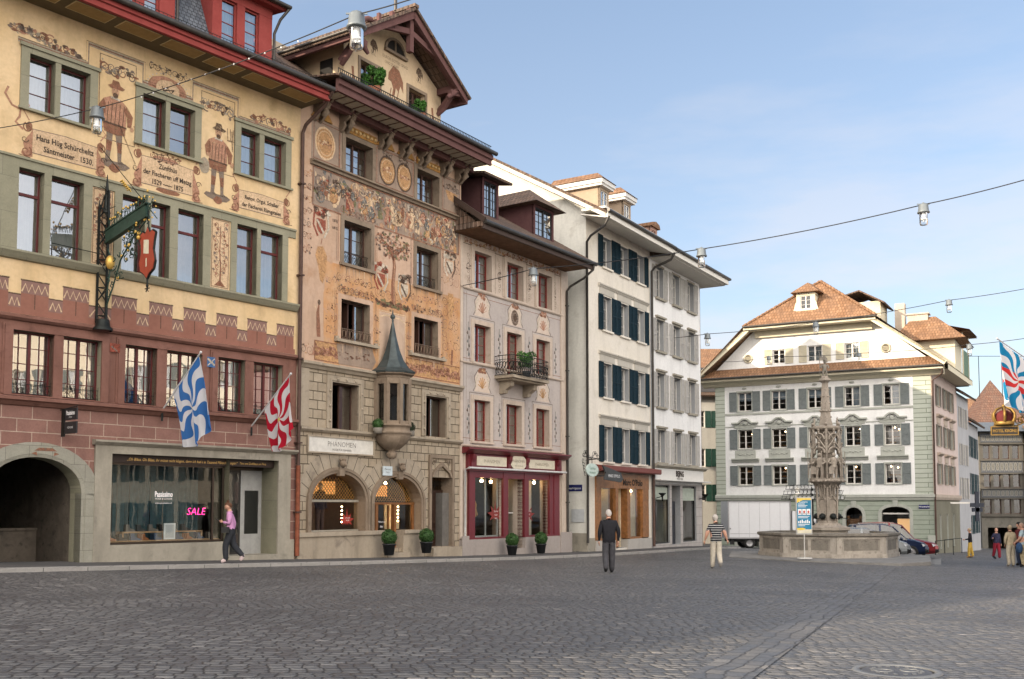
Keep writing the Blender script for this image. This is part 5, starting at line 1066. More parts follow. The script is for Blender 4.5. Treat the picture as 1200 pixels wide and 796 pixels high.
mb = MB(); mb.poly([(0, 0, -.8), (0, 10, -.8), (0, 10, gp(10) - .2), (0, 9, gp(9) - .2), (0, 0, gp(0) - .2)]); mb.build('gable_wall', GABW, H4)
mb = MB(); mb.box(-.013, 1.3, -.012, .02, -.8, .62); mb.box(-.013, 0, .02, 1.6, -.8, .85); mb.build('plinth', GREYST2, H4)
mb = MB(); mb.beam((-.25, -1.3, gp(-1.3) - .22), (-.25, 9, gp(9) - .22), .5, .22); mb.build('verge_board', EAVEW, H4)
mb = MB(); mb.box(-.5, 7.7, -1.25, .0, 15.75, 15.85); mb.box(-.5, 7.7, -1.32, -1.22, 15.4, 15.62) if False else None
mb.hexa([(-.5, -1.38, 15.3), (7.6, -1.38, 15.3), (7.6, -1.2, 15.3), (-.5, -1.2, 15.3)], [(-.5, -1.38, 15.56), (7.6, -1.38, 15.56), (7.6, -1.2, 15.56), (-.5, -1.2, 15.56)])
mb.hexa([(-.5, -1.2, 15.31), (7.6, -1.2, 15.31), (7.6, .02, 15.6), (-.5, .02, 15.6)], [(-.5, -1.2, 15.36), (7.6, -1.2, 15.36), (7.6, .02, 15.65), (-.5, .02, 15.65)])
mb.build('soffit', EAVEW, H4)
mb = MB(); roof(mb, [(-.55, -1.35, gp(-1.35)), (15.0, -1.35, gp(-1.35)), (15.0, 9, gp(9)), (-.55, 9, gp(9))], .12); roof(mb, [(-.55, 18, gp(-.5)), (15, 18, gp(-.5)), (15.0, 9, gp(9)), (-.55, 9, gp(9))], .12); mb.build('roof', TILEB, H4)
mb = MB(); mb.tube([(-.6, -1.46, 15.6), (7.55, -1.46, 15.6)], .08, 8); mb.tube([(-.45, -1.42, 15.35), (-.45, -1.2, 14.95), (-.3, -.4, 14.6), (-.1, -.1, 14.4), (-.09, -.08, .4)], .06, 8); mb.tube([(7.5, -1.42, 15.35), (7.5, -1.2, 15.0), (7.48, -.3, 14.7), (7.48, -.12, 14.5), (7.48, -.12, .2)], .07, 8)
mb.tube([(7.48, -.12, .0), (7.48, -.12, 4.0)], .08, 8, 1); mb.build('gutter', [ZINC, ZINC_B], H4)
mb = MB()
for (y0, z0) in ((2.2, 14.2),): mb.box(-.02, -.001, 4.9, 6.4, 15.6, 16.6)
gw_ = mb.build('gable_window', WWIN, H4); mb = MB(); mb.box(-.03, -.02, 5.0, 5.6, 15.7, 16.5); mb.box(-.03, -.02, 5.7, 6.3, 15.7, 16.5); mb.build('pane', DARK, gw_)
mb = MB(); mb.box(-.35, .0, 3.4, 8.8, 16.95, 17.05); mb.build('gable_ledge', EAVEW, H4)
for (a, b, y, fm, arc) in ((1.5, 2.5, 0., WWIN, 0), (4.2, 5.1, 0., WWIN, 0), (7.4, 8.3, -.1, plain('pink_dormer', (.4, .25, .2), .8), 1)):
    mb = MB(); zb, zt = gp(y) - .2, gp(y) + (1.12 if not arc else .6); D_ = 2.4
    mb.box(a, a + .12, y, y + .1, zb, zt); mb.box(b - .12, b, y, y + .1, zb, zt); mb.box(a, b, y - .01, y + .1, zt - .14, zt); mb.box(a, b, y - .01, y + .1, zb, zb + .4)
    mb.poly([(a, y, zb), (a, y + D_, zb + D_ * .58), (a, y + D_, zt), (a, y, zt)]); mb.poly([(b, y, zb), (b, y + D_, zb + D_ * .58), (b, y + D_, zt), (b, y, zt)])
    dm = mb.build('dormer', stucco('sunlit_dormer_board', (.34, .26, .19), (.38, .3, .22), None, .2, 2) if not arc else fm, H4); window(dm, a + .12, b - .12, zb + .4, zt - .14, y + .04, fm, 2, 2, 2, .05)
    mb = MB(); e = .25
    if arc: mb.tube([(a - .1, y + .3, zt), (a - .1, y + .31, zt)], .01); mb.prism([(a - .12, zt), (b + .12, zt), (b, zt + .22), ((a + b) / 2, zt + .32), (a, zt + .22)], y - .15, y + 2.2, 0)
    else:
        mb.box(a - e + .06, b + e - .06, y - e + .06, y + 2.4, zt, zt + .12, 1); mb.box(a - e, b + e, y - e, y + 2.4, zt + .12, zt + .32, 1)
        c = (a + b) / 2; mb.add([(a - e - .05, y - e - .05, zt + .32), (b + e + .05, y - e - .05, zt + .32), (b + e + .05, y + 2.6, zt + .32), (a - e - .05, y + 2.6, zt + .32), (c, y + .35, zt + .85), (c, y + 2.8, zt + .85)], [(0, 1, 4), (0, 4, 5, 3), (1, 2, 5, 4)])
    mb.build('dormer_roof', [TILEO, WWIN], dm)
BRAWN = plain('brown_red_canopy_paint', (.17, .045, .035), .5)
mb = MB(); mb.cornice(.55, 7.65, [(.0, 3.75), (-.45, 3.72), (-.5, 3.78), (-.5, 3.98), (-.4, 4.0), (0, 4.05)]); mb.build('shop_canopy', BRAWN, H4)
mb = MB(); mb.box(.8, 6.95, -.08, .0, 2.95, 3.68)
for a, b in ((.8, 1.35), (2.95, 3.25), (4.3, 4.65), (6.2, 6.95)): mb.box(a, b, -.06, .34, .5 if a != 2.95 else .1, 2.95)
mb.box(1.35, 2.95, .0, .34, .45, .56); mb.box(4.65, 6.2, .0, .34, .45, .56); shp = mb.build('shop_front', plain('varnished_oak', (.25, .11, .04), .4, 0, .3), H4)
mb = MB(); mb.text("Marc O'Polo", .42, 4.9, -.1, 3.12, 0, 0, 1.1, .012); mb.build('lettering', P_BLK, shp)
mb = MB(); mb.poly([(1.35, .1, .56), (2.95, .1, .56), (2.95, .1, 2.95), (1.35, .1, 2.95)]); mb.poly([(4.65, .1, .56), (6.2, .1, .56), (6.2, .1, 2.95), (4.65, .1, 2.95)]); mb.poly([(3.25, .9, .05), (4.3, .9, .05), (4.3, .9, 2.95), (3.25, .9, 2.95)]); mb.build('pane', GLS, shp)
mb = MB(); mb.box(.8, 3.0, -.05, .34, -.8, .46); mb.box(4.35, 7.35, -.05, .34, -.8, .46); mb.build('shop_plinth', stucco('pale_stone_plinth', (.42, .39, .35), (.46, .43, .39), None, .2), H4)
mb = MB(); mb.box(4.68, 6.18, .35, .4, .5, 2.95); mb.box(1.38, 2.9, 1.0, 1.05, .5, 2.95); mb.box(4.25, 4.3, .3, 1.6, .05, 2.95); mb.build('display_backdrop', plain('warm_cream_backdrop', (.66, .55, .4), .8), H4)
for x, y in ((2.1, .7), (5.4, .25), (5.0, .25), (3.8, 1.3)): mb = MB(); mb.ball((x, y, 2.85), .07, 0, 8); mb.build('ceiling_and_fill_lamp', LAMPC, H4)  # lamps added behind the panes to make the cream backdrop bright
# blue street sign and notice on the side wall, bracket signs
mb = MB(); mb.box(-.03, -.005, .25, 1.35, 2.78, 3.08); sn = mb.build('street_sign', plain('enamel_blue', (.015, .02, .10), .35), H4)
M = Matrix.Rotation(-PI / 2, 4, 'Z')
mb = MB(); mb.text('Kornmarktgasse', .15, 0, 0, 2.87); mb.xf(Matrix.Translation((-.035, .8, 0)) @ M); mb.build('lettering', WHT, sn)
mb = MB(); mb.box(-.04, -.005, .15, .8, 1.35, 1.95); mb.build('notice_board', plain('pale_notice', (.45, .47, .48), .5), H4)
SGN = plain('pale_green_sign', (.50, .60, .55), .5)
t = thing('bracket_sign', 'pale green oval sign hanging from a curly wrought iron bracket beside the downpipe', 'sign', (3.46, 47.2, -2.1), A4)
mb = MB(); mb.add([(-.75 + .62 * math.cos(a), yy, 3.72 + .3 * math.sin(a)) for yy in (-.66, -.6) for a in [2 * PI * k / 20 for k in range(20)]], [tuple(range(20)), tuple(range(39, 19, -1))] + [(k, (k + 1) % 20, 20 + (k + 1) % 20, 20 + k) for k in range(20)])
p_ = mb.build('sign_plate', SGN, t); mb = MB(); mb.text('Gasthaus', .17, -.75, -.665, 3.74); mb.text('Waldstätter', .13, -.75, -.665, 3.56); mb.build('lettering', plain('green_lettering', (.1, .22, .16), .6), p_)
mb = MB(); rr = random.Random(3)
mb.tube([(.02, .1, 4.2), (-.1, -.62, 4.25), (-1.6, -.64, 4.3)], .02, 5); mb.tube([(-.75, -.63, 4.3), (-.75, -.63, 4.0)], .015, 5)
for k in range(12): c = (-1.6 + .15 * k, -.62, 4.35 + .14 * math.sin(k)); r = rr.uniform(.08, .16); mb.tube([(c[0] + r * (1 - j / 14) * math.cos(j * .7), c[1], c[2] + r * (1 - j / 14) * math.sin(j * .7)) for j in range(11)], .012, 4)
for k in range(5): c = (-1.6 + .05 * k, -.6, 4.1 - .14 * k); mb.tube([(c[0] + .1 * (1 - j / 14) * math.cos(j * .7), c[1], c[2] + .1 * math.sin(j * .7)) for j in range(9)], .012, 4)
mb.build('iron_bracket', STEEL, t)
t = thing('hanging_sign', 'dark grey arrow shaped shop sign with white letters sticking out over the wooden shop front', 'sign', (3.46, 47.2, -2.1), A4)
mb = MB(); mb.prism([(-.3, 3.95), (1.65, 3.65), (1.9, 3.35), (1.65, 3.2), (-.1, 3.3), (.05, 3.6)], -.95, -.88); mb.beam((.9, -.9, 3.5), (.9, 0, 3.5), .05, .05)
p_ = mb.build('sign_plate', plain('charcoal_sign', (.05, .05, .05), .5), t); mb = MB(); mb.text("MARC O'POLO", .19, .9, -.955, 3.42); mb.build('lettering', WHT, p_)

H5 = thing('town_house', 'plain white house with pale grey shutters and a white shop sign band', 'house', (3.46, 47.2, -2.1), A4, 'white town houses')
rows5 = [(13.3, 14.98), (10.42, 12.1), (7.4, 9.2), (4.42, 6.15)]; cols5 = [(8.3, 9.35), (10.65, 11.7), (12.9, 13.95)]
o5 = [(a, b, c, d) for c, d in rows5 for a, b in cols5]
wall(7.5, 14.9, -.8, 15.35, o5 + [(7.95, 9.95, .1, 3.22, .3), (10.25, 11.5, .0, 3.22, .5), (11.85, 13.95, .1, 3.22, .3)], lambda z, u: 0 if z > 3.3 else 1, (3.3,), (), 0, .34, 2).build('wall', [WHITEP, blocks('pale_pink_ashlar', (.46, .42, .39), (.5, .46, .43), (.25, .23, .21), .9, .5, .01, .3), GRYREV], H5)
mb = MB(); mb.poly([(14.9, 0, -.8), (14.9, 10, -.8), (14.9, 10, 15.5), (14.9, 0, 15.5)]); mb.build('side_wall', WHITEP, H5)
for i, (a, b, c, d) in enumerate(o5):
    w_ = window(H5, a, b, c, d, .24, WWIN, 2, 3, 2, .07, GL, ('blind', WWIN, .15) if i % 2 else ('sides', CURT, .3))
    shutter(w_, a - .53, a - .03, c - .03, d + .02, -.02, GRYSH); shutter(w_, b + .03, b + .53, c - .03, d + .02, -.02, GRYSH)
    mb = MB(); mb.box(a - .14, b + .14, -.14, .02, c - .12, c - .002); mb.build('window_sill', GREYST2, w_)
for a, b, c, d in o5:
    mb = MB(); mb.box(a - .06, b + .06, -.05, .02, d + .002, d + .1)
    if c < 13: mb.box(a - .14, b + .14, -.14, .02, d + .1, d + .2)
    mb.build('window_hood', GREYST2, H5)
mb = MB(); mb.cornice(7.6, 15.2, [(.02, 4.1), (-.15, 4.12), (-.22, 4.2), (-.32, 4.22), (-.32, 4.3), (0, 4.36)]); mb.build('shop_cornice', GREYST2, H5)
mb = MB(); mb.box(7.65, 14.8, -.14, .0, 3.5, 4.1); mb.box(7.6, 15.1, -.5, .0, 3.44, 3.5); sg_ = mb.build('sign_band', WWIN, H5)
mb = MB(); mb.text('BEJING', .42, 11.1, -.15, 3.72, 0, 0, .9, .02); mb.text('PELLETTERIE', .16, 11.1, -.15, 3.53); mb.build('lettering', P_BLK, sg_)
mb = MB()
for a, b in ((7.95, 9.95), (11.85, 13.95)): surround(mb, a + .05, b - .05, .15, 3.17, .06, .1, yb=.18)
mb.build('shop_window', plain('black_shop_frame', (.02, .02, .02), .4), H5)
mb = MB(); mb.poly([(8, .14, .15), (9.9, .14, .15), (9.9, .14, 3.17), (8, .14, 3.17)]); mb.poly([(11.9, .14, .15), (13.9, .14, .15), (13.9, .14, 3.17), (11.9, .14, 3.17)]); mb.build('pane', GLS, H5)
mb = MB(); mb.box(10.3, 11.45, .3, .4, .0, 2.35); d_ = mb.build('house_door', plain('charcoal_door', (.035, .037, .045), .45), H5); mb = MB(); mb.box(11.1, 11.3, .27, .3, 1.3, 1.6); mb.build('letter_plate', ZINC, d_)
mb = MB(); mb.box(8.0, 9.9, .12, .13, 2.45, 3.1); mb.box(11.9, 13.9, .12, .13, 2.4, 3.1); mb.build('shop_blind', plain('pale_green_blind', (.42, .46, .38), .7), H5)
mb = MB()
for x, z in ((9.3, 1.9), (9.4, 1.7), (9.2, 1.4), (12.6, .5), (8.6, .5)): mb.ball((x, .7, z), .04, 0, 8)
mb.build('display_lamp', LAMPC, H5)
mb = MB(); mb.box(8, 9.9, 2.5, 2.55, 0, 3.2); mb.box(11.9, 13.9, 2.5, 2.55, 0, 3.2); mb.box(9.0, 9.6, .8, 1.0, .3, 1.8); mb.build('display_backdrop', plain('grey_green_backdrop', (.25, .27, .22), .8), H5)
for i, u in enumerate((8.0, 14.4)):
    t = thing('wall_lamp', ('dark iron wall lamp on the left edge' if i == 0 else 'dark iron wall lamp on the right edge') + ' of the white shop with the letter band', 'lamp', (3.46, 47.2, -2.1), A4, 'wall lamps of the white shop')
    mb = MB(); mb.tube([(u, 0, 2.5), (u, -.35, 2.6)], .025, 6); mb.lathe([(.03, 2.35), (.05, 2.6), (.18, 2.72), (.22, 2.78)], (u, -.38, 0), 8); mb.build('lamp_body', STEEL, t)
mb = MB(); mb.hexa([(7.6, -1.38, 15.25), (16.1, -1.38, 15.25), (16.1, -1.15, 15.25), (7.6, -1.15, 15.25)], [(7.6, -1.38, 15.56), (16.1, -1.38, 15.56), (16.1, -1.15, 15.56), (7.6, -1.15, 15.56)])
mb.hexa([(7.6, -1.15, 15.21), (16.1, -1.15, 15.21), (14.9, .02, 15.2), (7.6, .02, 15.2)], [(7.6, -1.15, 15.26), (16.1, -1.15, 15.26), (14.9, .02, 15.3), (7.6, .02, 15.3)]); mb.hexa([(14.9, .02, 15.2), (16.1, -1.15, 15.21), (16.1, 9, 15.2), (14.9, 9, 15.2)], [(14.9, .02, 15.3), (16.1, -1.15, 15.26), (16.1, 9, 15.3), (14.9, 9, 15.3)])
mb.build('soffit', EAVEW, H5)
mb = MB(); mb.tube([(7.6, -1.46, 15.58), (16.2, -1.46, 15.58), (16.2, 9, 15.58)], .08, 8); mb.build('gutter', ZINC, H5)
mb = MB(); mb.add([(15.0, -1.35, 15.6), (16.2, -1.35, 15.6), (16.2, 9, 15.6), (15.0, 9, gp(9))], [(0, 1, 3), (1, 2, 3)]); mb.build('roof', TILEB, H5)

# ================================================================== HOUSE 6: pale green corner house across the square
G0 = (15.471, 77.587, -3.2); wG = (.86879, -.49519); A6 = local(*wG)
H6 = thing('corner_house', 'large white house with pale green quoins, grey shutters and orange half hipped tile roof', 'house', G0, A6)
GRNQ = blocks('pale_green_banded_quoins', (.42, .45, .385), (.45, .48, .415), (.18, .21, .16), 6, .32, .022, .8, (0, 0), .15); GRNB = blocks('green_ground_floor', (.31, .35, .29), (.34, .38, .32), (.15, .18, .14), 6, .32, .02, .7, (0, 0), .25)
WHT6 = stucco('bright_white_plaster', (.75, .75, .74), (.79, .79, .78), (.68, .68, .66), .22, .3, .1); PNK6 = stucco('pale_pink_side_plaster', (.52, .42, .38), (.57, .47, .43), (.46, .37, .33), .2, .3, .1)
STN6 = stucco('pale_grey_green_stone', (.37, .385, .345), (.42, .43, .39), None, .25); GSH6 = plain('grey_green_shutter_paint', (.155, .175, .175), .6, 0, .15); BSH6 = plain('beige_shutter_paint', (.47, .43, .33), .6, 0, .1)
CRE6 = plain('cream_cornice_paint', (.58, .53, .40), .8, 0, .06)
c6 = [(1.75, 2.82), (4.3, 5.38), (6.95, 8.0), (9.55, 10.62), (12.2, 13.28)]; rw6 = [(10.28, 11.7), (7.45, 8.88), (4.75, 6.15)]
o6 = [(a, b, c, d) for c, d in rw6 for a, b in c6]; GW, GH = 15.32, 12.85
garch = [(9.45, 10.6, .2, 3.1, .3, 2.6, 0), (11.9, 13.75, .6, 3.15, .3, 2.75, 0), (1.6, 3.2, .2, 3.1, .3, 2.6, 0), (4.2, 5.6, .2, 3.1, .3, 2.6, 0)]
def m6(z, u): return 2 if z < 3.7 else (1 if (u < .75 or u > 14.15) else 0)
wall(0, GW, -.8, GH, o6 + garch, m6, (3.7,), (.75, 14.15), 0, .25, 3).build('wall', [WHT6, GRNQ, GRNB, STN6], H6)
s6 = Matrix.Rotation(0, 4, 'Z'); v2_ = dirv(1340); rz2 = local(*v2_) - A6; SM = Matrix.Translation((GW, 0, 0)) @ Matrix.Rotation(rz2, 4, 'Z'); SL = 11.5
cs = [(1.9, 3.6), (4.9, 6.6), (7.6, 9.3)]; so_ = [(a + .3, b - .3, c, d) for c, d in rw6 for a, b in cs]
sw = wall(0, SL, -.8, GH, so_ + [(2.2, 2.9, .2, 2.6, .3), (5.2, 5.9, .2, 2.6, .3), (8, 8.7, .2, 2.6, .3)], lambda z, u: 1 if z < 3.7 else 0, (3.7,), (), 0, .25, 2); sw.xf(SM); sw.build('side_wall', [PNK6, stucco('grey_brown_ground_floor', (.17, .16, .12), (.2, .19, .145), None, .3, .5), STN6], H6)
mb = MB(); q = [SM @ Vector((SL, 0, 0)), Vector((GW - 3, 13, 0)), Vector((0, 13, 0)), Vector((0, 0, 0))]
for p, r in zip(q, q[1:]): mb.poly([(p.x, p.y, -.8), (r.x, r.y, -.8), (r.x, r.y, GH), (p.x, p.y, GH)])
for z in (3.8, 7, 9.8, 12.6): mb.poly([(0, .3, z), (GW, .3, z), (q[0].x, q[0].y, z), (GW - 3, 13, z), (0, 13, z)])
mb.build('rear_wall', WARMI, H6)
LITW = emis('warm_lit_interior', (1, .55, .25), .5)
GLG = glass('upper_floor_glass', (.7, .75, .78), .03, .02, .08, 1.)
def win6(a, b, c, d, shut, i, par=H6):
    w_ = window(par, a, b, c, d, .16, WWIN, 2, 2 if d - c < 1.2 else 3, 2, .07, GLG, ('right', CURT, .6) if c > 10 and i in (3, 4) else (('blind', CURT, .45) if c > 10 else None))
    for u0, u1 in ((a - .64, a - .06), (b + .06, b + .64)): shutter(w_, u0, u1, c - .02, d + .04, -.03, shut)
    return w_
for i, (a, b, c, d) in enumerate(o6): win6(a, b, c, d, GSH6, i % 5)
mb = MB(); rr = random.Random(7)
for (a, b, c, d) in o6:
    if c < 10:
        for k in range(3): mb.box(a + rr.uniform(0, .8), a + rr.uniform(.5, 1.1), 1.4 + .1 * k, 1.45 + .1 * k, c + .2 + k * .4, c + .32 + k * .4)
mb.build('shop_shelf', plain('brown_goods_shelf', (.28, .16, .08), .7, 0, .5), H6)
mb = MB()
for (a, b, c, d) in o6:
    if c < 10: mb.ball((a + rr.uniform(.2, .9), 1.2, d - .15), .05, 0, 8); mb.ball((a + rr.uniform(.2, .9), 2.2, d - .2), .05, 0, 8)
mb.build('ceiling_and_fill_lamp', LAMPC, H6)
mb = MB()   # stone surrounds, hoods, aprons
for i, (a, b, c, d) in enumerate(o6):
    surround(mb, a, b, c, d, .1, -.05, bot=.08)
    if c > 10:
        mb.ball(((a + b) / 2, -.05, d + .3), .12, 0, 8, .7, 1.6, .4)
    elif c > 7:
        cc = (a + b) / 2; mb.box(a - .3, b + .3, -.06, .02, d + .14, d + .5)
        pts = [(cc - 1.0, d + .5), (cc - .5, d + .5), (cc - .35, d + .65), (cc - .15, d + .8), (cc + .15, d + .8), (cc + .35, d + .65), (cc + .5, d + .5), (cc + 1.0, d + .5)]
        for p, r in zip(pts, pts[1:]): mb.beam((p[0], -.1, p[1]), (r[0], -.1, r[1]), .24, .11)
        mb.ball((cc, -.08, d + .48), .2, 0, 10, .9, 1, .4); mb.tube([(cc - .4, -.08, d + .3), (cc - .2, -.08, d + .42), (cc, -.08, d + .3), (cc + .2, -.08, d + .42), (cc + .4, -.08, d + .3)], .035, 5)
        mb.box(a - .25, b + .25, -.05, .02, c - .72, c - .12); mb.cornice(a - .5, b + .5, [(.02, c - 1.02), (-.08, c - 1.0), (-.14, c - .85), (-.25, c - .8), (-.25, c - .72), (.02, c - .7)])
        for k in range(7): mb.ball((a + (b - a) * k / 6, -.06, c - .42 + .03 * (-1) ** k), .07, 0, 6, .6)
mb.box(.75, 14.15, -.06, .02, 10.0, 10.14); mb.box(.75, 14.15, -.045, .02, 9.1, 9.16)
mb.cornice(-.05, GW + .12, [(.02, 3.6), (-.1, 3.62), (-.12, 3.75), (-.18, 3.8), (-.18, 3.98), (-.05, 4.02), (.02, 4.02)])
for (a, b, c, d, dp, sp, po) in garch:
    P = arcpts(a, b, sp, d, 10); P2 = arcpts(a - .22, b + .22, sp, d + .22, 10)
    for k in range(10): q_ = [P[k], P[k + 1], P2[k + 1], P2[k]]; mb.hexa([(p[0], -.06, p[1]) for p in q_], [(p[0], .02, p[1]) for p in q_])
    mb.box(a - .22, a, -.06, .02, -.5, sp); mb.box(b, b + .22, -.06, .02, -.5, sp); mb.prism([((a + b) / 2 - .12, d), ((a + b) / 2 + .12, d), ((a + b) / 2 + .18, d + .45), ((a + b) / 2 - .18, d + .45)], -.12, 0)
mb.box(14.9, GW + .14, -.16, .0, -.8, 1.2)
mb.build('stone_trim', STN6, H6)
for a, b, c, d in ((9.45, 10.6, .2, 2.6), (11.9, 13.75, .6, 2.75), (1.6, 5.6, .2, 2.6)): mb = MB(); mb.poly([(a, .2, c), (b, .2, c), (b, .2, d), (a, .2, d)]); mb.build('shop_pane', GLS, H6)
mb = MB(); mb.box(9.5, 10.55, .22, .3, 1.9, 2.3); mb.box(9.5, 9.7, .22, .3, .2, 2.5); mb.box(10.35, 10.55, .22, .3, .2, 2.5); mb.build('shop_door', WOODO, H6)
mb = MB(); mb.box(12.75, 13.6, 1.2, 1.25, .9, 2.3); mb.build('lit_display', emis('warm_display', (1, .55, .25), .22), H6)
mb = MB(); mb.box(11.95, 13.7, .19, .24, 2.62, 2.72); mb.build('awning_box', WWIN, H6)
mb = MB(); mb.box(14.35, 15.05, -.06, -.02, 3.02, 3.28); sn = mb.build('street_sign', plain('enamel_blue', (.015, .02, .10), .35), H6); mb = MB(); mb.text('Weinmarkt', .15, 14.7, -.064, 3.1); mb.build('lettering', WHT, sn)
for i, (a, b, c, d) in enumerate(so_):
    M_0 = SM; w_ = window(H6, a, b, c, d, .16, WWIN, 2, 3, 2, .07, GL); 
    for o_ in (w_, *kids(w_)):
        for v in o_.data.vertices: v.co = SM @ v.co
    for u0, u1 in ((a - .55, a - .04), (b + .04, b + .55)):
        s_ = shutter(w_, u0, u1, c - .02, d + .04, -.03, plain('taupe_shutter_paint', (.17, .15, .12), .6))
        for v in s_.data.vertices: v.co = SM @ v.co
mb = MB()
for (a, b, c, d) in so_:
    surround(mb, a, b, c, d, .1, -.04, bot=.08)
    if c < 10: mb.cornice(a - .35, b + .35, [(.02, d + .55), (-.1, d + .6), (-.25, d + .7), (-.25, d + .78), (.02, d + .8)]); mb.box(a - .2, b + .2, -.05, .02, d + .15, d + .55)
mb.cornice(0, SL + .1, [(.02, 3.6), (-.1, 3.62), (-.18, 3.8), (-.18, 3.98), (.02, 4.02)]); n = 26
for k in range(n): mb.box(.0, .35 + .12 * (k % 2), -.05, .02, 4.05 + k * .335, 4.05 + k * .335 + .3)
mb.xf(SM); mb.build('side_stone_trim', stucco('warm_beige_stone', (.40, .33, .27), (.44, .37, .31), None, .2), H6)
# eaves cornice, pent roof and gable
mb = MB(); mb.cornice(-.9, GW + .9, [(.02, 12.15), (-.15, 12.2), (-.35, 12.4), (-.75, 12.48), (-.85, 12.52), (-.85, 12.7), (.02, 12.72)]); mb.cornice(GW - .1, GW + .9, [(.0, 12.7), (8, 12.7), (8, 12.92), (0, 12.92)])
mb.build('eaves_cornice', CRE6, H6)
mb = MB(); roof(mb, [(-.9, -.95, 12.76), (GW + .9, -.95, 12.76), (GW + .3, .0, 13.5), (-.1, .0, 13.5)], .06)
mb.build('pent_roof', TILEO, H6)
gz0, gz1 = 13.2, 16.3
og = [(4.45, 5.35, 13.7, 14.75), (7.0, 8.05, 13.68, 14.85), (9.65, 10.65, 13.72, 14.85)]
gw = MB(); xs = lambda z: (-.9 + (z - 13.0) * 4.0 / 3.3, GW + .9 - (z - 13.0) * 4.4 / 3.3)
us = [4.45, 5.35, 7.0, 8.05, 9.65, 10.65]
gw = wall(3.0, 11.8, 12.9, 16.2, [(a, b, c, d, .2) for a, b, c, d in og], lambda z, u: 0, (), (), 0, .2, 0)
gw.poly([(-.5, 0, 12.9), (3.0, 0, 12.9), (3.0, 0, 16.2)]); gw.poly([(11.8, 0, 12.9), (15.8, 0, 12.9), (11.8, 0, 16.2)])
gw.build('gable_wall', WHT6, H6)
for i, (a, b, c, d) in enumerate(og):
    w_ = window(H6, a, b, c, d, .12, WWIN, 2, 3, 2, .07, GL, ('full', CURT, 1) if i else None)
    for u0, u1 in ((a - .62, a - .04), (b + .04, b + .62)): shutter(w_, u0, u1, c - .02, d + .04, -.03, BSH6)
for (u, z) in ((2.6, 14.22), (12.45, 14.28)):
    mb = MB()
    mb.tube([(u + .3 * math.cos(t), -.03, z + .3 * math.sin(t)) for t in [2 * PI * k / 16 for k in range(17)]], .06, 6); o_ = mb.build('oculus', BSH6, H6)
    mb = MB(); mb.poly([(u + .28 * math.cos(t), -.01, z + .28 * math.sin(t)) for t in [2 * PI * k / 16 for k in range(16)]])
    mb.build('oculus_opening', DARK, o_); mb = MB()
    for k in range(-3, 4): mb.tube([(u + k * .08 - .15, -.03, z - .17), (u + k * .08 + .1, -.03, z + .17)], .014, 4); mb.tube([(u + k * .08 + .15, -.03, z - .17), (u + k * .08 - .1, -.03, z + .17)], .014, 4)
    mb.build('oculus_lattice', BSH6, o_)
mb = MB()
for (xa, za, xb, zb) in ((-1.15, 12.95, 2.9, 16.35), (GW + 1.1, 12.95, 11.75, 16.35)):
    mb.beam((xa, -.55, za), (xb, -.55, zb), 1.1, .16); mb.beam((xa, -1.05, za - .1), (xb, -1.05, zb - .1), .1, .32)
mb.beam((2.7, -.55, 16.3), (11.95, -.55, 16.3), 1.1, .2); mb.cornice(2.6, 12.0, [(-1.1, 16.15), (-1.2, 16.2), (-1.2, 16.42), (-1.1, 16.42)]); mb.beam((3.2, -.1, 15.95), (11.6, -.1, 15.95), .3, .5)
mb.build('gable_boards', CRE6, H6)
RY = 5.5; RZ = 19.9
mb = MB(); c = 7.6
mb.add([(2.6, -1.3, 16.42), (12.05, -1.3, 16.42), (c, 1.9, RZ)], [(0, 1, 2)]); mb.add([(2.6, -1.3, 16.42), (c, 1.9, RZ), (c, 14, RZ), (-1.1, 14, 12.9), (-1.1, -1.2, 12.9)], [(0, 1, 2, 3, 4)]); mb.add([(12.05, -1.3, 16.42), (GW + 1.15, -1.2, 12.9), (GW + 1.15, 14, 12.9), (c, 14, RZ), (c, 1.9, RZ)], [(0, 1, 2, 3, 4)])
for (p, r) in (((2.6, -1.3, 16.42), (c, 1.9, RZ)), ((12.05, -1.3, 16.42), (c, 1.9, RZ))):
    for k in range(18): a_ = Vector(p).lerp(Vector(r), k / 18); b_ = Vector(p).lerp(Vector(r), (k + .85) / 18); mb.tube([a_ + Vector((0, 0, .02)), b_ + Vector((0, 0, .06))], .11, 6)
for k in range(34): mb.tube([(-.9 + k * .5, -.97, 12.98), (-.9 + k * .5 + .3, -.97, 12.98)], .05, 5) if k < 34 and False else None
mb.build('roof', TILEO, H6)
mb = MB(); mb.box(6.4, 7.65, -.2, 1.0, 17.6, 18.5, 1); mb.box(6.35, 6.65, -.35, 1.2, 17.5, 18.6); mb.box(7.4, 7.7, -.35, 1.2, 17.5, 18.6); mb.box(6.35, 7.7, -.36, 1.2, 18.5, 18.7); mb.box(6.3, 7.75, -.4, -.3, 17.35, 17.52); mb.prism([(6.1, 17.4), (6.35, 17.4), (6.35, 18.1), (6.25, 17.9), (6.2, 17.65)], -.35, -.25); mb.prism([(7.95, 17.4), (7.7, 17.4), (7.7, 18.1), (7.8, 17.9), (7.85, 17.65)], -.35, -.25)
dm = mb.build('dormer', [CRE6, DARK], H6); window(dm, 6.65, 7.4, 17.52, 18.5, -.3, WWIN, 2, 3, 2, .05, GLG)
mb = MB(); mb.add([(6.0, -.7, 18.72), (8.05, -.7, 18.72), (8.1, 2, 18.8), (5.95, 2, 18.8), (7.02, .35, 19.6), (7.02, 2.2, 19.8)], [(0, 1, 4), (0, 4, 5, 3), (1, 2, 5, 4), (0, 3, 2, 1)]); mb.build('dormer_roof', TILEO, dm)
mb = MB()   # roof superstructures to the right
mb.box(9.6, 11.6, 3.2, 6, 17.0, 18.3); d2 = mb.build('attic', CRE6, H6)
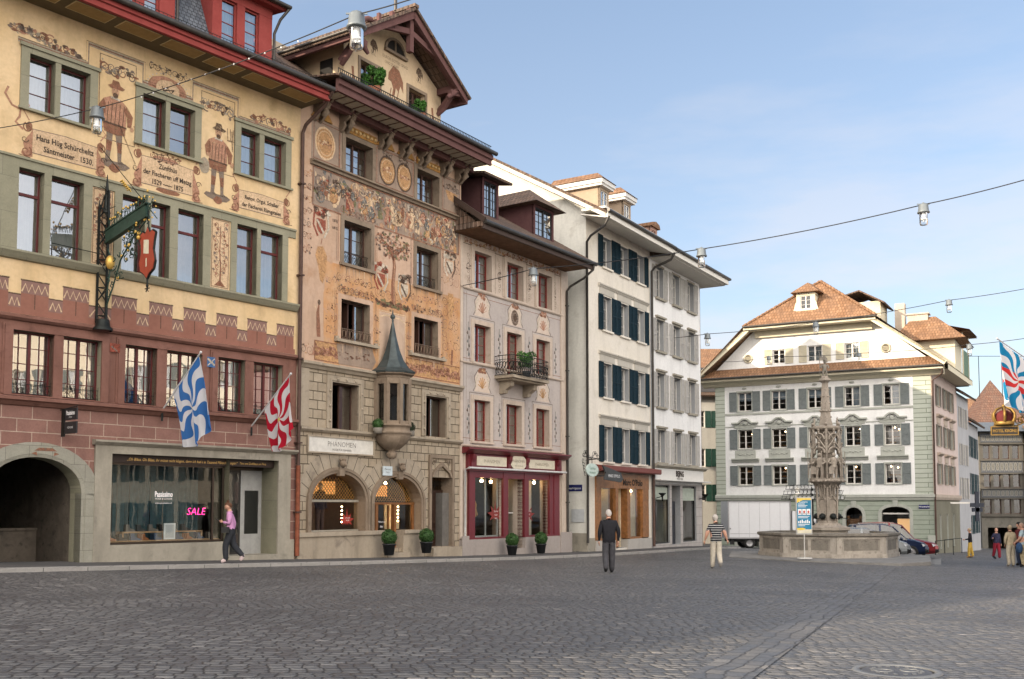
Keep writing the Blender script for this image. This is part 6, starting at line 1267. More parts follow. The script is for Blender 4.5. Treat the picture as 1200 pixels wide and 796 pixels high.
mb = MB(); roof(mb, [(9.2, 2.7, 18.9), (10.2, 2.7, 19.15), (10.2, 6.5, 19.15), (9.2, 6.5, 18.9)], .1); roof(mb, [(10.2, 2.7, 19.15), (12.0, 2.7, 18.1), (12.0, 6.5, 18.1), (10.2, 6.5, 19.15)], .1); mb.build('attic_roof', TILEB, d2)
mb = MB(); mb.box(13.0, 16.6, 3.0, 7, 12.9, 15.0); d3 = mb.build('attic', CRE6, H6)
mb = MB(); mb.add([(12.3, 2.2, 15.0), (17.4, 2.2, 15.0), (17.4, 8, 15.0), (12.3, 8, 15.0), (13.6, 4.5, 17.0), (15.2, 4.5, 17.0)], [(0, 1, 5, 4), (1, 2, 5), (0, 4, 3), (3, 4, 5, 2), (0, 3, 2, 1)]); mb.build('attic_roof', TILEO, d3)
mb = MB(); mb.box(12.3, 13.0, 5, 5.7, 16, 18.3); mb.box(13.3, 14.7, 4.2, 5, 16.2, 17.2); mb.box(13.2, 14.8, 4.1, 5.1, 17.2, 17.3); mb.build('chimney', stucco('pale_chimney_plaster', (.42, .37, .31), (.48, .42, .35), None, .3, 2), H6)
mb = MB(); mb.tube([(-1, -1.0, 12.74), (GW + .95, -1.0, 12.74)], .07, 8); mb.tube([(GW + .95, -1.0, 12.9), (GW + .8, -.5, 12.2), (GW + .15, -.12, 11.8), (GW + .1, -.12, 0)], .06, 8, 1); mb.tube([(2.6, -1.32, 16.42), (12.05, -1.32, 16.42)], .07, 8); mb.build('gutter', [ZINC, ZINC_B], H6)
mb = MB(); P = [SM @ Vector(p) for p in ((0, -1.1, 12.55), (SL, -1.1, 12.55), (SL, .1, 12.55), (0, .1, 12.55))]; mb.poly(P); P = [SM @ Vector(p) for p in ((0, -1.15, 12.5), (SL + .3, -1.15, 12.5), (SL + .3, -1.15, 12.9), (0, -1.15, 12.9))]; mb.poly(P)
mb.poly([SM @ Vector(p) for p in ((0, -1.2, 12.9), (SL + .3, -1.2, 12.9), (SL + .3, 3, 15), (0, 3, 15))]); mb.build('side_eaves', CRE6, H6)

# ================================================================== houses behind, along the side lane
def simple_house(name, label, cat, p, w, W, Hh, D, wall_m, rows, cols, win_m, shut_m=None, roof_m=TILEB, group='houses in the background', gable=0, ww=.95, eav=.6, rise=3.0, sw_=None):
    H = thing(name, label, cat, p, local(*w), group)
    ops = [(u - ww / 2, u + ww / 2, c, d) for c, d in rows for u in cols]
    wall(0, W, -1.2, Hh, ops, lambda z, u: 0, (), (), 0, .2, 0).build('wall', wall_m, H); shell(H, 0, W, -1.2, Hh, D, wall_m)
    mb = MB()
    for z in [r[0] - .6 for r in rows]: mb.poly([(.05, .5, z), (W - .05, .5, z), (W - .05, D, z), (.05, D, z)])
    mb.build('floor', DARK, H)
    for a, b, c, d in ops:
        w_ = window(H, a, b, c, d, .14, win_m, 2, 3, 2, .06, GL)
        if shut_m: shutter(w_, a - .5, a - .02, c, d, -.02, shut_m); shutter(w_, b + .02, b + .5, c, d, -.02, shut_m)
    mb = MB(); roof(mb, [(-eav, -eav, Hh), (W + eav, -eav, Hh), (W + eav, D / 2, Hh + rise), (-eav, D / 2, Hh + rise)], .15); roof(mb, [(-eav, D + eav, Hh), (W + eav, D + eav, Hh), (W + eav, D / 2, Hh + rise), (-eav, D / 2, Hh + rise)], .15); mb.build('roof', roof_m, H)
    mb = MB(); mb.poly([(0, 0, Hh), (0, D, Hh), (0, D / 2, Hh + rise)]); mb.poly([(W, 0, Hh), (W, D, Hh), (W, D / 2, Hh + rise)]); mb.build('gable', wall_m, H)
    return H
GRNSH = plain('dark_green_shutter_paint', (.02, .06, .045), .5)
LGREY = stucco('light_grey_plaster', (.38, .37, .34), (.43, .42, .39), None, .3, .4)
hb = simple_house('town_house', 'grey house with dark green shutters glimpsed between the white and the green corner house', 'house', (14.2, 86, -3), (1, .05), 9, 12.3, 9, LGREY, [(9.6, 11.0), (6.3, 7.8), (3.4, 4.8)], [1.6, 3.6, 5.6], WWIN, GRNSH, TILEB)
mb = MB(); mb.box(1.2, 3.8, -.2, 3, 12.6, 14.4); mb.box(.9, 4.2, -.6, 3, 14.4, 14.6); mb.build('dormer', plain('dark_slate_dormer', (.07, .07, .075), .7), hb)
hb2 = simple_house('town_house', 'brown roofed house rising farther back between the white and the green corner house', 'house', (12, 96, -3), (1, 0), 12, 15.5, 9, LGREY, [(12, 13.4)], [5, 8], WWIN, None, TILEO, rise=3)
mb = MB(); mb.box(3, 3.8, 3, 3.8, 16, 19.5); mb.build('chimney', plain('brick_chimney', (.25, .12, .08), .9), hb2)
sp_ = SM @ Vector((SL, 0, 0)); c_, s_ = math.cos(A6), math.sin(A6); sx, sy = G0[0] + sp_.x * c_ - sp_.y * s_, G0[1] + sp_.x * s_ + sp_.y * c_
GWH = stucco('grey_white_plaster', (.36, .36, .37), (.41, .41, .42), None, .25, .4)
hs1 = simple_house('town_house', 'narrow grey white house next to the pink flank of the corner house', 'house', (sx + .05, sy + .1, -3.35), v2_, 6, 12.2, 8, GWH, [(9.6, 11.2), (6.6, 8.3), (3.9, 5.6)], [1.6, 4.2], WWIN, GRYSH, TILEB, 'houses in the side lane')
hs2 = simple_house('town_house', 'pale house with dark blue green shutters farther down the side lane', 'house', (sx + .45 * 6 + .9, sy + 6.4, -3.4), dirv(1285), 9, 10.6, 8, GWH, [(7.6, 9.4), (4.4, 6.2), (1, 2.6)], [1.8, 4.4, 7.0], WWIN, plain('dark_teal_shutter_paint', (.02, .05, .06), .5), TILEB, 'houses in the side lane')
# grey corbelled stone house at the end of the lane
DKST = stucco('dark_grey_carved_stone', (.12, .115, .10), (.16, .15, .13), (.08, .075, .065), .4, 1.); MIDST = stucco('olive_stone_shade_toned', (.085, .08, .07), (.11, .10, .085), None, .3, 1.)  # olive stone darkened in its colour to stand for shade on the house
HX = thing('stone_house', 'dark stone house with carved window bays under a steep pointed tile roof', 'house', (48.0, 105, -5.1), local(1, -.05))
ob = [(.35 + .98 * k, 1.05 + .98 * k, c, d) for c, d in ((9.9, 11.3), (7.0, 8.35), (4.3, 5.8)) for k in range(4)]
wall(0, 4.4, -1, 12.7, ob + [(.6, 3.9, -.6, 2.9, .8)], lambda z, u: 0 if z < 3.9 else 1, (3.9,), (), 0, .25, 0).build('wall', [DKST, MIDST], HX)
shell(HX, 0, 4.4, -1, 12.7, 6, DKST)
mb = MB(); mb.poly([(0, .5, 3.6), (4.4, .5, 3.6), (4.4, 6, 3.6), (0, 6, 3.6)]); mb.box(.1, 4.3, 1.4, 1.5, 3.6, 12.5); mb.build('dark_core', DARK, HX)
GLD_ = glass('dim_glass', (.5, .55, .55), .0, .1, .1)
for a, b, c, d in ob: window(HX, a, b, c, d, .15, WOODB, 1, 2, 1, .06, GLD_)
for z0, z1 in ((8.5, 9.75), (11.6, 12.5), (5.95, 6.85)):
    pt = Paint(-.03); pt.R(.1, 4.3, z0, z1, 0); nn = 9
    for k in range(nn): u = .4 + 3.6 * k / (nn - 1); pt.E(u, (z0 + z1) / 2, .2, (z1 - z0) * .36, 1, 1, 10); pt.E(u, (z0 + z1) / 2, .1, (z1 - z0) * .2, 2, 2, 8); pt.line([(u - .25, z0 + .1), (u + .25, z1 - .1)], .05, 1, 3); pt.line([(u + .25, z0 + .1), (u - .25, z1 - .1)], .05, 1, 3)
    pt.build('carved_frieze', [plain('dark_frieze', (.07, .075, .085), .8), plain('pale_frieze_relief', (.15, .148, .135), .8), MIDST], HX)  # relief colour lowered as well, to look shaded
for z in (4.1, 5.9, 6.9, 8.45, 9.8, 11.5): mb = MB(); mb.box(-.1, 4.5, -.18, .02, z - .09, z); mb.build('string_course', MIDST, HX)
mb = MB(); mb.add([(-.4, -.6, 13.6), (4.6, -.6, 13.6), (4.6, 5, 13.6), (-.4, 5, 13.6), (2.1, 2, 18.3)], [(0, 1, 4), (1, 2, 4), (2, 3, 4), (3, 0, 4), (3, 2, 1, 0)]); mb.build('roof', tiles('old_red_roof_tiles', (.14, .075, .055), (.19, .11, .08), (.12, .09, .075), .25, .3), HX)
mb = MB(); mb.box(-1.2, 5.2, -1.0, 5.2, 12.7, 13.6); mb.build('eaves', plain('slate_blue_eaves', (.10, .12, .15), .6), HX)
hz = simple_house('stone_house', 'dark house with white zigzag painted plaster beside the carved stone house', 'house', (52.5, 104, -5.1), (1, -.05), 8, 13, 7, DKST, [(8.4, 9.8)], [4], WWIN, None, TILEB, 'houses in the side lane')
pt = Paint(-.01)
for k in range(13): pt.line([(u_ * .55 + .1, 3.5 + k * .65 + (.3 if u_ % 2 else 0)) for u_ in range(14)], .13, 0)
pt.build('zigzag_painting', WHT, hz)
ho = simple_house('town_house', 'sunlit orange plaster house far behind the pointed tile roof', 'house', (51.5, 122, -5), (1, 0), 5, 15.2, 7, stucco('orange_plaster', (.55, .33, .16), (.6, .38, .2), None, .1, .3), [(12, 13.5)], [1.4, 3.6], WWIN, None, TILEO)
# a green balcony box on the corner house roof
t = thing('roof_balcony', 'green roof balcony with plants above the side lane', 'balcony', (sx - .3, sy - 2, -3.2), local(*v2_))
mb = MB(); mb.box(0, 3, 0, 2.5, 12.6, 12.8); mb.box(0, 3, .0, .06, 12.8, 15.2); t_ = mb.build('balcony_box', plain('weathered_green_panel', (.1, .16, .11), .7, 0, .4), t)
mb = MB(); mb.poly([(-.6, -.6, 16.6), (3.8, -.6, 16.6), (3.8, 3, 17.6), (-.6, 3, 17.6)]); mb.poly([(-.6, -.6, 16.5), (3.8, -.6, 16.5), (3.8, 3, 16.5), (-.6, 3, 16.5)]); mb.build('balcony_roof', TILEO, t)
mb = MB();
for x in (0, 3): mb.beam((x, 0, 12.8), (x, 0, 16.5), .1, .1); mb.beam((x, 2.4, 12.8), (x, 2.4, 17), .1, .1)
mb.build('post', CRE6, t)

# ================================================================== the row on the other side of the square (mostly outside the picture, seen in the window panes)
wo_ = Vector((-.56, .83)).normalized()
specs = [('hotel_house', 'grey plum facade edge with a tiled roof at the right border of the square', (27.9, 30.4), 11.5, 11.4, stucco('plum_grey_plaster', (.30, .2, .2), (.34, .24, .23), None, .2, .4), GSH6),
         ('town_house', 'cream house on the near right side of the square, facing the painted houses', (34.8, 19.8), 12.8, 14, CREAMP, GSH6),
         ('town_house', 'white house behind the viewer on the right side of the square', (42.1, 9.0), 13, 15, stucco('warm_white_plaster', (.62, .55, .45), (.66, .6, .5), None, .1, .4), GSH6)]
for (nm, lb, (x, y), Wd, Hh, m_, sm_) in specs:
    # facade faces the square: local x runs toward the viewer side
    H = simple_house(nm, lb, 'house', (x + wo_.x * Wd, y + wo_.y * Wd, gz(x, y) - .2), (-wo_.x, -wo_.y), Wd - .2, Hh, 9, m_, ([(10.3, 12)] if Hh > 12 else []) + [(7.2, 8.9), (4.2, 5.9), (.8, 2.8)], [1.5 + 2.4 * k for k in range(int((Wd - 1.5) / 2.4) + 1)][:5], WWIN, sm_, TILEB, 'houses on the right side of the square', 0, 1.0, .25)

hl_ = simple_house('town_house', 'plain beige house continuing the painted row beyond the left border of the picture', 'house', (-12.7747 - wY[0] * 27, 25.1333 - wY[1] * 27, -.8), wY, 21.8, 15.5, 11, CREAMP, [(10.5, 12.2), (7.2, 8.9), (4, 5.7)], [2 + 3 * k for k in range(7)], WWIN, GRNSH, TILEB, 'painted town houses along the square', 0, 1., .6, 5)
simple_house('town_house', 'long beige block farther back along the left row, outside the picture', 'house', (-12.7747 - wY[0] * 68, 25.1333 - wY[1] * 68, -.8), wY, 40.5, 15.5, 11, CREAMP, [(7.2, 8.9)], [4, 12, 20], WWIN, None, TILEB, 'painted town houses along the square')
simple_house('town_house', 'cream block closing the square behind the viewer', 'house', (34, -34, -1.5), (-1, .0), 62, 13, 9, CREAMP, [(9.5, 11.2), (6, 7.7), (2.5, 4.4)], [3 + 4 * k for k in range(14)], WWIN, GSH6, TILEB, 'houses behind the viewer')
simple_house('town_house', 'grey block hidden behind the two white houses', 'house', (-7, 65.2, -3), (.98, .2), 15.5, 16.3, 8, LGREY, [(9, 10.6)], [3, 8], WWIN, None, TILEB, 'houses in the background', 0, .95, .2, 2)
# ================================================================== GROUND
def cobble(name, cA, cB, cC, w=.16, rh=.14, rot=-.14, mort=(.028, .028, .028), bump=1., seed=0.):
    t = NT(name); v0 = t.tc('Object')
    wob = t.n('TexNoise', {'Vector': v0, 'Scale': 1.1, 'Detail': 3.}); wv = t.n('VectorMath', {0: wob.outputs['Color'], 1: (.5, .5, .5)}, operation='SUBTRACT'); ws = t.n('VectorMath', {0: wv.outputs[0], 'Scale': .28}, operation='SCALE')
    w2_ = t.n('TexNoise', {'Vector': v0, 'Scale': 9., 'Detail': 2.}); wv2 = t.n('VectorMath', {0: w2_.outputs['Color'], 1: (.5, .5, .5)}, operation='SUBTRACT'); ws2 = t.n('VectorMath', {0: wv2.outputs[0], 'Scale': .06}, operation='SCALE')
    va = t.n('VectorMath', {0: v0, 1: ws.outputs[0]}, operation='ADD'); vb = t.n('VectorMath', {0: va.outputs[0], 1: ws2.outputs[0]}, operation='ADD')
    v = t.map(vb.outputs[0], (1, 1, 1), (seed, 0, 0), (0, 0, rot)); s = t.n('SeparateXYZ', {0: v})
    yr = t.math('DIVIDE', s.outputs[1], rh); row = t.math('FLOOR', yr); fy = t.math('FRACT', yr)
    rn = t.n('TexWhiteNoise', {'W': row}, noise_dimensions='1D'); xr = t.math('ADD', t.math('DIVIDE', s.outputs[0], w), t.math('MULTIPLY', rn.outputs['Value'], 7.))
    col = t.math('FLOOR', xr); fx = t.math('FRACT', xr)
    cv = t.n('CombineXYZ', {0: col, 1: row}); cn_ = t.n('TexWhiteNoise', {'Vector': cv}, noise_dimensions='2D'); val = cn_.outputs['Value']
    ex = t.math('MULTIPLY', t.math('MINIMUM', fx, t.math('SUBTRACT', 1., fx)), w); ey = t.math('MULTIPLY', t.math('MINIMUM', fy, t.math('SUBTRACT', 1., fy)), rh); e = t.math('MINIMUM', ex, ey)
    m = t.ramp(t.math('MULTIPLY', e, 10.), (.05, 0.), (.17, 1.)); dome = t.ramp(t.math('MULTIPLY', e, 10.), (.0, 0.), (.45, .85), (1., 1.))
    c = t.ramp(val, (0., cA), (.35, cB), (.7, cC), (.95, sc3(cC, 1.2)), (.988, sc3(cC, 1.4)), (1., (.40, .37, .34)))
    big = t.noise(v0, .13, 6, .65, 1.); c = t.mix(t.ramp(big, (.4, 0.), (.62, .6)), c, sc3(cA, .75)); bg2 = t.noise(t.map(v0, (1, .5, 1), (9, 4, 0)), .3, 6, .7, .6); c = t.mix(t.ramp(bg2, (.5, 0.), (.7, .55)), c, (.16, .157, .155)); fine = t.noise(v0, 40, 3, .6); c = t.mix(t.ramp(fine, (.3, .4), (.65, 0.)), c, sc3(cA, .45))
    c = t.mix(m, mort, c)
    tilt = t.math('MULTIPLY', t.math('SUBTRACT', cn_.outputs['Value'], .5), .5); h = t.math('ADD', t.math('ADD', dome, t.math('MULTIPLY', fine, .25)), t.math('MULTIPLY', tilt, dome))
    rg = t.ramp(val, (0., .38), (1., .7))
    t.bsdf(c, .6, t.bump(h, bump, .022), 0, .35); b = [n for n in t.t.nodes if n.type == 'BSDF_PRINCIPLED'][0]; t.set(b.inputs['Roughness'], rg); return t.m
COB = cobble('cobblestones', (.088, .090, .096), (.138, .137, .138), (.185, .178, .17))
def gmesh(name, xs, ys, dz, m, kind='structure', clip=None):
    mb = MB(); vs = [(x, y, gz(x, y) + dz) for y in ys for x in xs]; n = len(xs)
    mb.add(vs, [(j * n + i, j * n + i + 1, (j + 1) * n + i + 1, (j + 1) * n + i) for j in range(len(ys) - 1) for i in range(n - 1)], 0, True); o = mb.build(name, m); tag(o, kind=kind); return o
xs = [-300, -120, -60] + [-40 + 2.5 * i for i in range(37)] + [80, 140, 400]; ys = [-60, -20, -5] + [2.5 * i for i in range(45)] + [130, 200, 500]
_g = gz
def gz2(x, y): return _g(max(-60, min(80, x)), max(-20, min(130, y)))
gz = gz2
gr_ = gmesh('ground', xs, ys, 0, COB)
# pavement along the houses with kerb stones
PAVM = stucco('asphalt_pavement', (.085, .083, .082), (.105, .10, .098), None, .15, 1.2, .3); KERB = blocks('granite_kerb', (.30, .29, .27), (.36, .34, .32), (.1, .1, .095), 1.1, 5., .012, .2)
line = [Vector((-16.2, 20.6))] + [Vector(p) for p in ((-12.77, 25.13), (-6.886, 32.588), (-2.053, 39.946), (2.4, 46.9), (3.46, 47.2), (11.0, 59.9), (11.8, 61.3))]
off = []
for i, p in enumerate(line):
    a = line[max(i - 1, 0)]; b = line[min(i + 1, len(line) - 1)]; d = (b - a).normalized(); off.append(p + Vector((d.y, -d.x)) * (1.95 if i < 5 else 1.7))
off[4] = Vector((4.1, 45.6)); off[5] = Vector((4.9, 46.7))
line[0] -= Vector((.62, .785)) * 6; off[0] -= Vector((.62, .785)) * 6
mb = MB(); kb = MB()
def L2(p, q, n): return [p.lerp(q, k / n) for k in range(n + 1)]
for (a, b, c, d) in zip(line, line[1:], off, off[1:]):
    A_, B_ = L2(a, b, 6), L2(c, d, 6)
    for k in range(6):
        q = [A_[k], A_[k + 1], B_[k + 1], B_[k]]; dd = (B_[k + 1] - B_[k]).normalized(); nn_ = Vector((dd.y, -dd.x)); q0 = [v - (A_[0] - B_[0]).normalized() * -.6 if i < 2 else v for i, v in enumerate(q)]
        z = [gz(*B_[k]) + .1] * 1
        zz = lambda v, r: gz(r.x, r.y) + .1
        mb.poly([(A_[k].x - nn_.x * .9, A_[k].y - nn_.y * .9, zz(A_[k], B_[k]) + .02), (A_[k + 1].x - nn_.x * .9, A_[k + 1].y - nn_.y * .9, zz(0, B_[k + 1]) + .02), (B_[k + 1].x, B_[k + 1].y, zz(0, B_[k + 1])), (B_[k].x, B_[k].y, zz(0, B_[k]))])
        p, r = B_[k], B_[k + 1]; kb.hexa([(p.x, p.y, zz(0, p) - .3), (p.x + nn_.x * .18, p.y + nn_.y * .18, zz(0, p) - .3), (p.x + nn_.x * .18, p.y + nn_.y * .18, zz(0, p) - .01), (p.x, p.y, zz(0, p) + .006)], [(r.x, r.y, zz(0, r) - .3), (r.x + nn_.x * .18, r.y + nn_.y * .18, zz(0, r) - .3), (r.x + nn_.x * .18, r.y + nn_.y * .18, zz(0, r) - .01), (r.x, r.y, zz(0, r) + .006)])
tag(mb.build('pavement', PAVM), kind='structure'); tag(kb.build('kerb', KERB), kind='structure')
# drainage channel of longer setts and a manhole
CH = cobble('channel_setts', (.072, .076, .085), (.10, .102, .108), (.13, .128, .126), .3, .17, math.atan2(37 - 8.9, 13.7 - 1.6) * -1, (.034, .034, .036), .4, 3.)
mb = MB(); a, b = Vector((1.35, 7.9)), Vector((14.1, 38.6)); d = (b - a).normalized(); n_ = Vector((-d.y, d.x))
for k in range(20):
    p, q = a.lerp(b, k / 20), a.lerp(b, (k + 1) / 20)
    mb.poly([(v.x, v.y, gz(v.x, v.y) + .008) for v in (p - n_ * .27, q - n_ * .27, q + n_ * .27, p + n_ * .27)])
tag(mb.build('drain_channel', CH), kind='structure')
t = thing('manhole_cover', 'round iron manhole cover in the cobbles at the lower right', 'manhole cover', (3.56, 9.6, gz(3.56, 9.6)))
CAST = plain('cast_iron', (.09, .09, .095), .5, .5, .3, .4, 20, .4); mb = MB(); mb.lathe([(0, .012), (.30, .012), (.31, .006)], n=40); mb.build('cover', CAST, t)
mb = MB(); mb.lathe([(.33, .004), (.33, .016), (.39, .016), (.40, .002)], n=40); mb.build('frame', plain('pale_worn_iron', (.16, .165, .17), .5, .3), t)
mb = MB()
for c in (-.12, .12): mb.lathe([(.07, .012), (.07, .018), (.09, .018), (.09, .012)], (c, 0, 0), 18)
for k in range(16): a = k * PI / 8; mb.box(.22 * math.cos(a) - .015, .22 * math.cos(a) + .015, .22 * math.sin(a) - .015, .22 * math.sin(a) + .015, .012, .018)
mb.build('pattern', plain('pale_worn_iron', (.16, .165, .17), .5, .3), t)

# ================================================================== helpers for placing
def at(px, py, Y):
    X_ = (px - 600) / 1200; Z_ = (398 - py) / 1200 + .0961; p = R(3.8); dy = math.cos(p) - Z_ * math.sin(p); dz = math.sin(p) + Z_ * math.cos(p)
    return Vector((X_ / dy * Y, Y, dz / dy * Y))
def loc1(u, y, z, H=None):
    H = H or H1; a = H.rotation_euler.z; return (H.location.x + u * math.cos(a) - y * math.sin(a), H.location.y + u * math.sin(a) + y * math.cos(a), H.location.z + z)

# ================================================================== FOUNTAIN
FST = stucco('weathered_limestone', (.36, .325, .28), (.46, .42, .365), (.17, .155, .13), .7, 1.6, .6); FDK = stucco('dark_weathered_stone', (.19, .175, .15), (.26, .235, .2), (.08, .07, .06), .6, 2.5, .6); FCOL = stucco('brownish_carved_stone', (.31, .27, .225), (.38, .335, .285), (.12, .10, .08), .7, 2.2, 1.)
fc = (14.75, 48.0); fz = gz(14.5, 45.5); t = thing('fountain', 'old octagonal stone fountain with a tall carved column of knights in the square', 'fountain', (fc[0], fc[1], fz)); FT = t
mb = MB(); P = [(-4.95, -1.4), (-2.75, -4.7), (.75, -7.0), (2.5, -5.6), (4.5, -.6), (3.6, 4.2), (-3.6, 4.2)]; mb.prism(P, -.3, .13, 0, 'xy'); P = [(2.4, -5.5), (3.2, -4.9), (5.6, .8), (4.4, -.4)]; mb.prism(P, -.3, -.08, 0, 'xy')
mb.build('platform', plain('slab_stone', (.21, .205, .195), .85, 0, .2, .2, 2, .2), FT)
a0 = R(-100.5); mb = MB(); V = [(math.cos(a0 + k * PI / 4), math.sin(a0 + k * PI / 4)) for k in range(8)]
for (r0, r1, z0, z1) in ((3.18, 3.18, .13, .3), (3.1, 3.08, .3, 1.05)):
    for k in range(8): a, b = V[k], V[(k + 1) % 8]; mb.poly([(a[0] * r0, a[1] * r0, z0), (b[0] * r0, b[1] * r0, z0), (b[0] * r1, b[1] * r1, z1), (a[0] * r1, a[1] * r1, z1)])
for k in range(8):
    a, b = V[k], V[(k + 1) % 8]; mb.poly([(a[0] * 3.18, a[1] * 3.18, .3), (b[0] * 3.18, b[1] * 3.18, .3), (b[0] * 3.08, b[1] * 3.08, .3), (a[0] * 3.08, a[1] * 3.08, .3)])
    mb.poly([(a[0] * 2.85, a[1] * 2.85, .3), (b[0] * 2.85, b[1] * 2.85, .3), (b[0] * 2.85, b[1] * 2.85, 1.1), (a[0] * 2.85, a[1] * 2.85, 1.1)])
    A_, B_ = Vector((a[0] * 3.09, a[1] * 3.09, 0)), Vector((b[0] * 3.09, b[1] * 3.09, 0)); nn_ = (A_ + B_).normalized(); ln = (B_ - A_).length
    # corner piers and raised frames around sunk panels
    for s0, s1, z0, z1 in ((0, .12, .3, 1.05), (.88, 1, .3, 1.05), (.12, .88, .3, .42), (.12, .88, .95, 1.05)) + (((.47, .53, .42, .95),) if k in (7, 3) else ()):
        p, q = A_.lerp(B_, s0), A_.lerp(B_, s1); mb.hexa([(p + nn_ * -.02) + Vector((0, 0, z0)), (q + nn_ * -.02) + Vector((0, 0, z0)), (q + nn_ * .035) + Vector((0, 0, z0)), (p + nn_ * .035) + Vector((0, 0, z0))], [(p + nn_ * -.02) + Vector((0, 0, z1)), (q + nn_ * -.02) + Vector((0, 0, z1)), (q + nn_ * .035) + Vector((0, 0, z1)), (p + nn_ * .035) + Vector((0, 0, z1))])
mb.build('basin', FST, FT)
for k in range(8):
    a, b = V[k], V[(k + 1) % 8]; A_, B_ = Vector((a[0] * 3.105, a[1] * 3.105, 0)), Vector((b[0] * 3.105, b[1] * 3.105, 0)); p, q = A_.lerp(B_, .15), A_.lerp(B_, .85); mb = MB(); mb.poly([(p.x, p.y, .46), (q.x, q.y, .46), (q.x, q.y, .91), (p.x, p.y, .91)]); mb.build('sunk_panel', FDK, FT)
mb = MB()
for k in range(8):
    a, b = V[k], V[(k + 1) % 8]; pr = [(2.8, 1.05), (3.15, 1.05), (3.22, 1.1), (3.22, 1.19), (3.15, 1.22), (2.8, 1.22)]
    for (p, q) in zip(pr, pr[1:] + pr[:1]): mb.poly([(a[0] * p[0], a[1] * p[0], p[1]), (b[0] * p[0], b[1] * p[0], p[1]), (b[0] * q[0], b[1] * q[0], q[1]), (a[0] * q[0], a[1] * q[0], q[1])])
mb.build('basin_rim', FDK, FT)
mb = MB(); mb.poly([(a[0] * 2.86, a[1] * 2.86, .98) for a in V]); mb.build('water', plain('fountain_water', (.03, .045, .04), .05, 0, .05, .6, 4, .1), FT)
mb = MB(); mb.lathe([(1.0, .3), (1.0, 1.25), (1.12, 1.3), (1.12, 1.42), (.9, 1.48), (.7, 1.52), (.62, 1.62)], (0, 0, 0), 8, 0, rot=.2, smooth=False)
mb.lathe([(.58, 1.6), (.56, 1.7), (.5, 1.76), (.5, 2.85), (.56, 2.9), (.46, 3.0), (.42, 3.4), (.44, 3.42), (.46, 3.9)], (0, 0, 0), 6, 0, rot=.25, smooth=False)
for k in range(6):
    a = .25 + PI / 6 + k * PI / 3; x, y = .47 * math.cos(a), .47 * math.sin(a); tx, ty = -math.sin(a), math.cos(a)
    for s in (-1, 1):
        mb.beam((x + tx * .24 * s, y + ty * .24 * s, 2.75), (x * 1.02, y * 1.02, 3.1), .06, .06); mb.beam((x + tx * .12 * s, y + ty * .12 * s, 3.0), (x + tx * .12 * s, y + ty * .12 * s, 3.55), .05, .05)
    mb.tube([(x, y, 3.3), (x * 1.05, y * 1.05, 3.6)], .04, 5); b = .25 + k * PI / 3; mb.tube([(.52 * math.cos(b), .52 * math.sin(b), 1.7), (.52 * math.cos(b), .52 * math.sin(b), 3.5)], .05, 5)
    mb.tube([(x * 1.1 + tx * .2 * math.cos(q), y * 1.1 + ty * .2 * math.cos(q), 3.45 + .2 * math.sin(q)) for q in [PI * j / 6 for j in range(7)]], .03, 5)
mb.lathe([(.44, 3.5), (.66, 3.72), (.78, 3.78), (.78, 3.88), (.70, 3.92), (.4, 3.95)], (0, 0, 0), 12, 0)
for k in range(16): a = k * PI / 8; mb.ball((.76 * math.cos(a), .76 * math.sin(a), 3.8), .07, 0, 6)
mb.lathe([(.34, 3.9), (.34, 5.2), (.42, 5.3), (.44, 6.4), (.5, 6.5)], (0, 0, 0), 6, 0, rot=.25, smooth=False)
for k in range(6):
    b = .25 + k * PI / 3; X_, Y_ = math.cos(b), math.sin(b); mb.tube([(.74 * X_, .74 * Y_, 3.9), (.74 * X_, .74 * Y_, 5.3)], .035, 5); mb.tube([(.6 * X_, .6 * Y_, 5.2), (.62 * X_, .62 * Y_, 6.5)], .07, 6)
    mb.tube([(.62 * X_, .62 * Y_, 6.4), (.64 * X_, .64 * Y_, 6.95), (.64 * X_, .64 * Y_, 7.12)], [.06, .05, .01], 6); mb.ball((.64 * X_, .64 * Y_, 6.75), .08, 0, 6)
    a = b + PI / 6; X2, Y2 = math.cos(a), math.sin(a); tx, ty = -Y2, X2
    for z0, rr_ in ((5.25, .26), (5.95, .24)): mb.tube([(.62 * X2 + tx * rr_ * math.cos(q), .62 * Y2 + ty * rr_ * math.cos(q), z0 + .3 * math.sin(q)) for q in [PI * j / 8 for j in range(9)]], .045, 5); mb.tube([(.64 * X2, .64 * Y2, z0 + .28), (.66 * X2, .66 * Y2, z0 + .5)], .05, 5); mb.ball((.66 * X2, .66 * Y2, z0 + .5), .07, 0, 6)
    for s in (-1, 1): mb.tube([(.6 * X2 + tx * .28 * s, .6 * Y2 + ty * .28 * s, 5.5), (.6 * X2 - tx * .1 * s, .6 * Y2 - ty * .1 * s, 6.1), (.6 * X2 - tx * .28 * s, .6 * Y2 - ty * .28 * s, 6.35)], .035, 5)
mb.lathe([(.45, 6.4), (.68, 6.5), (.7, 6.6), (.62, 6.64), (.4, 6.7)], (0, 0, 0), 12)
mb.lathe([(.36, 6.6), (.30, 7.1), (.27, 7.4), (.33, 7.45), (.27, 7.52), (.2, 8.6), (.17, 8.95), (.26, 9.02), (.34, 9.06), (.34, 9.14), (.2, 9.18), (.19, 9.3)], (0, 0, 0), 6, 0, rot=.25, smooth=False)
for j in range(5):
    for k in range(6): a = .25 + k * PI / 3 + PI / 6 * (j % 2); r = .3 - .025 * j; mb.ball((r * math.cos(a), r * math.sin(a), 7.15 + .36 * j), .045, 0, 6)
mb.build('column', FCOL, FT)
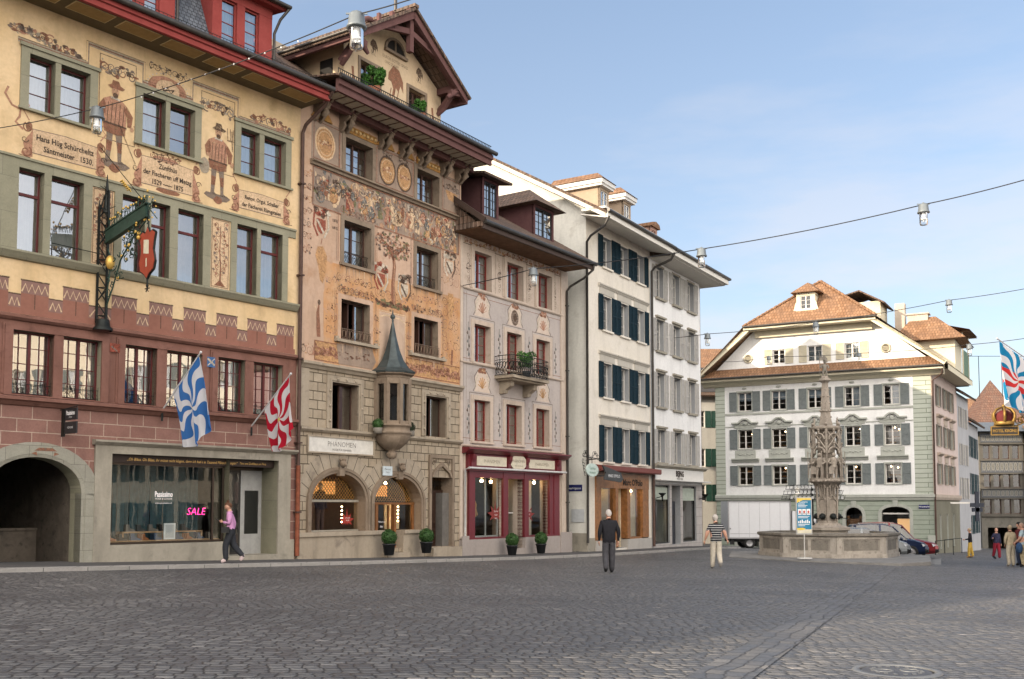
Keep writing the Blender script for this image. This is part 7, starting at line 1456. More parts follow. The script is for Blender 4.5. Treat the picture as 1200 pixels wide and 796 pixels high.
def statue(mb, x, y, z, h, a, shield=True):
    c_, s_ = math.cos(a), math.sin(a); k = h / 1.35; M_ = Matrix.Translation((x, y, z)) @ Matrix.Rotation(a - PI / 2, 4, 'Z'); i0 = len(mb.v)
    mb.tube([(-.1 * k, 0, 0), (-.11 * k, .02, .35 * k), (-.07 * k, 0, .65 * k)], [.06 * k, .08 * k, .11 * k], 6); mb.tube([(.12 * k, .08 * k, 0), (.12 * k, .06 * k, .35 * k), (.07 * k, 0, .65 * k)], [.06 * k, .08 * k, .11 * k], 6)
    mb.tube([(0, 0, .55 * k), (0, 0, .7 * k), (0, 0, .95 * k), (0, 0, 1.08 * k)], [.17 * k, .14 * k, .19 * k, .09 * k], 8); mb.ball((0, .02, 1.2 * k), .1 * k, 0, 8, 1.15); mb.tube([(-.18 * k, 0, 1.0 * k), (-.28 * k, .06, .8 * k), (-.2 * k, .2 * k, .72 * k)], [.07 * k, .06 * k, .05 * k], 6); mb.tube([(.18 * k, 0, 1.0 * k), (.3 * k, .05, .8 * k), (.26 * k, .2 * k, .75 * k)], [.07 * k, .06 * k, .05 * k], 6)
    mb.box(-.28 * k, .28 * k, -.1 * k, .16 * k, -.05, .02)
    if shield: mb.prism([(.1 * k, .2 * k), (.34 * k, .2 * k), (.36 * k, .55 * k), (.22 * k, .62 * k), (.08 * k, .55 * k)], .16 * k, .2 * k); mb.tube([(-.2 * k, .22 * k, 0), (-.2 * k, .22 * k, 1.4 * k)], .02 * k, 5)
    mb.xf(M_, i0)
for k in range(6): mb = MB(); a = .25 + PI / 6 + k * PI / 3; statue(mb, .58 * math.cos(a), .58 * math.sin(a), 3.95, 1.35, a); mb.build('knight_statue', FCOL, FT)
mb = MB(); statue(mb, 0, 0, 9.2, .95, -PI / 2, False); mb.tube([(-.28, -.15, 9.3), (-.3, -.15, 10.55)], .018, 5); mb.prism([(-.3, 10.25), (-.02, 10.38), (.1, 10.2), (.12, 10.02), (.02, 9.98), (-.02, 10.14), (-.3, 10.1)], -.16, -.14); mb.tube([(0, 0, 10.1), (.05, 0, 10.2)], .07, 6); mb.build('banner_bearer_statue', FDK, FT)
for k in range(6): mb = MB(); a = .25 + PI / 6 + k * PI / 3; c = (.52 * math.cos(a), .52 * math.sin(a)); mb.ball((c[0], c[1], 1.98), .17, 0, 10); mb.ball((c[0] * 1.3, c[1] * 1.3, 1.93), .08, 0, 8); mb.tube([(c[0] * 1.3, c[1] * 1.3, 1.9), (c[0] * 1.9, c[1] * 1.9, 1.86)], .022, 6); mb.build('lion_spout', STEEL, FT)
for o_ in kids(FT):
    if o_.name.split('.')[0] in ('column', 'knight_statue', 'banner_bearer_statue', 'lion_spout'):
        for v in o_.data.vertices:
            if v.co.z > 1.5: v.co.z = 1.5 + (v.co.z - 1.5) * .9
            f_ = .92 if v.co.z < 3.2 or v.co.z > 6.4 else 1.04; v.co.x *= f_; v.co.y *= f_
# poster board in front of the basin
pb = at(943, 656.5, 43.6); t = thing('poster_board', 'tall blue information poster on a thin post in front of the fountain basin', 'poster', (pb.x, pb.y, gz(pb.x, pb.y) + .0)); t.rotation_euler = (0, 0, .12)
mb = MB(); mb.tube([(0, 0, .1), (0, 0, 1.35)], .025, 6); mb.lathe([(0, .17), (.3, .17), (.32, .13)], n=20); mb.build('post', plain('pale_post', (.5, .49, .46), .5), t)
mb = MB(); mb.box(-.35, .35, -.03, .03, 1.15, 2.72); p_ = mb.build('frame', plain('grey_poster_frame', (.4, .4, .39), .5), t)
pt = Paint(-.034); pt.R(-.31, .31, 1.2, 2.68, 0); pt.R(-.31, .31, 1.2, 1.36, 1, 1); pt.E(-.15, 1.38, .2, .05, 2, 2, 12); pt.R(-.31, .31, 2.6, 2.68, 2, 1); pt.P([(-.31, 2.48), (-.05, 2.6), (-.31, 2.66)], 2, 2)
for k in range(3):
    pt.R(-.27 + .19 * k, -.11 + .19 * k, 1.98, 2.22, 3, 1); pt.E(-.19 + .19 * k, 2.1, .05, .06, 4, 2, 10)
    for j in range(3): pt.E(-.24 + .19 * k + .05 * j, 2.03, .018, .018, 5, 3, 6)
for k in range(7): pt.R(-.27 + .078 * k, -.22 + .078 * k, 1.62, 1.62 + .09 + .03 * (k % 3), 3, 1)
for k, (w_, z) in enumerate(((.3, 2.42), (.42, 2.36), (.36, 2.3), (.5, 1.9), (.44, 1.84), (.5, 1.56), (.3, 1.5))): pt.R(-.27, -.27 + w_, z, z + .022, 3, 1)
pt.text('Luzern', .13, -.02, pt.y - .006, 2.48, 3); pt.build('poster', [plain('poster_blue', (.02, .19, .33), .5), plain('poster_cream', (.62, .58, .45), .5), plain('poster_yellow', (.7, .5, .08), .5), WHT, plain('poster_red', (.45, .1, .08), .5), P_BLK], p_)
# openwork iron canopy behind the fountain
kc = at(953, 640, 55); t = thing('iron_canopy', 'tiered openwork metal canopy half hidden behind the fountain column', 'canopy', (kc.x, kc.y, gz(kc.x, kc.y)))
z0 = at(953, 586, 55).z - gz(kc.x, kc.y); mb = MB(); mb.tube([(0, 0, 0), (0, 0, z0 + .7)], .06, 8)
mb.build('post', STEEL, t); mb = MB(); gl_ = MB()
for j, (w_, z) in enumerate(((1.45, .0), (1.35, .28), (1.22, .56))):
    zz = z0 + z; mb.box(-w_, w_, -.8, -.76, zz, zz + .03); mb.box(-w_, w_, .76, .8, zz, zz + .03); mb.box(-w_, -w_ + .04, -.8, .8, zz, zz + .03); mb.box(w_ - .04, w_, -.8, .8, zz, zz + .03); mb.box(-w_, w_, -.8, -.76, zz + .22, zz + .24)
    n = 13
    for k in range(n + 1): x = -w_ + 2 * w_ * k / n; mb.beam((x, -.78, zz), (x + .07, -.78, zz + .24), .02, .02); mb.beam((x, .78, zz), (x + .07, .78, zz + .24), .02, .02); mb.tube([(x, -.8, zz + .2), (x, .8, zz + .2)], .012, 4)
    for k in range(n): x = -w_ + 2 * w_ * (k + .5) / n; gl_.box(x - .05, x + .06, -.83, -.78, zz + .05, zz + .19)
for sx_ in (-1, 1):
    for sy_ in (-.7, .7): mb.beam((0, 0, z0 + .1), (sx_ * 1.3, sy_, z0 + .1), .03, .03)
mb.build('iron_frame', STEEL, t); gl_.build('pale_plate', plain('pale_metal_plate', (.45, .46, .46), .4), t)

# ================================================================== VEHICLES
RUB = plain('tyre_rubber', (.02, .02, .02), .85); ALLOY = plain('alloy_rim', (.35, .35, .36), .35, .7); CGL = glass('car_glass', (.25, .3, .32), .06, .02, .05, .8); BLKP = plain('black_car_plastic', (.018, .018, .018), .5); HLG = plain('clear_headlight', (.62, .66, .7), .15, .2, .05, .7)
def carpaint(n, c):
    if n in MC: return MC[n]
    t = NT(n); MC[n] = t.bsdf(c, .28, None, .35, .5, Coat_Weight=.25, Coat_Roughness=.05); return MC[n]
def car(name, label, p, rz, paint, Lc=4.3, Wc=1.78, Hc=1.5):
    t = thing(name, label, 'car', p, rz, 'cars parked behind the fountain'); L_ = Lc / 2; W_ = Wc / 2   # nose toward +x
    #  x, bottom, belt, top, half width belt, half width top
    S_ = [(-L_, .42, .78, .78, .72, .6), (-L_ + .08, .28, .92, .95, .84, .72), (-L_ + .3, .22, .98, 1.3, .88, .66), (-L_ + .75, .2, .98, Hc - .06, W_, .64), (-.55, .2, .97, Hc, W_, .66), (.15, .2, .96, Hc - .03, W_, .65), (.55, .2, .95, Hc - .16, W_, .64), (1.15, .2, .94, 1.02, W_, .74), (1.55, .2, .88, .93, .88, .72), (L_ - .22, .24, .76, .8, .82, .66), (L_ - .06, .3, .62, .66, .72, .56), (L_, .38, .55, .58, .6, .45)]
    def sec(s):
        x, zb, zm, zt, w, wt = s; half = [(0, zb), (w * .86, zb), (w, zb + .16), (w * 1.0, (zb + zm) / 2), (w * .985, zm), (wt + (w - wt) * .12, zt - .05 if zt - zm > .1 else zt - .012), (wt * .8, zt), (0, zt + .015)]
        return [(x, y, z) for y, z in half] + [(x, -y, z) for y, z in reversed(half[1:-1])]
    mb = MB(); rows = [sec(s) for s in S_]; n = len(rows[0])
    for j in range(len(rows) - 1):
        gh_ = S_[j][3] - S_[j][2] > .2 or S_[j + 1][3] - S_[j + 1][2] > .2
        for i in range(n):
            k = (i + 1) % n; side = (i in (4, n - 5)); topf = i in (5, 6, n - 6 - 1, n - 6) and i not in (4,)
            m = 0
            if gh_ and side and 2 <= j <= 6: m = 1
            if j in (6,) and i in (5, 6, 7, 8): m = 1
            if j in (2,) and i in (5, 6, 7, 8): m = 1
            if i in (0, n - 1) or (j >= 9 and i in (1, 2, n - 2, n - 3)): m = 2
            mb.add([rows[j][i], rows[j][k], rows[j + 1][k], rows[j + 1][i]], [(0, 1, 2, 3)], m, True)
    mb.poly(rows[0], 0); mb.poly(list(reversed(rows[-1])), 2)
    b_ = mb.build('body', [paint, CGL, BLKP], t)
    mb = MB()
    for s in (-1, 1):
        mb.beam((-.1, s * (W_ - .04), .98), (-.12, s * .68, Hc - .05), .09, .03, 0); mb.beam((1.12, s * (W_ - .06), .98), (.5, s * .66, Hc - .15), .06, .05, 0); mb.beam((-1.35, s * (W_ - .06), .98), (-1.3, s * .67, Hc - .1), .14, .04, 0)
    mb.build('pillar', paint, t)
    for sx_ in (-1.28, 1.32):
        for s in (-1, 1):
            w_ = MB(); w_.lathe([(.2, -.09), (.3, -.1), (.33, -.06), (.33, .06), (.3, .1), (.2, .09)], (0, 0, 0), 20); w_.xf(Matrix.Translation((sx_, s * (W_ - .08), .33)) @ Matrix.Rotation(PI / 2, 4, 'X')); o = w_.build('wheel', RUB, t)
            w_ = MB(); w_.lathe([(.21, .06), (.19, .08), (.06, .05), (0, .06)], (0, 0, 0), 20)
            for q in range(5): a = q * 2 * PI / 5; w_.beam((.03 * math.cos(a), .03 * math.sin(a), .085), (.2 * math.cos(a), .2 * math.sin(a), .09), .05, .02)
            w_.xf(Matrix.Translation((sx_, s * (W_ - .08), .33)) @ Matrix.Rotation(-s * PI / 2 if s < 0 else -PI / 2, 4, 'X')); 
            if s < 0:
                w_.v = [(x, 2 * s * (W_ - .08) - y, z) if False else (x, y, z) for x, y, z in w_.v]; c0 = s * (W_ - .08); w_.v = [(x, c0 - abs(y - c0), z) for x, y, z in w_.v]
            w_.build('rim', ALLOY, o)
    mb = MB()
    for s in (-1, 1): 
        hm = MB(); hm.add([(L_ - .42, s * .84, .76), (L_ - .1, s * .58, .68), (L_ - .08, s * .52, .58), (L_ - .36, s * .85, .6), (L_ - .2, s * .8, .68)], [(0, 1, 4), (1, 2, 4), (2, 3, 4), (3, 0, 4)]); hm.xf(Matrix.Translation((.03, s * .015, .01))); hm.build('headlight', HLG, t)
        mm_ = MB(); mm_.ball((.85, s * (W_ + .1), 1.0), .1, 0, 8, .8, .7, 1.2); mm_.build('mirror', paint, t)
    g = MB(); g.box(L_ - .12, L_ + .015, -.5, .5, .3, .5); g.build('grille', BLKP, t); g = MB(); g.box(L_ + .016, L_ + .02, -.25, .25, .38, .48); g.build('number_plate', WHT, t)
    return t
def cpos(px, Y): x = (px - 600) / 1200 * Y; return (x, Y, gz(x, Y))
def place_nose(px, Y, rz, L_): x = (px - 600) / 1200 * Y - math.cos(rz) * L_ / 2; y = Y - math.sin(rz) * L_ / 2; return (x, y, gz(x, y))
car('parked_car', 'silver car parked nearest to the fountain, mostly hidden by the basin', place_nose(1063, 49.6, -.2, 4.3), -.2, carpaint('silver_paint', (.22, .24, .25)), 4.3, 1.78, 1.5)
car('parked_car', 'dark blue hatchback with its nose beyond the fountain basin', place_nose(1084, 51.6, -.22, 4.4), -.22, carpaint('deep_blue_paint', (.006, .016, .055)), 4.4, 1.85, 1.74)
car('parked_car', 'red car parked farthest back of the three, against the green wall', place_nose(1096, 54.8, -.25, 4.7), -.25, carpaint('dark_red_paint', (.20, .02, .025)), 4.7, 1.9, 1.88)
# box truck
Yt = 64.; tx0 = (853 - 600) / 1200 * Yt; tz = gz(tx0 + 2, Yt); t = thing('box_truck', 'white box truck parked in front of the green ground floor', 'truck', (tx0, Yt, tz), -.02)
TW = plain('white_truck_panel', (.62, .63, .65), .4, 0, .03, .4); zb = .62; zt_ = at(853, 588, Yt).z - tz
mb = MB(); mb.box(0, 3.85, 0, 2.3, zb + .05, zt_); b_ = mb.build('cargo_box', TW, t)
mb = MB(); mb.box(-.04, .04, -.03, 2.33, zb, zt_ + .03); mb.box(3.8, 3.88, -.03, 2.33, zb, zt_ + .03); mb.box(-.02, 3.87, -.03, .03, zt_ - .03, zt_ + .04); mb.box(-.02, 3.87, -.03, .03, zb, zb + .09); mb.build('box_trim', ALLOY, b_)
mb = MB()
for k in range(1, 6): mb.box(.64 * k - .006, .64 * k + .006, -.006, .01, zb + .1, zt_ - .04)
mb.box(.1, 3.75, -.012, .01, zb + .3, zb + .33); mb.box(.06, .14, -.04, .0, 1.2, 1.3); mb.build('panel_seam', plain('grey_seam', (.3, .3, .32), .6), b_)
mb = MB(); mb.prism([(3.98, .55), (5.75, .55), (5.8, 1.0), (5.7, 1.3), (5.3, 2.15), (4.9, 2.3), (3.98, 2.35)], .1, 2.2); cb = mb.build('cab', TW, t)
mb = MB(); mb.prism([(4.3, 1.3), (5.5, 1.3), (5.15, 2.05), (4.3, 2.1)], .08, .1); mb.build('side_window', CGL, cb); mb = MB(); mb.add([(5.72, .25, 1.32), (5.72, 2.05, 1.32), (5.35, 2.0, 2.12), (5.35, .3, 2.12)], [(0, 1, 2, 3)]); mb.build('windscreen', CGL, cb)
mb = MB(); mb.box(5.45, 5.6, -.18, .05, 1.35, 1.8); mb.build('mirror', BLKP, cb); mb = MB(); mb.box(5.78, 5.84, .2, .5, .75, .95); mb.build('headlight', HLG, cb); mb = MB(); mb.box(5.78, 5.84, 1.8, 2.1, .75, .95); mb.build('headlight', HLG, cb)
mb = MB(); mb.box(.1, 5.6, .35, .5, .42, .62); mb.box(.1, 5.6, 1.8, 1.95, .42, .62); mb.box(.15, .35, .1, .5, .25, .5); mb.box(2.2, 3.2, .1, .4, .25, .6); mb.build('chassis', BLKP, t)
for x in (1.3, 4.95):
    for y in (.18, 2.1): w_ = MB(); w_.lathe([(.16, -.11), (.33, -.12), (.36, -.07), (.36, .07), (.33, .12), (.16, .11)], (0, 0, 0), 20); w_.xf(Matrix.Translation((x, y, .36)) @ Matrix.Rotation(PI / 2, 4, 'X')); o = w_.build('wheel', RUB, t); w_ = MB(); w_.lathe([(.2, .06), (.1, .02), (0, .04)], (0, 0, 0), 16); w_.xf(Matrix.Translation((x, y - .06, .36)) @ Matrix.Rotation(PI / 2, 4, 'X')); w_.build('rim', ALLOY, o)

# ================================================================== PEOPLE
SKIN = plain('skin', (.50, .28, .20), .6, 0, .06)
def cloth(n, c, v=.15): return plain(n, c, .9, 0, v, .15, 14, .25)
def person(label, p, rz, h, J, mats, hair, hairk='short', group=None, sleeve='long', belly=0., extra=None):
    """J overrides joint positions (metres, for a 1.75 m figure, facing +y)"""
    j = dict(pel=(0, 0, .95), wai=(0, 0, 1.08), che=(0, 0, 1.29), nb=(0, 0, 1.46), nk=(0, .015, 1.54), hd=(0, .02, 1.6),
             sl=(-.17, 0, 1.42), el=(-.23, -.03, 1.13), wl=(-.25, .05, .88), sr=(.17, 0, 1.42), er=(.23, -.03, 1.13), wr=(.25, .05, .88),
             hl=(-.09, 0, .9), kl=(-.1, .02, .5), al=(-.1, -.02, .09), tl=(-.12, .13, .035), hr=(.09, 0, .9), kr=(.1, .02, .5), ar=(.1, -.02, .09), tr=(.12, .13, .035)); j.update(J)
    rad = dict(pel=(.175, .135), wai=(.165 + belly, .125 + belly), che=(.20, .14), nb=(.09, .08), nk=(.07, .072), hd=(.078, .085), sl=(.09,) * 2, el=(.066,) * 2, wl=(.036, .03), sr=(.09,) * 2, er=(.066,) * 2, wr=(.036, .03),
               hl=(.115,) * 2, kl=(.1,) * 2, al=(.082,) * 2, tl=(.045, .035), hr=(.115,) * 2, kr=(.1,) * 2, ar=(.082,) * 2, tr=(.045, .035))
    E_ = [('pel', 'wai', 1), ('wai', 'che', 1), ('che', 'nb', 1), ('nb', 'nk', 0), ('nk', 'hd', 0), ('che', 'sl', 1), ('sl', 'el', 1), ('el', 'wl', 1 if sleeve == 'long' else 0), ('che', 'sr', 1), ('sr', 'er', 1), ('er', 'wr', 1 if sleeve == 'long' else 0),
          ('pel', 'hl', 2), ('hl', 'kl', 2), ('kl', 'al', 2), ('al', 'tl', 3), ('pel', 'hr', 2), ('hr', 'kr', 2), ('kr', 'ar', 2), ('ar', 'tr', 3)]
    ks = [k for k in j if k[0] != '_']; me = bpy.data.meshes.new('p'); me.from_pydata([j[k] for k in ks], [(ks.index(a), ks.index(b)) for a, b, _ in E_], []); ob = bpy.data.objects.new('p', me); C.objects.link(ob)
    sk = ob.modifiers.new('s', 'SKIN'); sk.use_smooth_shade = True; sd_ = ob.modifiers.new('d', 'SUBSURF'); sd_.levels = 2; sd_.render_levels = 2
    for i, k in enumerate(ks): me.skin_vertices[0].data[i].radius = rad[k]
    me.skin_vertices[0].data[0].use_root = True
    dg = bpy.context.evaluated_depsgraph_get(); dg.update(); m2_ = bpy.data.meshes.new_from_object(ob.evaluated_get(dg)); bpy.data.objects.remove(ob)
    mb = MB(); segs = [(Vector(j[a]), Vector(j[b]), m) for a, b, m in E_]
    def lab(c):
        best = (9, 1)
        for a, b, m in segs:
            d = b - a; t_ = max(0, min(1, (c - a).dot(d) / d.length_squared)); ds = (a + d * t_ - c).length
            if m == 1 and (b - a).z < -.2 and sleeve == 'half' and t_ > .6 and abs(a.x) > .12: m_ = 0
            else: m_ = m
            if ds < best[0]: best = (ds, m_)
        return best[1]
    hem = J.get('_hem', .93)
    vs = [tuple(v.co) for v in m2_.vertices]; b0 = len(mb.v); mb.v += vs
    for pl in m2_.polygons:
        c = pl.center; m = lab(c)
        if m == 2 and c.z > hem: m = 1
        if m == 0 and c.z < 1.515 and abs(c.x) < .16: m = 1
        if m == 1 and abs(c.x) < .2 and c.z < hem and c.z < .99: m = 2
        mb.f.append(tuple(b0 + i for i in pl.vertices)); mb.m.append(m); mb.sm.append(True)
    # head with face
    hd = Vector(j['hd']) + Vector((0, .02, .078)); ht = J.get('_tilt', 0.); i0 = len(mb.v); pr = 12; n = 16; V_ = []
    for a in range(pr + 1):
        th = PI * a / pr; zz = -math.cos(th) * .125; r = math.sin(th)
        for i in range(n):
            ph = 2 * PI * i / n; x = r * .084 * math.cos(ph); y = r * .095 * math.sin(ph)
            if zz < 0: x *= 1 + zz * 2.2; y *= 1 + zz * (1.1 if y > 0 else 2.6)
            if y > .05 and abs(x) < .02 and -.045 < zz < .02: y += .022 * (1 - abs(zz + .02) / .045)
            if y > .05 and .012 < abs(x) < .045 and -.005 < zz < .03: y -= .008
            V_.append((x, y, zz))
    mb.add(V_, [(a * n + i, a * n + (i + 1) % n, (a + 1) * n + (i + 1) % n, (a + 1) * n + i) for a in range(pr) for i in range(n)], 0, True)
    for s in (-1, 1): mb.ball((s * .078, -.005, -.01), .022, 0, 6, 1.4, .5, 1.); mb.ball((s * .03, .083, .012), .009, 4, 6)
    mb.tube([(-.022, .088, -.062), (0, .093, -.06), (.022, .088, -.062)], .005, 5, 5)
    HM = Matrix.Translation(hd) @ Matrix.Rotation(ht, 4, 'X'); mb.xf(HM, i0)
    # hands
    for w_, e_, s in (('wl', 'el', -1), ('wr', 'er', 1)):
        wv_, ev = Vector(j[w_]), Vector(j[e_]); d = (wv_ - ev).normalized(); i0 = len(mb.v); mb.ball((0, 0, -.045), .04, 0, 8, 1.2, .5, 1.)
        for q, (fy_, fl) in enumerate(((-.027, .062), (-.009, .072), (.009, .068), (.026, .052))): mb.tube([(0, fy_, -.075), (-s * .008, fy_, -.075 - fl * .5), (-s * .026, fy_, -.075 - fl * .9)], [.0095, .009, .007], 5)
        mb.tube([(0, .03, -.03), (-s * .01, .052, -.055), (-s * .018, .052, -.085)], [.012, .0105, .008], 5)
        mb.xf(Matrix.Translation(wv_) @ (-d).to_track_quat('Z', 'Y').to_matrix().to_4x4(), i0)
    k = h / 1.75; mb.v = [(x * k, y * k, z * k) for x, y, z in mb.v]
    zmin = min(v[2] for v in mb.v); mb.v = [(x, y, z - zmin) for x, y, z in mb.v]
    o = mb.build('person', [SKIN, mats[0], mats[1], mats[2], P_BLK, plain('lips', (.35, .12, .1), .6)]); o.location = p; o.rotation_euler = (0, 0, rz); tag(o, label, 'person', group)
    # hair
    hb_ = MB(); V_ = []; rs = random.Random(len(label))
    for a in range(8):
        th = PI * .5 * a / 7 + (.0)
        for i in range(n):
            ph = 2 * PI * i / n; back = max(0, -math.sin(ph)); th2 = (PI * (.36 + .34 * back)) * a / 7; r = math.sin(th2); b1 = 1.09 + rs.uniform(-.02, .03); V_.append((r * .084 * b1 * math.cos(ph), r * .095 * b1 * math.sin(ph) - .004, math.cos(th2) * .125 * b1))
    hb_.add(V_, [(a * n + i, a * n + (i + 1) % n, (a + 1) * n + (i + 1) % n, (a + 1) * n + i) for a in range(7) for i in range(n)], 0, True)
    if hairk == 'bun': hb_.ball((0, -.05, .145), .042, 0, 10); hb_.ball((0, -.06, .02), .075, 0, 10, 1.1)
    if hairk == 'full': hb_.ball((0, -.03, .03), .098, 0, 12, 1.15)
    hb_.xf(HM); hb_.v = [(x * k, y * k, z * k - zmin) for x, y, z in hb_.v]; hb_.build('hair', hair, o)
    if extra: extra(o, k, j, -zmin)
    return o
WHH = plain('white_hair', (.42, .39, .36), .9, 0, .15, .2, 40, .5); BRH = plain('brown_hair', (.10, .05, .03), .8, 0, .2, .2, 40, .5); GRH = plain('grey_blond_hair', (.32, .26, .18), .9, 0, .2, .2, 40, .5); BLH = plain('black_hair', (.02, .017, .015), .8, 0, .2, .2, 40, .5)
BLKS = plain('black_shoes', (.015, .015, .015), .5); WHS = plain('white_pink_shoes', (.62, .50, .50), .6)
def g3(px, Y): x = (px - 600) / 1200 * Y; return (x, Y, gz(x, Y))
# woman walking left along the pavement, looking at her phone
wp = g3(272, 28.6); wp = (wp[0], wp[1], gz(-7.4, 27.6) + .1)
def wx(o, k, j, dz):
    mb = MB(); mb.box(-.035, .035, .0, .012, 0, .13); w_ = Vector(j['wl']); mb.xf(Matrix.Translation((w_.x * k, (w_.y + .09) * k, w_.z * k + dz + .02)) @ Matrix.Rotation(-.9, 4, 'X')); ph = mb.build('phone', BLKP, None)
    ph.location = o.location; ph.rotation_euler = o.rotation_euler; tag(ph, 'dark phone held up by the woman in the pink cardigan', 'phone')
    mb = MB(); mb.box(-.05, .05, -.1, .1, -.09, .07); mb.tube([(-.02, -.02, .07), (.1, -.03, .35), (.2, 0, .6)], .008, 4); mb.xf(Matrix.Translation((-.24 * k, .12 * k, .98 * k + dz))); b_ = mb.build('shoulder_bag', BLKP, None); b_.location = o.location; b_.rotation_euler = o.rotation_euler; tag(b_, 'small black shoulder bag on the hip of the woman with the phone', 'bag')
person('woman in a short pink cardigan and dark leggings walking left while looking at her phone', wp, PI * .5 + .1, 1.66,
       dict(pel=(0, 0, .95), wai=(0, .01, 1.08), che=(0, .03, 1.27), nb=(0, .04, 1.44), nk=(0, .06, 1.52), hd=(0, .08, 1.57), sl=(-.14, .03, 1.4), el=(-.19, .02, 1.15), wl=(-.12, .22, 1.2), sr=(.14, .03, 1.4), er=(.18, -.06, 1.14), wr=(.19, -.02, .9),
            hl=(-.08, 0, .9), kl=(-.08, .14, .52), al=(-.08, .12, .09), tl=(-.09, .26, .04), hr=(.08, 0, .9), kr=(.08, -.06, .52), ar=(.08, -.34, .2), tr=(.09, -.26, .06), _hem=1.0, _tilt=-.35),
       [cloth('pink_cardigan', (.48, .24, .42)), cloth('dark_leggings', (.03, .032, .038)), WHS], BRH, 'bun', None, 'long', -.02, wx)
person('white haired man in a dark jacket and grey trousers walking away', g3(713, 29.6), .12, 1.77,
       dict(sl=(-.2, 0, 1.42), el=(-.27, -.02, 1.14), wl=(-.27, .06, .9), sr=(.2, 0, 1.42), er=(.28, -.05, 1.14), wr=(.27, .0, .9), hd=(0.01, .05, 1.59), nk=(0, .04, 1.53), kl=(-.1, .02, .5), al=(-.12, -.16, .16), tl=(-.12, -.08, .04), kr=(.1, .05, .5), ar=(.1, .1, .09), tr=(.12, .26, .035), _hem=.86, _tilt=-.15),
       [cloth('black_jacket', (.018, .018, .022)), cloth('dark_grey_trousers', (.055, .055, .062), .3), BLKS], WHH, 'short', None, 'long', .03)
STR = NT('striped_polo_shirt'); s_ = STR.n('SeparateXYZ', {0: STR.tc('Object')}); f_ = STR.math('FRACT', STR.math('MULTIPLY', s_.outputs[2], 13.)); c_ = STR.ramp(f_, (0., (.015, .017, .022)), (.7, (.015, .017, .022)), (.74, (.5, .5, .5)), (.9, (.5, .5, .5)), (.94, (.015, .017, .022))); STRM = STR.bsdf(c_, .9)
person('white haired man in a dark striped polo shirt and beige trousers walking away', g3(838, 34.6), -.05, 1.76,
       dict(sl=(-.2, 0, 1.42), el=(-.3, -.02, 1.16), wl=(-.36, .06, .93), sr=(.2, 0, 1.42), er=(.3, -.03, 1.16), wr=(.38, .05, .95), hd=(-.01, .05, 1.59), nk=(0, .03, 1.53), kl=(-.1, .04, .5), al=(-.11, .08, .09), tl=(-.13, .22, .035), kr=(.1, .02, .5), ar=(.12, -.16, .2), tr=(.12, -.12, .05), _hem=.9, _tilt=-.1),
       [STRM, cloth('beige_trousers', (.46, .42, .35)), plain('grey_shoes', (.2, .19, .18), .7)], WHH, 'full', None, 'half', .03)
GP = 'passers-by at the right end of the square'
person('elderly person in a dark top and yellow trousers standing by the lane', g3(1134.5, 60), 1.2, 1.66, dict(el=(-.23, .05, 1.15), wl=(-.15, .3, 1.1), kl=(-.1, .08, .5), al=(-.1, .1, .09), tl=(-.12, .24, .03), kr=(.1, -.05, .5), ar=(.1, -.15, .1)), [cloth('black_sweater', (.02, .02, .025)), cloth('yellow_trousers', (.50, .33, .07)), plain('tan_shoes', (.3, .18, .08), .7)], GRH, 'full', GP)
person('bald person in a dark vest and crimson trousers walking towards the viewer', g3(1165, 58.5), PI + .1, 1.68, dict(kl=(-.1, .1, .5), al=(-.1, .12, .09), kr=(.1, -.05, .5), ar=(.1, -.2, .12), er=(.27, .0, 1.16), wr=(.34, .18, 1.2)), [cloth('navy_vest', (.03, .03, .06), .5), cloth('crimson_trousers', (.22, .02, .035)), BLKS], SKIN, 'short', GP)
person('person in an all beige jacket and trousers standing with the back to the viewer', g3(1181.5, 44.), .1, 1.7, dict(el=(-.24, .0, 1.15), wl=(-.2, .1, .95), er=(.25, .02, 1.16), wr=(.22, .16, 1.0)), [cloth('beige_jacket', (.42, .35, .24)), cloth('pale_beige_trousers', (.45, .40, .31)), plain('pale_shoes', (.4, .36, .3), .7)], GRH, 'full', GP)
def jx(o, k, j, dz):
    mb = MB(); mb.ball((-.28 * k, .08 * k, .78 * k), .14, 0, 10, 1.7, .8, 1); b_ = mb.build('folded_jacket', cloth('denim_blue', (.04, .08, .16), .3)); b_.location = o.location; b_.rotation_euler = o.rotation_euler; tag(b_, 'blue denim jacket carried over the arm at the right border', 'jacket')
person('balding man in a light blue t-shirt and khaki trousers at the right border', g3(1196, 43.5), .9, 1.8, dict(el=(-.24, .06, 1.15), wl=(-.2, .24, 1.0)), [cloth('light_blue_tshirt', (.33, .42, .46)), cloth('khaki_trousers', (.38, .32, .2)), BLKS], plain('thin_grey_hair', (.35, .24, .18), .8), 'short', GP, 'half', .04, jx)
person('dark haired man in navy clothes partly hidden behind the man in the light blue t-shirt', g3(1192.5, 45.6), .5, 1.86, {}, [cloth('dark_red_shirt', (.12, .03, .03)), cloth('navy_trousers', (.03, .04, .07)), BLKS], BLH, 'short', GP)

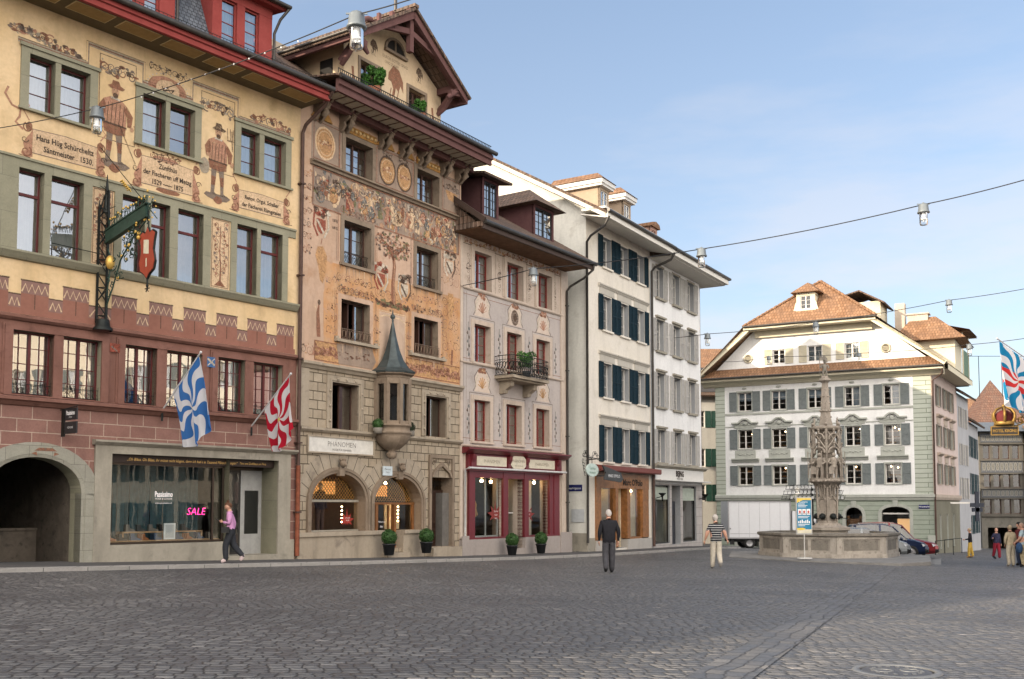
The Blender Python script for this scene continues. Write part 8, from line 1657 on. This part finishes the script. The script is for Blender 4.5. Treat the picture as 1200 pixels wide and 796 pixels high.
# ================================================================== FLAGS, SIGNS, LAMPS, PLANTS
def flagmat(name, c1, c2, c3=None, n=7., sw=5.5, off=(.5, .5)):
    t = NT(name); v = t.map(t.tc('UV'), (1, 1, 1), (-off[0], -off[1], 0)); s = t.n('SeparateXYZ', {0: v}); x, y = s.outputs[0], s.outputs[1]
    r = t.math('SQRT', t.math('ADD', t.math('MULTIPLY', x, x), t.math('MULTIPLY', y, y))); a = t.math('ARCTAN2', y, x)
    st = t.math('SINE', t.math('ADD', t.math('MULTIPLY', a, n), t.math('MULTIPLY', t.math('SINE', t.math('MULTIPLY', r, 13.)), 1.5)))
    c = t.mix(t.math('GREATER_THAN', st, 0.), c1, c2)
    if c3: c = t.mix(t.math('MULTIPLY', t.math('GREATER_THAN', st, 0.), t.math('LESS_THAN', t.math('ABSOLUTE', t.math('ADD', y, .02)), .14)), c, c3)
    c = t.mix(t.math('LESS_THAN', r, .035), c, (.6, .5, .1))
    d = t.n('BsdfDiffuse', {'Color': c, 'Roughness': .8}); tl = t.n('BsdfTranslucent', {'Color': c}); m = t.n('MixShader', {0: .3}); t.t.links.new(d.outputs[0], m.inputs[1]); t.t.links.new(tl.outputs[0], m.inputs[2]); t.t.links.new(m.outputs[0], t.out.inputs[0]); return t.m
def flag(name, label, A_, B_, Cb, Db, m, pole0, pole1, nrm, group=None, amp=.09, seed=1):
    """A-B along the pole (low, high), Cb below A, Db below B; world coordinates"""
    A_, B_, Cb, Db, nrm = map(Vector, (A_, B_, Cb, Db, nrm)); t = thing(name, label, 'flag', pole0, 0, group); O = Vector(pole0); nu, nv = 34, 34
    me = bpy.data.meshes.new('flag_cloth'); vs, fs, uvs = [], [], []
    for j_ in range(nv + 1):
        for i in range(nu + 1):
            u, v = i / nu, j_ / nv; top = A_.lerp(B_, u); bot = Cb.lerp(Db, u); p = top.lerp(bot, v); sag = 4 * u * (1 - u) * v
            p = p + Vector((0, 0, -.22 * sag)) + nrm * (amp * v * math.sin(u * 13 + v * 2.2 + seed) + amp * .5 * v * math.sin(u * 25 + 1.3 + seed + v * 3)); vs.append(tuple(p - O)); uvs.append((u, 1 - v))
    fs = [(j_ * (nu + 1) + i, j_ * (nu + 1) + i + 1, (j_ + 1) * (nu + 1) + i + 1, (j_ + 1) * (nu + 1) + i) for j_ in range(nv) for i in range(nu)]
    me.from_pydata(vs, [], fs); me.materials.append(m); uvl = me.uv_layers.new(name='UVMap')
    for pl in me.polygons:
        pl.use_smooth = True
        for li in pl.loop_indices: uvl.data[li].uv = uvs[me.loops[li].vertex_index]
    o = bpy.data.objects.new('flag_cloth', me); C.objects.link(o); o.parent = t
    mb = MB(); mb.tube([(0, 0, 0), Vector(pole1) - O], .022, 6); mb.ball(tuple(Vector(pole1) - O), .04, 0, 8); mb.build('pole', plain('white_flag_pole', (.5, .5, .5), .5), t)
    mb = MB(); mb.beam((0, 0, -.04), Vector((0, 0, -.3)) + nrm * 0, .05, .05); mb.build('pole_bracket', STEEL, t); return t
nH = Vector((wY[0], wY[1], 0))
flag('guild_flag', 'blue and white flame patterned flag hanging from a pole above the shop window', loc1(4.6, -.6, 4.78), loc1(4.6, -1.8, 5.72), loc1(4.75, -.98, 3.25), loc1(4.75, -2.2, 3.85), flagmat('blue_white_flag', (.62, .63, .66), (.05, .16, .42)), loc1(4.6, -.12, 4.3), loc1(4.6, -1.88, 5.78), nH, 'guild flags on the red house front')
flag('guild_flag', 'red and white flame patterned flag hanging at the right end of the red house front', loc1(7.67, -.72, 4.55), loc1(7.67, -1.85, 5.46), loc1(7.8, -1.0, 3.25), loc1(7.8, -1.95, 3.9), flagmat('red_white_flag', (.64, .62, .63), (.45, .02, .04)), loc1(7.67, -.12, 4.05), loc1(7.67, -1.92, 5.5), nH, 'guild flags on the red house front', seed=3)
f0 = Vector((20.45, 39.1, 0)); od = Vector((-.83, -.56, 0)); z_ = lambda py, Y: at(1180, py, Y).z
flag('guild_flag', 'large blue, white and red flame patterned flag at the right border of the picture', f0 + od * .8 + Vector((0, 0, z_(425, 38))), f0 + od * 3.0 + Vector((0, 0, z_(398, 37))), f0 + od * .8 + Vector((0, 0, z_(480, 38))), f0 + od * 2.85 + Vector((0, 0, z_(466, 37))), flagmat('blue_white_red_flag', (.68, .68, .7), (.02, .22, .42), (.6, .05, .05), 9.), f0 + Vector((0, 0, z_(430, 38))), f0 + od * 3.15 + Vector((0, 0, z_(395, 37))), Vector((.56, -.83, 0)), None, .14, 5)
# wrought iron guild sign
t = thing('guild_sign', 'ornate wrought iron guild sign with gilded flowers and a red shield on the ochre house', 'sign', loc1(2.72, 0, 0), local(*wY)); mb = MB()
for x, y, z0, z1 in ((-.14, -.08, 6.5, 9.6), (.14, -.08, 6.5, 9.6), (.0, -.3, 6.55, 10.1)): mb.beam((x, y, z0), (x, y, z1), .05, .05)
for k in range(8):
    z = 6.7 + k * .38
    for a, b in (((-.14, -.08), (0, -.3)), ((.14, -.08), (0, -.3)), ((-.14, -.08), (.14, -.08))): mb.tube([(a[0], a[1], z), (b[0], b[1], z + .38 * (1 if k % 2 else -0.0))], .014, 4); mb.tube([(a[0], a[1], z + .38), (b[0], b[1], z)], .014, 4)
mb.lathe([(.26, 6.3), (.26, 6.36), (.2, 6.42), (.16, 6.6)], (0, -.16, 0), 10); mb.tube([(0, -.2, 9.5), (0, -.2, 10.2), (0, -.2, 10.55)], [.09, .04, .008], 6)
for a in (-.14, .14): mb.tube([(a, -.08, 9.5), (a * .3, -.18, 10.0)], .02, 4); mb.tube([(a, -.08, 9.6), (a, -.08, 9.85)], [.03, .005], 5)
rr = random.Random(8)
for k in range(22): z = 8.9 + rr.uniform(-.1, 1.3); mb.tube([(rr.uniform(-.1, .1), -.2, z), (rr.uniform(-.25, .25), rr.uniform(-.4, -.1), z + .1)], .01, 4)
mb.build('lattice_mast', STEEL, t)
GRI = plain('dark_green_wrought_iron', (.03, .06, .045), .5, .3, .3); mb = MB(); mb.beam((0, -.25, 8.82), (0, -2.15, 9.22), .1, .3); mb.beam((0, -.25, 9.0), (0, -2.2, 9.4), .14, .04); mb.beam((0, -.25, 8.66), (0, -2.2, 9.06), .14, .04); mb.build('beam', GRI, t)
GLD = plain('gilded_flowers', (.62, .40, .10), .4, .4, .2); mb = MB(); mg = MB()
def curl(mb, c, r, a0_, s, th=.014):
    mb.tube([(c[0] + rr.uniform(-.02, .02), c[1] + r * (1 - .08 * j_) * math.cos(a0_ + s * j_ * .55), c[2] + r * (1 - .08 * j_) * math.sin(a0_ + s * j_ * .55)) for j_ in range(11)], th, 4)
for k in range(44):
    q = rr.random(); y = -.35 - 1.75 * q; zt = 8.62 + .21 * (-y - .25); zb_ = 7.05 + 1.45 * q ** .7; z = rr.uniform(zb_, zt) if zb_ < zt else zt
    curl(mb, (rr.uniform(-.06, .06), y, z), rr.uniform(.07, .16), rr.uniform(0, 6), rr.choice((-1, 1)))
    if k % 3 == 0: mg.ball((rr.uniform(-.1, .1), y, z), rr.uniform(.03, .06), 0, 6)
mb.tube([(0, -.28, 6.9), (0, -.6, 7.4), (0, -.95, 8.1), (0, -1.5, 8.6), (0, -2.1, 8.95)], .022, 5); mb.tube([(0, -.25, 8.6), (0, -.5, 8.2), (0, -.4, 7.6), (0, -.28, 7.2)], .018, 5)
for k in range(15):
    y = -.35 - .125 * k; z = 9.06 - .21 * (y + .25) * 1; mb.tube([(0, y, z), (rr.uniform(-.05, .05), y - .05, z + rr.uniform(.12, .28))], .012, 4); curl(mb, (0, y, z + .15), .07, rr.uniform(0, 6), 1, .01); mg.ball((0, y - .05, z + rr.uniform(.15, .3)), .035, 0, 6)
for k in range(12): a = k * PI / 6; mb.tube([(0, -2.25, 9.25), (rr.uniform(-.15, .15), -2.25 + .3 * math.cos(a), 9.25 + .3 * math.sin(a))], .012, 4); mg.ball((0, -2.25 + .3 * math.cos(a), 9.25 + .3 * math.sin(a)), .025, 0, 5)
mb.build('scrollwork', GRI, t); mg.ball((-.03, -.5, 8.1), .12, 0, 10, 1.6); mg.build('gilt_flower', GLD, t)
mb = MB(); yc, zc = -2.24, 8.15; SHP = [(-.36, .42), (-.22, .5), (-.1, .44), (0, .6), (.1, .44), (.22, .5), (.36, .42), (.3, .2), (.27, 0), (.36, -.3), (.3, -.5), (.12, -.6), (0, -.72), (-.12, -.6), (-.3, -.5), (-.36, -.3), (-.27, 0), (-.3, .2)]
mb.prism([(yc + a * .95, zc + b) for a, b in SHP], -.04, .04, 0, 'yz'); sh = mb.build('shield', plain('red_shield_paint', (.30, .055, .03), .5), t)
mb = MB()
for x in (-.045, .045): mb.add([(x, yc - .1, zc - .1), (x, yc + .14, zc - .06), (x, yc + .14, zc + .3), (x, yc - .1, zc + .26)], [(0, 1, 2, 3)]); mb.add([(x, yc - .02, zc - .42), (x, yc + .03, zc - .42), (x, yc + .03, zc - .2), (x, yc - .02, zc - .2)], [(0, 1, 2, 3)])
mb.build('shield_emblem', plain('cream_emblem', (.6, .55, .42), .6), sh)
mb = MB()
for (a, b), (c, d) in zip(SHP, SHP[1:] + SHP[:1]): mb.tube([(0, yc + a * .98, zc + b * 1.02), (0, yc + c * .98, zc + d * 1.02)], .03, 5)
mb.tube([(0, yc, zc + .6), (0, yc, 9.2)], .02, 5); mb.tube([(0, yc, zc - .72), (0, yc, zc - .95)], .025, 5)
for k in range(6): a = k * PI / 3; mb.tube([(0, yc, zc - .98), (.0, yc + .1 * math.cos(a), zc - .98 + .1 * math.sin(a))], .016, 4)
mb.build('shield_border', STEEL, sh)
mb = MB(); mb.tube([(0, -2.1, 9.4), (-.1, -.02, 11.3)], .012, 4); mb.tube([(0, -.2, 8.35), (-1.4, -.04, 8.42)], .012, 4); mb.build('stay_rod', STEEL, t)
mb = MB()
for k in range(6): mb.tube([(-.04 + .05 * math.cos(a), -1.0 - .07 * k + .03 * math.sin(a), 10.2 - .06 * k + .08 * math.sin(a * 2)) for a in (0, 1.5, 3, 4.5, 6)], .02, 4)
mb.build('gilt_bow', GLD, t)
# projecting shop sign of the shoe shop
t = thing('hanging_sign', 'small black two part hanging sign beside the stone archway', 'sign', loc1(1.7, 0, 0), local(*wY))
mb = MB(); mb.tube([(0, 0, 4.1), (0, -.85, 4.16)], .014, 5); mb.box(-.02, .02, -.24, -.1, 3.4, 4.1); mb.build('bracket', STEEL, t); mb = MB(); mb.box(-.02, .02, -.85, -.27, 3.82, 4.12); mb.box(-.02, .02, -.85, -.27, 3.47, 3.77); p_ = mb.build('sign_plate', plain('black_sign_plate', (.02, .02, .022), .5), t)
mb = MB(); mb.text('Passissimo', .16, 0, 0, 3.95, 0, 0, .62, .004); mb.text('MODE', .05, 0, 0, 3.87); mb.text('SCHUHE', .07, 0, 0, 3.6)
mb.xf(Matrix.Translation((-.024, -.56, 0)) @ Matrix.Rotation(-PI / 2, 4, 'Z')); mb.build('lettering', WHT, p_)
# hotel sign with the golden crown
ks = at(1177, 505, 39.2); t = thing('hotel_sign', 'gilded crown above a small gold framed hotel name plate near the right border', 'sign', (ks.x, ks.y, ks.z), -.15); GLDM = plain('bright_gilding', (.26, .16, .045), .5, .5, .3)
mb = MB(); mb.box(-.5, .5, -.03, .03, -.17, .17); p_ = mb.build('name_plate', plain('black_name_plate', (.03, .025, .02), .5), t)
mb = MB(); surround(mb, -.47, .47, -.14, .14, .035, -.05, yb=-.02); mb.text('HOTEL KRONE', .155, 0, -.04, -.05, 0, 0, .82, .006); mb.build('gilt_lettering', GLDM, p_)
mb = MB(); mb.lathe([(.34, .22), (.36, .24), (.36, .34), (.33, .36)], (0, 0, 0), 20)
for k in range(6):
    a = k * PI / 3 + .3; mb.tube([(r_ * math.cos(a), r_ * math.sin(a), z) for r_, z in ((.34, .34), (.42, .5), (.42, .66), (.3, .82), (.12, .9), (0, .88))], [.05, .055, .05, .045, .035, .02], 6)
mb.ball((0, 0, .96), .07, 0, 8); mb.build('crown', GLDM, t); mb = MB(); mb.lathe([(.31, .34), (.34, .5), (.3, .66), (.12, .78), (0, .8)], (0, 0, 0), 16); mb.build('crown_lining', plain('crimson_lining', (.12, .02, .02), .8), t)
mb = MB(); mb.tube([(-.4, 0, .2), (.5, 0, .2)], .02, 5); b3 = Vector((20.6, 39.3, ks.z + .7)) - Vector((ks.x, ks.y, ks.z)); M_ = Matrix.Rotation(.15, 4, 'Z'); b3 = M_ @ b3; mb.tube([(.45, 0, .2), b3], .03, 5)
for k in range(9):
    q = Vector((.5, 0, .25)).lerp(b3, k / 9); mb.tube([(q.x + .14 * (1 - .07 * j_) * math.cos(j_ * .6 + k), q.y, q.z + .1 + .14 * (1 - .07 * j_) * math.sin(j_ * .6 + k)) for j_ in range(10)], .022, 4)
mb.build('gilt_bracket', GLDM, t)
# wires and street lanterns
LMP = plain('lantern_cap_metal', (.17, .19, .2), .5, .4, .1); BULB = plain('frosted_bulb', (.8, .8, .78), .3, 0, .02)
lgl = NT('lantern_glass'); a_ = lgl.n('BsdfTransparent', {'Color': (.93, .95, .96)}); b_ = lgl.n('BsdfGlossy', {'Roughness': .08}); f_ = lgl.n('MixShader', {0: lgl.math('ADD', lgl.n('Fresnel', {'IOR': 1.45}).outputs[0], .05)}); lgl.t.links.new(a_.outputs[0], f_.inputs[1]); lgl.t.links.new(b_.outputs[0], f_.inputs[2]); lgl.t.links.new(f_.outputs[0], lgl.out.inputs[0])
def lantern_proto():
    t = thing('street_lantern', 'x', 'street lamp', (0, 0, 0), 0, 'lanterns hanging on wires over the square'); mb = MB(); mb.lathe([(0, .02), (.12, .02), (.145, -.02), (.165, -.2), (.19, -.24), (.19, -.27), (.1, -.28)], n=18); mb.tube([(0, 0, .0), (0, 0, .07)], .03, 6); mb.box(-.2, .2, -.01, .01, .0, .03); mb.build('cap', LMP, t)
    mb = MB(); mb.lathe([(.13, -.27), (.13, -.6), (.11, -.66), (.02, -.68)], n=18); mb.build('glass', lgl.m, t); mb = MB(); mb.lathe([(.05, -.28), (.06, -.38), (.045, -.5), (.02, -.55)], n=10); mb.lathe([(.095, -.45), (.1, -.47), (.095, -.49)], n=14); mb.build('bulb', BULB, t); return t
LP = lantern_proto(); first = [True]
def lantern(px, py, Y, label, s=1.):
    t = LP if first[0] else copy_tree(LP); first[0] = False; t.location = at(px, py, Y); t.scale = (s,) * 3; t['label'] = label; return t.location
WIRE = plain('black_cable', (.025, .025, .027), .6)
def wire(label, pts, r=.016, beads=None):
    P = []; 
    for a, b in zip(pts, pts[1:]):
        a, b = Vector(a), Vector(b); ln = (b - a).length
        for k in range(9): q = a.lerp(b, k / 8); P.append(q - Vector((0, 0, .012 * ln * 4 * (k / 8) * (1 - k / 8))))
    mb = MB(); O = Vector(pts[0]); mb.tube([p - O for p in P], r, 5); o = mb.build('overhead_wire', WIRE); o.location = O; tag(o, label, 'wire', 'wires across the square'); return P
a = lantern(114, 127, 25.5, 'street lantern in front of the painted soldier on the ochre house'); b = lantern(418, 17, 18.5, 'largest street lantern, high in front of the timber gable', 1.)
wire('wire with white beads rising from the ochre house past the timber gable', [loc1(-.2, -.05, 11.0), a, b, at(520, -14, 17)], .012)
t = thing('light_chain', 'row of small white bulbs clipped to the wire in front of the ochre house', 'light chain', a); mb = MB()
for k in range(12): q = Vector(a).lerp(Vector(b), .22 + .055 * k) - Vector(a); mb.ball((q.x, q.y, q.z - .12), .02, 0, 6)
mb.build('bulb', plain('white_bead', (.75, .75, .75), .4), t)
a = lantern(625, 315, 38.2, 'street lantern in front of the grey painted house'); b = lantern(822, 292, 35.5, 'street lantern against the sky beside the roof corner of the white house'); c = lantern(1082, 240, 32, 'highest street lantern over the right half of the square')
wire('wire from the grey painted house across the square to the right border', [loc1(.05, -.1, 10.55, H3), a, b, c, at(1225, 204, 30)], .018)
a = lantern(829, 391.5, 56, 'small street lantern just right of the white house wall'); b = lantern(956, 378, 56, 'small street lantern in front of the orange half hipped roof'); c = lantern(1112, 352, 54, 'small street lantern against the pale sky right of the roof ridge')
wire('wire from the white house over the orange roofed corner house', [at(764, 398, 57.5), a, b, c, at(1235, 332, 51)], .018)
a = lantern(901, 418, 66, 'tiny street lantern in front of the left gable window of the corner house', .8); b = lantern(1007, 414, 64, 'tiny street lantern in front of the right gable window of the corner house', .8); c = lantern(1136, 404, 60, 'tiny street lantern in front of the green roof balcony', 1.)
wire('lowest wire, crossing the gable windows of the corner house', [at(846, 424, 75), a, b, c, at(1230, 392, 56)], .018)
mb = MB(); mb.tube([(0, 0, 0), (0, 0, 3.2), (1.8, 0, 3.2), (1.8, 0, 0)], .03, 4); mb.tube([(-2, 0, 3.2), (6, 0, 3.2)], .02, 4); o = mb.build('roof_antenna', STEEL); o.location = at(1148, 465, 80); tag(o, 'thin square antenna frame on a far roof beside the pointed tile roof', 'antenna')
# box balls and plants
LEAFM = plain('boxwood_leaf', (.035, .085, .022), .6, 0, .5, .3, 9); LEAF2 = plain('bright_green_leaf', (.06, .17, .03), .6, 0, .4, .3, 12); POT = plain('dark_planter', (.025, .027, .03), .6)
def bush(mb, c, r, n, seed, sz=.05, m=0, flat=1.):
    rs = random.Random(seed)
    for k in range(n):
        a, z = rs.uniform(0, 2 * PI), rs.uniform(-1, 1); q = math.sqrt(1 - z * z); rd = r * rs.uniform(.86, 1.04); p = Vector((c[0] + rd * q * math.cos(a), c[1] + rd * q * math.sin(a), c[2] + rd * z * flat)); d = Vector((rs.uniform(-1, 1), rs.uniform(-1, 1), rs.uniform(-1, 1))).normalized(); e = d.cross(Vector((rs.uniform(-1, 1), rs.uniform(-1, 1), rs.uniform(-1, 1)))).normalized()
        mb.add([p - d * sz, p + e * sz * .5, p + d * sz, p - e * sz * .5], [(0, 1, 2, 3)], m)
def plantpot(loc, label, grp, s=1.):
    t = thing('potted_shrub', label, 'potted plant', loc, 0, grp); mb = MB(); mb.lathe([(0, .0), (.16, .0), (.22, .36), (.24, .36), (.24, .4), (.19, .4), (.18, .36), (0, .34)], n=16); mb.build('pot', POT, t)
    mb = MB(); mb.ball((0, 0, .62), .235, 0, 14); bush(mb, (0, 0, .62), .265, 1500, 3, .028); mb.build('foliage', LEAFM, t); t.scale = (s,) * 3; return t
pp = plantpot(loc1(3.9, -.6, -.02, H2), 'clipped box ball in a dark pot left of the arched shop door', 'clipped box balls in pots', 1.0)
for H_, u, lb in ((H2, 5.98, 'clipped box ball in a dark pot between arched shop door and house door'), (H3, 2.55, 'clipped box ball in a dark pot at the left of the burgundy shop door'), (H3, 4.72, 'clipped box ball in a dark pot at the right of the burgundy shop door')):
    q = copy_tree(pp); L_ = loc1(u, -.75 if H_ == H3 else -.6, 0, H_); q.location = (L_[0], L_[1], L_[2] - (.12 if H_ == H3 else .05)); q['label'] = lb
pp.location.z -= .03
for dx, lb in ((-.82, 'small round box shrub on a bracket left of the oriel'), (.95, 'small dark shrub on a bracket right of the oriel')):
    q = thing('bracket_shrub', lb, 'potted plant', loc1(4.36 + dx, -.35, 4.3, H2), 0, 'small shrubs beside the oriel'); mb = MB(); mb.lathe([(0, -.16), (.14, -.14), (.17, .05), (.0, .05)], n=12); mb.tube([(0, .0, -.1), (0, .3, -.1)], .02, 4); mb.build('pot', FDK, q); mb = MB(); mb.ball((0, 0, .18), .16, 0, 10); bush(mb, (0, 0, .18), .19, 500, 5, .025); mb.build('foliage', LEAFM if dx < 0 else plain('dark_leaf', (.03, .04, .02), .7, 0, .4), q)
for (u, z, r, lb) in ((3.33, 16.62, .42, 'bushy bright green plant filling the left gable window'), (5.95, 16.5, .26, 'small green plant in the right gable window')):
    q = thing('window_plant', lb, 'potted plant', loc1(u, -.12, z, H2), 0, 'plants in the gable windows'); mb = MB(); mb.box(-.3, .3, -.12, .12, -.36, -.18); mb.build('flower_box', plain('terracotta_box', (.3, .12, .07), .8), q); mb = MB(); rs = random.Random(4)
    for k in range(14): bush(mb, (rs.uniform(-r, r) * .9, rs.uniform(-.12, .1), rs.uniform(-.15, r)), r * .38, 110, k, .06, k % 2)
    mb.build('foliage', [LEAF2, LEAFM], q)
q = thing('balcony_plant', 'green leafy plant standing on the iron balcony', 'potted plant', loc1(4.0, -.5, 7.24, H3)); mb = MB(); mb.lathe([(0, 0), (.14, 0), (.18, .3), (0, .3)], n=12); mb.build('pot', POT, q); mb = MB(); rs = random.Random(5)
for k in range(8): bush(mb, (rs.uniform(-.25, .25), rs.uniform(-.15, .15), .6 + rs.uniform(0, .4)), .18, 90, k, .06, k % 2)
mb.build('foliage', [LEAF2, LEAFM], q)
# mannequins in the shop windows
def mannequin(loc, rz, top, trous, lb, grp, s=1.):
    t = thing('mannequin', lb, 'mannequin', loc, rz, grp); mb = MB(); mb.tube([(0, 0, 1.5), (0, 0, 1.62)], .05, 6); mb.ball((0, .01, 1.68), .09, 0, 10, 1.3); mb.build('head', plain('mannequin_grey', (.5, .46, .4), .5), t)
    mb = MB(); mb.tube([(0, 0, .82), (0, 0, 1.0), (0, 0, 1.3), (0, 0, 1.45), (0, 0, 1.52)], [.18, .16, .2, .15, .07], 10)
    for q_ in (-1, 1): mb.tube([(q_ * .17, 0, 1.42), (q_ * .27, -.02, 1.12), (q_ * .25, .08, .86)], [.07, .06, .045], 7)
    mb.build('jacket', top, t); mb = MB()
    for q_ in (-1, 1): mb.tube([(q_ * .09, 0, .9), (q_ * .11, 0, .5), (q_ * .12, 0, .02)], [.11, .08, .06], 8)
    mb.build('trousers', trous, t); t.scale = (s,) * 3; return t
rzs = A4
mannequin(loc1(2.0, .85, .75, H2), rzs + PI, cloth('dark_coat', (.05, .04, .05)), cloth('brown_trousers', (.10, .06, .05)), 'mannequin in a dark coat behind the left arched window', 'mannequins in the shop windows', .95)
mannequin(loc1(1.62, 1.2, .8, H2), rzs + PI, cloth('camel_coat', (.3, .2, .1)), cloth('brown_trousers', (.10, .06, .05)), 'mannequin in a camel coat at the back of the left arched window', 'mannequins in the shop windows', .9)
mannequin(loc1(1.5, .5, .62, H3), rzs + PI, cloth('mustard_jacket', (.38, .2, .07)), cloth('dark_grey_trousers', (.055, .055, .062), .3), 'mannequin in a mustard jacket in the left burgundy shop window', 'mannequins in the shop windows', 1.)
mannequin(loc1(4.05, 1.1, .15, H3), rzs + PI, cloth('black_jacket', (.018, .018, .022)), cloth('navy_trousers', (.03, .04, .07)), 'mannequin in dark clothes behind the burgundy shop door', 'mannequins in the shop windows', 1.1)
# handrails by the side lane
t = thing('handrail', 'low metal handrails beside the pink flank of the corner house', 'railing', g3(1112, 66)); mb = MB()
for x0, y0, n in ((-1.0, 0, 2), (.6, 2.4, 2)):
    mb.tube([(x0, y0, 0), (x0, y0, .9), (x0 + 1.4, y0 + .6, 1.0), (x0 + 1.4, y0 + .6, 0)], .03, 6)
mb.build('rail', STEEL, t)
# objects on the flank: sign arms and a hanging lane sign
t = thing('lane_signs', 'dark cross shaped shop sign and board sticking out over the side lane', 'sign', at(1145, 592, 76)); mb = MB(); mb.box(-.5, .5, -.05, .05, -.15, .15); mb.box(-.14, .14, -.06, .06, -1.2, 1.0); mb.box(-.38, .38, -.06, .06, -.5, -.2); mb.build('sign_body', plain('dark_blue_sign', (.02, .025, .04), .5), t); mb = MB(); mb.box(-2.2, -.55, -.04, .04, .1, .22); mb.build('awning_edge', WWIN, t)
